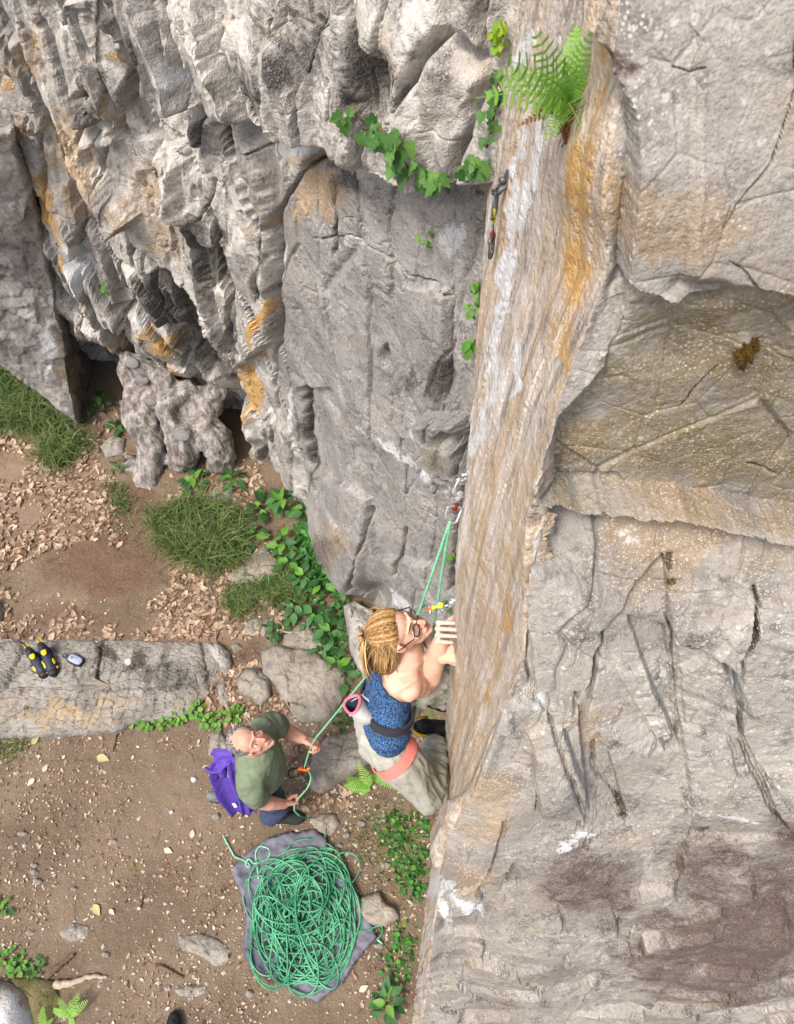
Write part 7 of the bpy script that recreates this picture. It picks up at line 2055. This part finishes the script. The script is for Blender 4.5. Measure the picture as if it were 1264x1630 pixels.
for k, (x, y, rx, lb_) in enumerate([(1068, 922, 0.010, 'small brown moss cushion at a crack junction on the slab'), (988, 1296, 0.016, 'olive moss cushion at the bottom of the wedge crack')]):
    p_ = rock_at(x, y)
    o_ = empty('moss_cushion', p_, lb_, 'moss')
    fib = [tube([q, q * 1.3 + np.array([0, -0.001, -0.002])], [0.0013, 0.0004], 4, False) for q in [np.array([rm.gauss(0, 0.5), rm.gauss(0, 0.35), rm.gauss(0, 0.5)]) * rx for _ in range(160)]]
    tag(mesh('moss_fibre', fib, M['moss'], o_), None, None, None, 'stuff')

# ------------------------------------------------------------------ grass tufts
def grass(label, poly, n, seed, h=(0.12, 0.28), lean=(0.1, -0.25)):
    r = np.random.default_rng(seed)
    base = pts_in(poly, n, seed, (0, 0.0))
    n = len(base)
    far = r.normal(0, 1, (n, 2)) * (0.02 + 0.13 * r.random((n, 1)) ** 3)
    base[:, :2] += far
    base[:, 2] = ground_h(base[:, 0], base[:, 1])
    a = r.uniform(0, 2 * np.pi, n); hh = (h[0] + (h[1] - h[0]) * r.random(n) ** 1.4) * (1 - 0.5 * np.clip(np.linalg.norm(far, axis=1) / 0.15, 0, 1)); w = r.uniform(0.0022, 0.0045, n)
    out = np.stack([np.cos(a), np.sin(a), np.zeros(n)], -1) * r.uniform(0.25, 1.0, n)[:, None] + np.array([lean[0], lean[1], 0]) * 1.0
    sd_ = np.stack([-np.sin(a), np.cos(a), np.zeros(n)], -1)
    V_ = []
    for t_, wf in ((0, 1.0), (0.35, 0.95), (0.7, 0.7), (1.0, 0.05)):
        c = base + out * (hh * t_ ** 1.8)[:, None] + np.array([0, 0, 1.0]) * (hh * (t_ - 0.45 * t_ ** 2.4))[:, None]
        V_.append(np.stack([c - sd_ * (w * wf)[:, None], c + sd_ * (w * wf)[:, None]], 1))
    V_ = np.concatenate(V_, 1)                       # n, 8, 3
    F_ = np.array([(0, 1, 3, 2), (2, 3, 5, 4), (4, 5, 7, 6)])
    F_ = (F_[None] + 8 * np.arange(n)[:, None, None]).reshape(-1, 4)
    b0_ = base.mean(0)
    tn = np.repeat(np.clip(r.normal(0.35, 0.28, n), 0, 1)[:, None], 8, 1).reshape(-1)
    o = link('grass_tuft', npmesh('grass_tuft', V_.reshape(-1, 3) - b0_, F_, True, {'ma': np.stack([tn] * 3, -1)}), M['grass'])
    o.location = b0_
    return tag(o, label, 'grass', None, 'stuff')
grass('long grass under the leaning boulder at the left edge', [(-60, 560), (0, 585), (60, 630), (110, 680), (60, 690), (-60, 670)], 3400, 501, (0.14, 0.42))
grass('grass tuft in front of the leaning boulder tip', [(70, 690), (110, 690), (125, 715), (100, 745), (72, 730)], 900, 502, (0.12, 0.34))
grass('big dark grass tuft between the stump and the nettles', [(235, 830), (290, 800), (350, 800), (390, 840), (380, 900), (330, 905), (270, 880)], 3000, 503, (0.12, 0.40))
grass('small grass tuft above the thin slates', [(360, 950), (395, 935), (400, 965), (375, 975)], 700, 504, (0.08, 0.18))
grass('grass among the nettles beside the pale stone', [(400, 930), (470, 915), (480, 950), (420, 955)], 1100, 505, (0.1, 0.2))
grass('sparse grass at the dirt path by the stump', [(175, 760), (205, 790), (200, 830), (180, 820)], 260, 506, (0.06, 0.14))
grass('thin grass at the foot of the leaning boulder crevice', [(110, 690), (150, 690), (150, 720), (115, 720)], 260, 507, (0.06, 0.15))
grass('short sparse grass at the left edge below the ledge', [(-20, 1170), (40, 1175), (50, 1200), (-20, 1215)], 260, 508, (0.03, 0.07))
grass('short sparse grass on the soil between the tarp and the wall', [(560, 1290), (660, 1300), (660, 1440), (610, 1400), (560, 1360)], 420, 509, (0.03, 0.08))

# ------------------------------------------------------------------ leaf litter, twigs and grit
def litter_pts(regions, seed, cut=-9, sc=2.0):
    r = random.Random(seed)
    out = []
    for (x0, y0, x1, y1, n) in regions:
        for _ in range(n):
            out.append((r.uniform(x0, x1), r.uniform(y0, y1)))
    q = np.array(out)
    p = atn(q[:, 0], q[:, 1], gdep(q[:, 1]))
    if cut > -5:                                   # drifts: denser in some places, the trodden path left bare
        bare = stain_shade_mask(q[:, 0], q[:, 1], [(165, 905, 110, 45, -8, 1.0), (215, 800, 30, 60, -20, 0.8), (390, 1040, 30, 24, 0, 0.9)])
        k = fbm(p * np.array([1, 1, 0]), sc, 3, seed) + 0.5 * fbm(p * np.array([1, 1, 0]), sc * 3, 2, seed + 1) - 0.55 * bare
        p = p[k > -cut]
    p[:, 2] = ground_h(p[:, 0], p[:, 1]) + 0.010
    return p
L1 = litter_pts([(-60, 700, 200, 900, 2100), (-60, 900, 420, 1020, 1300), (150, 640, 240, 720, 140), (240, 740, 420, 810, 420), (230, 900, 460, 1020, 600), (330, 1040, 460, 1180, 420), (470, 1130, 560, 1290, 340), (-60, 640, 130, 720, 250), (380, 860, 450, 960, 150)], 601, 0.10, 1.6)
tag(scatter_leaves('leaf_litter', L1, 0.052, M['deadleaf'], 601, prof='oval', tilt=0.35), 'fallen pale brown leaves covering the ground by the cliff foot', 'leaf litter', None, 'stuff')
L2 = litter_pts([(-60, 1170, 700, 1700, 3600), (-60, 1010, 640, 1300, 700), (-60, 700, 560, 1010, 900)], 602, 0.06, 1.3)
tag(scatter_leaves('leaf_fragments', L2, 0.021, M['deadleaf'], 602, prof='oval', tilt=0.35), 'small broken leaf bits strewn over the bare soil', 'leaf litter', None, 'stuff')
M['paleleaf'] = leaf_mat('bleached_leaf', srgb(206, 178, 150, 0.75), srgb(224, 202, 176, 0.78), srgb(232, 216, 196, 0.8), 0.7, 0.1)
L3 = litter_pts([(-60, 1170, 700, 1700, 900), (-60, 700, 420, 1020, 700), (330, 1040, 600, 1300, 300)], 603, 0.08, 1.5)
tag(scatter_leaves('leaf_fragments', L3, 0.017, M['paleleaf'], 603, prof='oval', tilt=0.4), 'bleached specks of leaf on the bare soil', 'leaf litter', None, 'stuff')
# grit
L4 = litter_pts([(-60, 1170, 700, 1700, 800), (470, 1130, 700, 1500, 500), (330, 1040, 480, 1300, 250), (-60, 1010, 330, 1200, 100)], 604)
rg = np.random.default_rng(605)
tm = np.array([(1, 0, 0), (0, 1, 0), (-1, 0, 0), (0, -1, 0), (0, 0, 0.8), (0.6, 0.6, 0.3), (-0.6, 0.5, 0.35), (0, 0, -0.5)])
sz = 0.005 + 0.012 * rg.random(len(L4)) ** 3
V_ = L4[:, None] + sz[:, None, None] * tm[None] * rg.uniform(0.6, 1.3, (len(L4), 8, 3)) - np.array([0, 0, 0.006])
F_ = np.array([(0, 5, 4), (5, 1, 4), (1, 6, 4), (6, 2, 4), (2, 3, 4), (3, 0, 4), (0, 1, 5), (1, 2, 6), (0, 3, 7), (3, 2, 7)])
F_ = (F_[None] + 8 * np.arange(len(L4))[:, None, None]).reshape(-1, 3)
M['grit'] = plain('pale_grit', srgb(188, 180, 166, 0.7), 0.9, None, 0.3)
tag(link('grit', npmesh('grit', V_.reshape(-1, 3), F_, False), M['grit']), 'scattered pale grit and gravel on the soil', 'gravel', None, 'stuff')
# fine twigs
rt = random.Random(606)
tw = []
TWP = []
for k in range(420):
    reg = rt.choice([(-40, 1180, 660, 1640), (-40, 700, 420, 1010), (470, 1130, 640, 1300), (330, 1040, 460, 1200)])
    p = np.array(ga(rt.uniform(reg[0], reg[2]), rt.uniform(reg[1], reg[3]))); TWP.append(p); p = p * 1
    a = rt.uniform(0, 6.28); L_ = rt.uniform(0.03, 0.13); d = np.array([math.cos(a), math.sin(a), rt.uniform(-0.05, 0.1)]) * L_
    tw.append(tube([p - d / 2, p + np.array([rt.gauss(0, 0.006), rt.gauss(0, 0.006), 0.004]), p + d / 2], [0.0016, 0.0018, 0.0010], 4, False))
TWP = np.array(TWP); TZ = ground_h(TWP[:, 0], TWP[:, 1]) + 0.010
tw = [(v + np.array([0, 0, z]), f) for (v, f), z in zip(tw, TZ)]
tag(mesh('fine_twigs', tw, M['bark']), 'thin dry twigs and stalks strewn over the ground', 'twigs', None, 'stuff')
def stick(label, pts, r0, r1, mat='bark', seed=0):
    P_ = [np.array(gp(x, y)) + np.array([0, 0, z]) for x, y, z in pts]
    b = P_[0]
    C_ = spline(P_, 14)
    o = mesh('stick', [tube([p - b + 0.004 * np.array([math.sin(3 * i), math.cos(2.3 * i + seed), 0]) for i, p in enumerate(C_)], list(np.linspace(r0, r1, 14)), 8)], M[mat])
    o.location = b
    return tag(o, label, 'stick')
M['palewood'] = plain('bleached_wood', srgb(186, 168, 146, 0.7), 0.9, (60, 0.6), 0.25)
stick('thick bleached stick lying right of the mossy rock', [(92, 1568, 0.02), (115, 1566, 0.025), (148, 1553, 0.02), (168, 1556, 0.01)], 0.026, 0.010, 'palewood', 1)
stick('brown stick slanting above the mossy rock', [(78, 1552, 0.02), (96, 1538, 0.02), (116, 1522, 0.015)], 0.024, 0.012, 'bark', 2)
stick('broken brown twig left of the flat stone', [(255, 1538, 0.015), (272, 1546, 0.02), (290, 1556, 0.012)], 0.012, 0.009, 'bark', 3)
stick('bare twig lying through the nettles', [(442, 1005, 0.03), (470, 1012, 0.04), (505, 1000, 0.04), (520, 990, 0.03)], 0.008, 0.004, 'palewood', 4)
stick('short brown stick below the ledge', [(186, 1168, 0.012), (184, 1180, 0.016), (180, 1196, 0.010)], 0.010, 0.008, 'bark', 5)
stick('dark twig beside the yellowish leaf', [(228, 1428, 0.01), (224, 1444, 0.012)], 0.007, 0.006, 'bark', 6)
def dead_leaf(label, px, py, size, ang, mat, seed):
    p = np.array(gp(px, py)) + np.array([0, 0, 0.016])
    e = empty('fallen_leaf', p, label, 'leaf', 'single fallen leaves')
    place(LF[mat] if mat in LF else mat, 'blade', e, np.zeros(3), (math.cos(ang), math.sin(ang), 0.05), (0.1, -0.1, 1), size)
    return e
LY = leaf_mesh('blade', OVAL, leaf_mat('yellowish_leaf', srgb(182, 172, 112, 0.7), srgb(196, 186, 130, 0.7), srgb(206, 196, 150, 0.7), 0.6, 0.1), 0.2, 0.1)
LP_ = leaf_mesh('blade', OVAL, M['paleleaf'], 0.2, 0.1)
dead_leaf('yellowish fallen leaf in the middle of the bare soil', 150, 1440, 0.085, -0.9, LY, 1)
dead_leaf('tan fallen leaf left of the bare soil, upper of two', 56, 1240, 0.065, -2.2, LP_, 2)
dead_leaf('orange tan curled leaf above the lower left leaf', 70, 1230, 0.06, 1.3, LP_, 3)
dead_leaf('pale leaf near the green grass under the ledge', 52, 1186, 0.07, 1.0, LY, 4)
dead_leaf('white leaf beside the yellowish leaf', 175, 1448, 0.05, -0.7, LP_, 5)
dead_leaf('pale leaf with long stalk left of the belayer', 306, 1335, 0.06, 1.6, LP_, 6)
dead_leaf('curled pale leaf in the soil right of centre', 262, 1352, 0.065, -0.4, LP_, 7)
dead_leaf('pinkish fallen leaf below the tarp', 572, 1578, 0.065, 0.5, LP_, 8)
dead_leaf('large grey leaf below the ledge', 155, 1205, 0.10, -0.3, LY, 9)
dead_leaf('pale leaf at the toe of the climbing shoes', 80, 1082, 0.05, 0.3, LP_, 10)
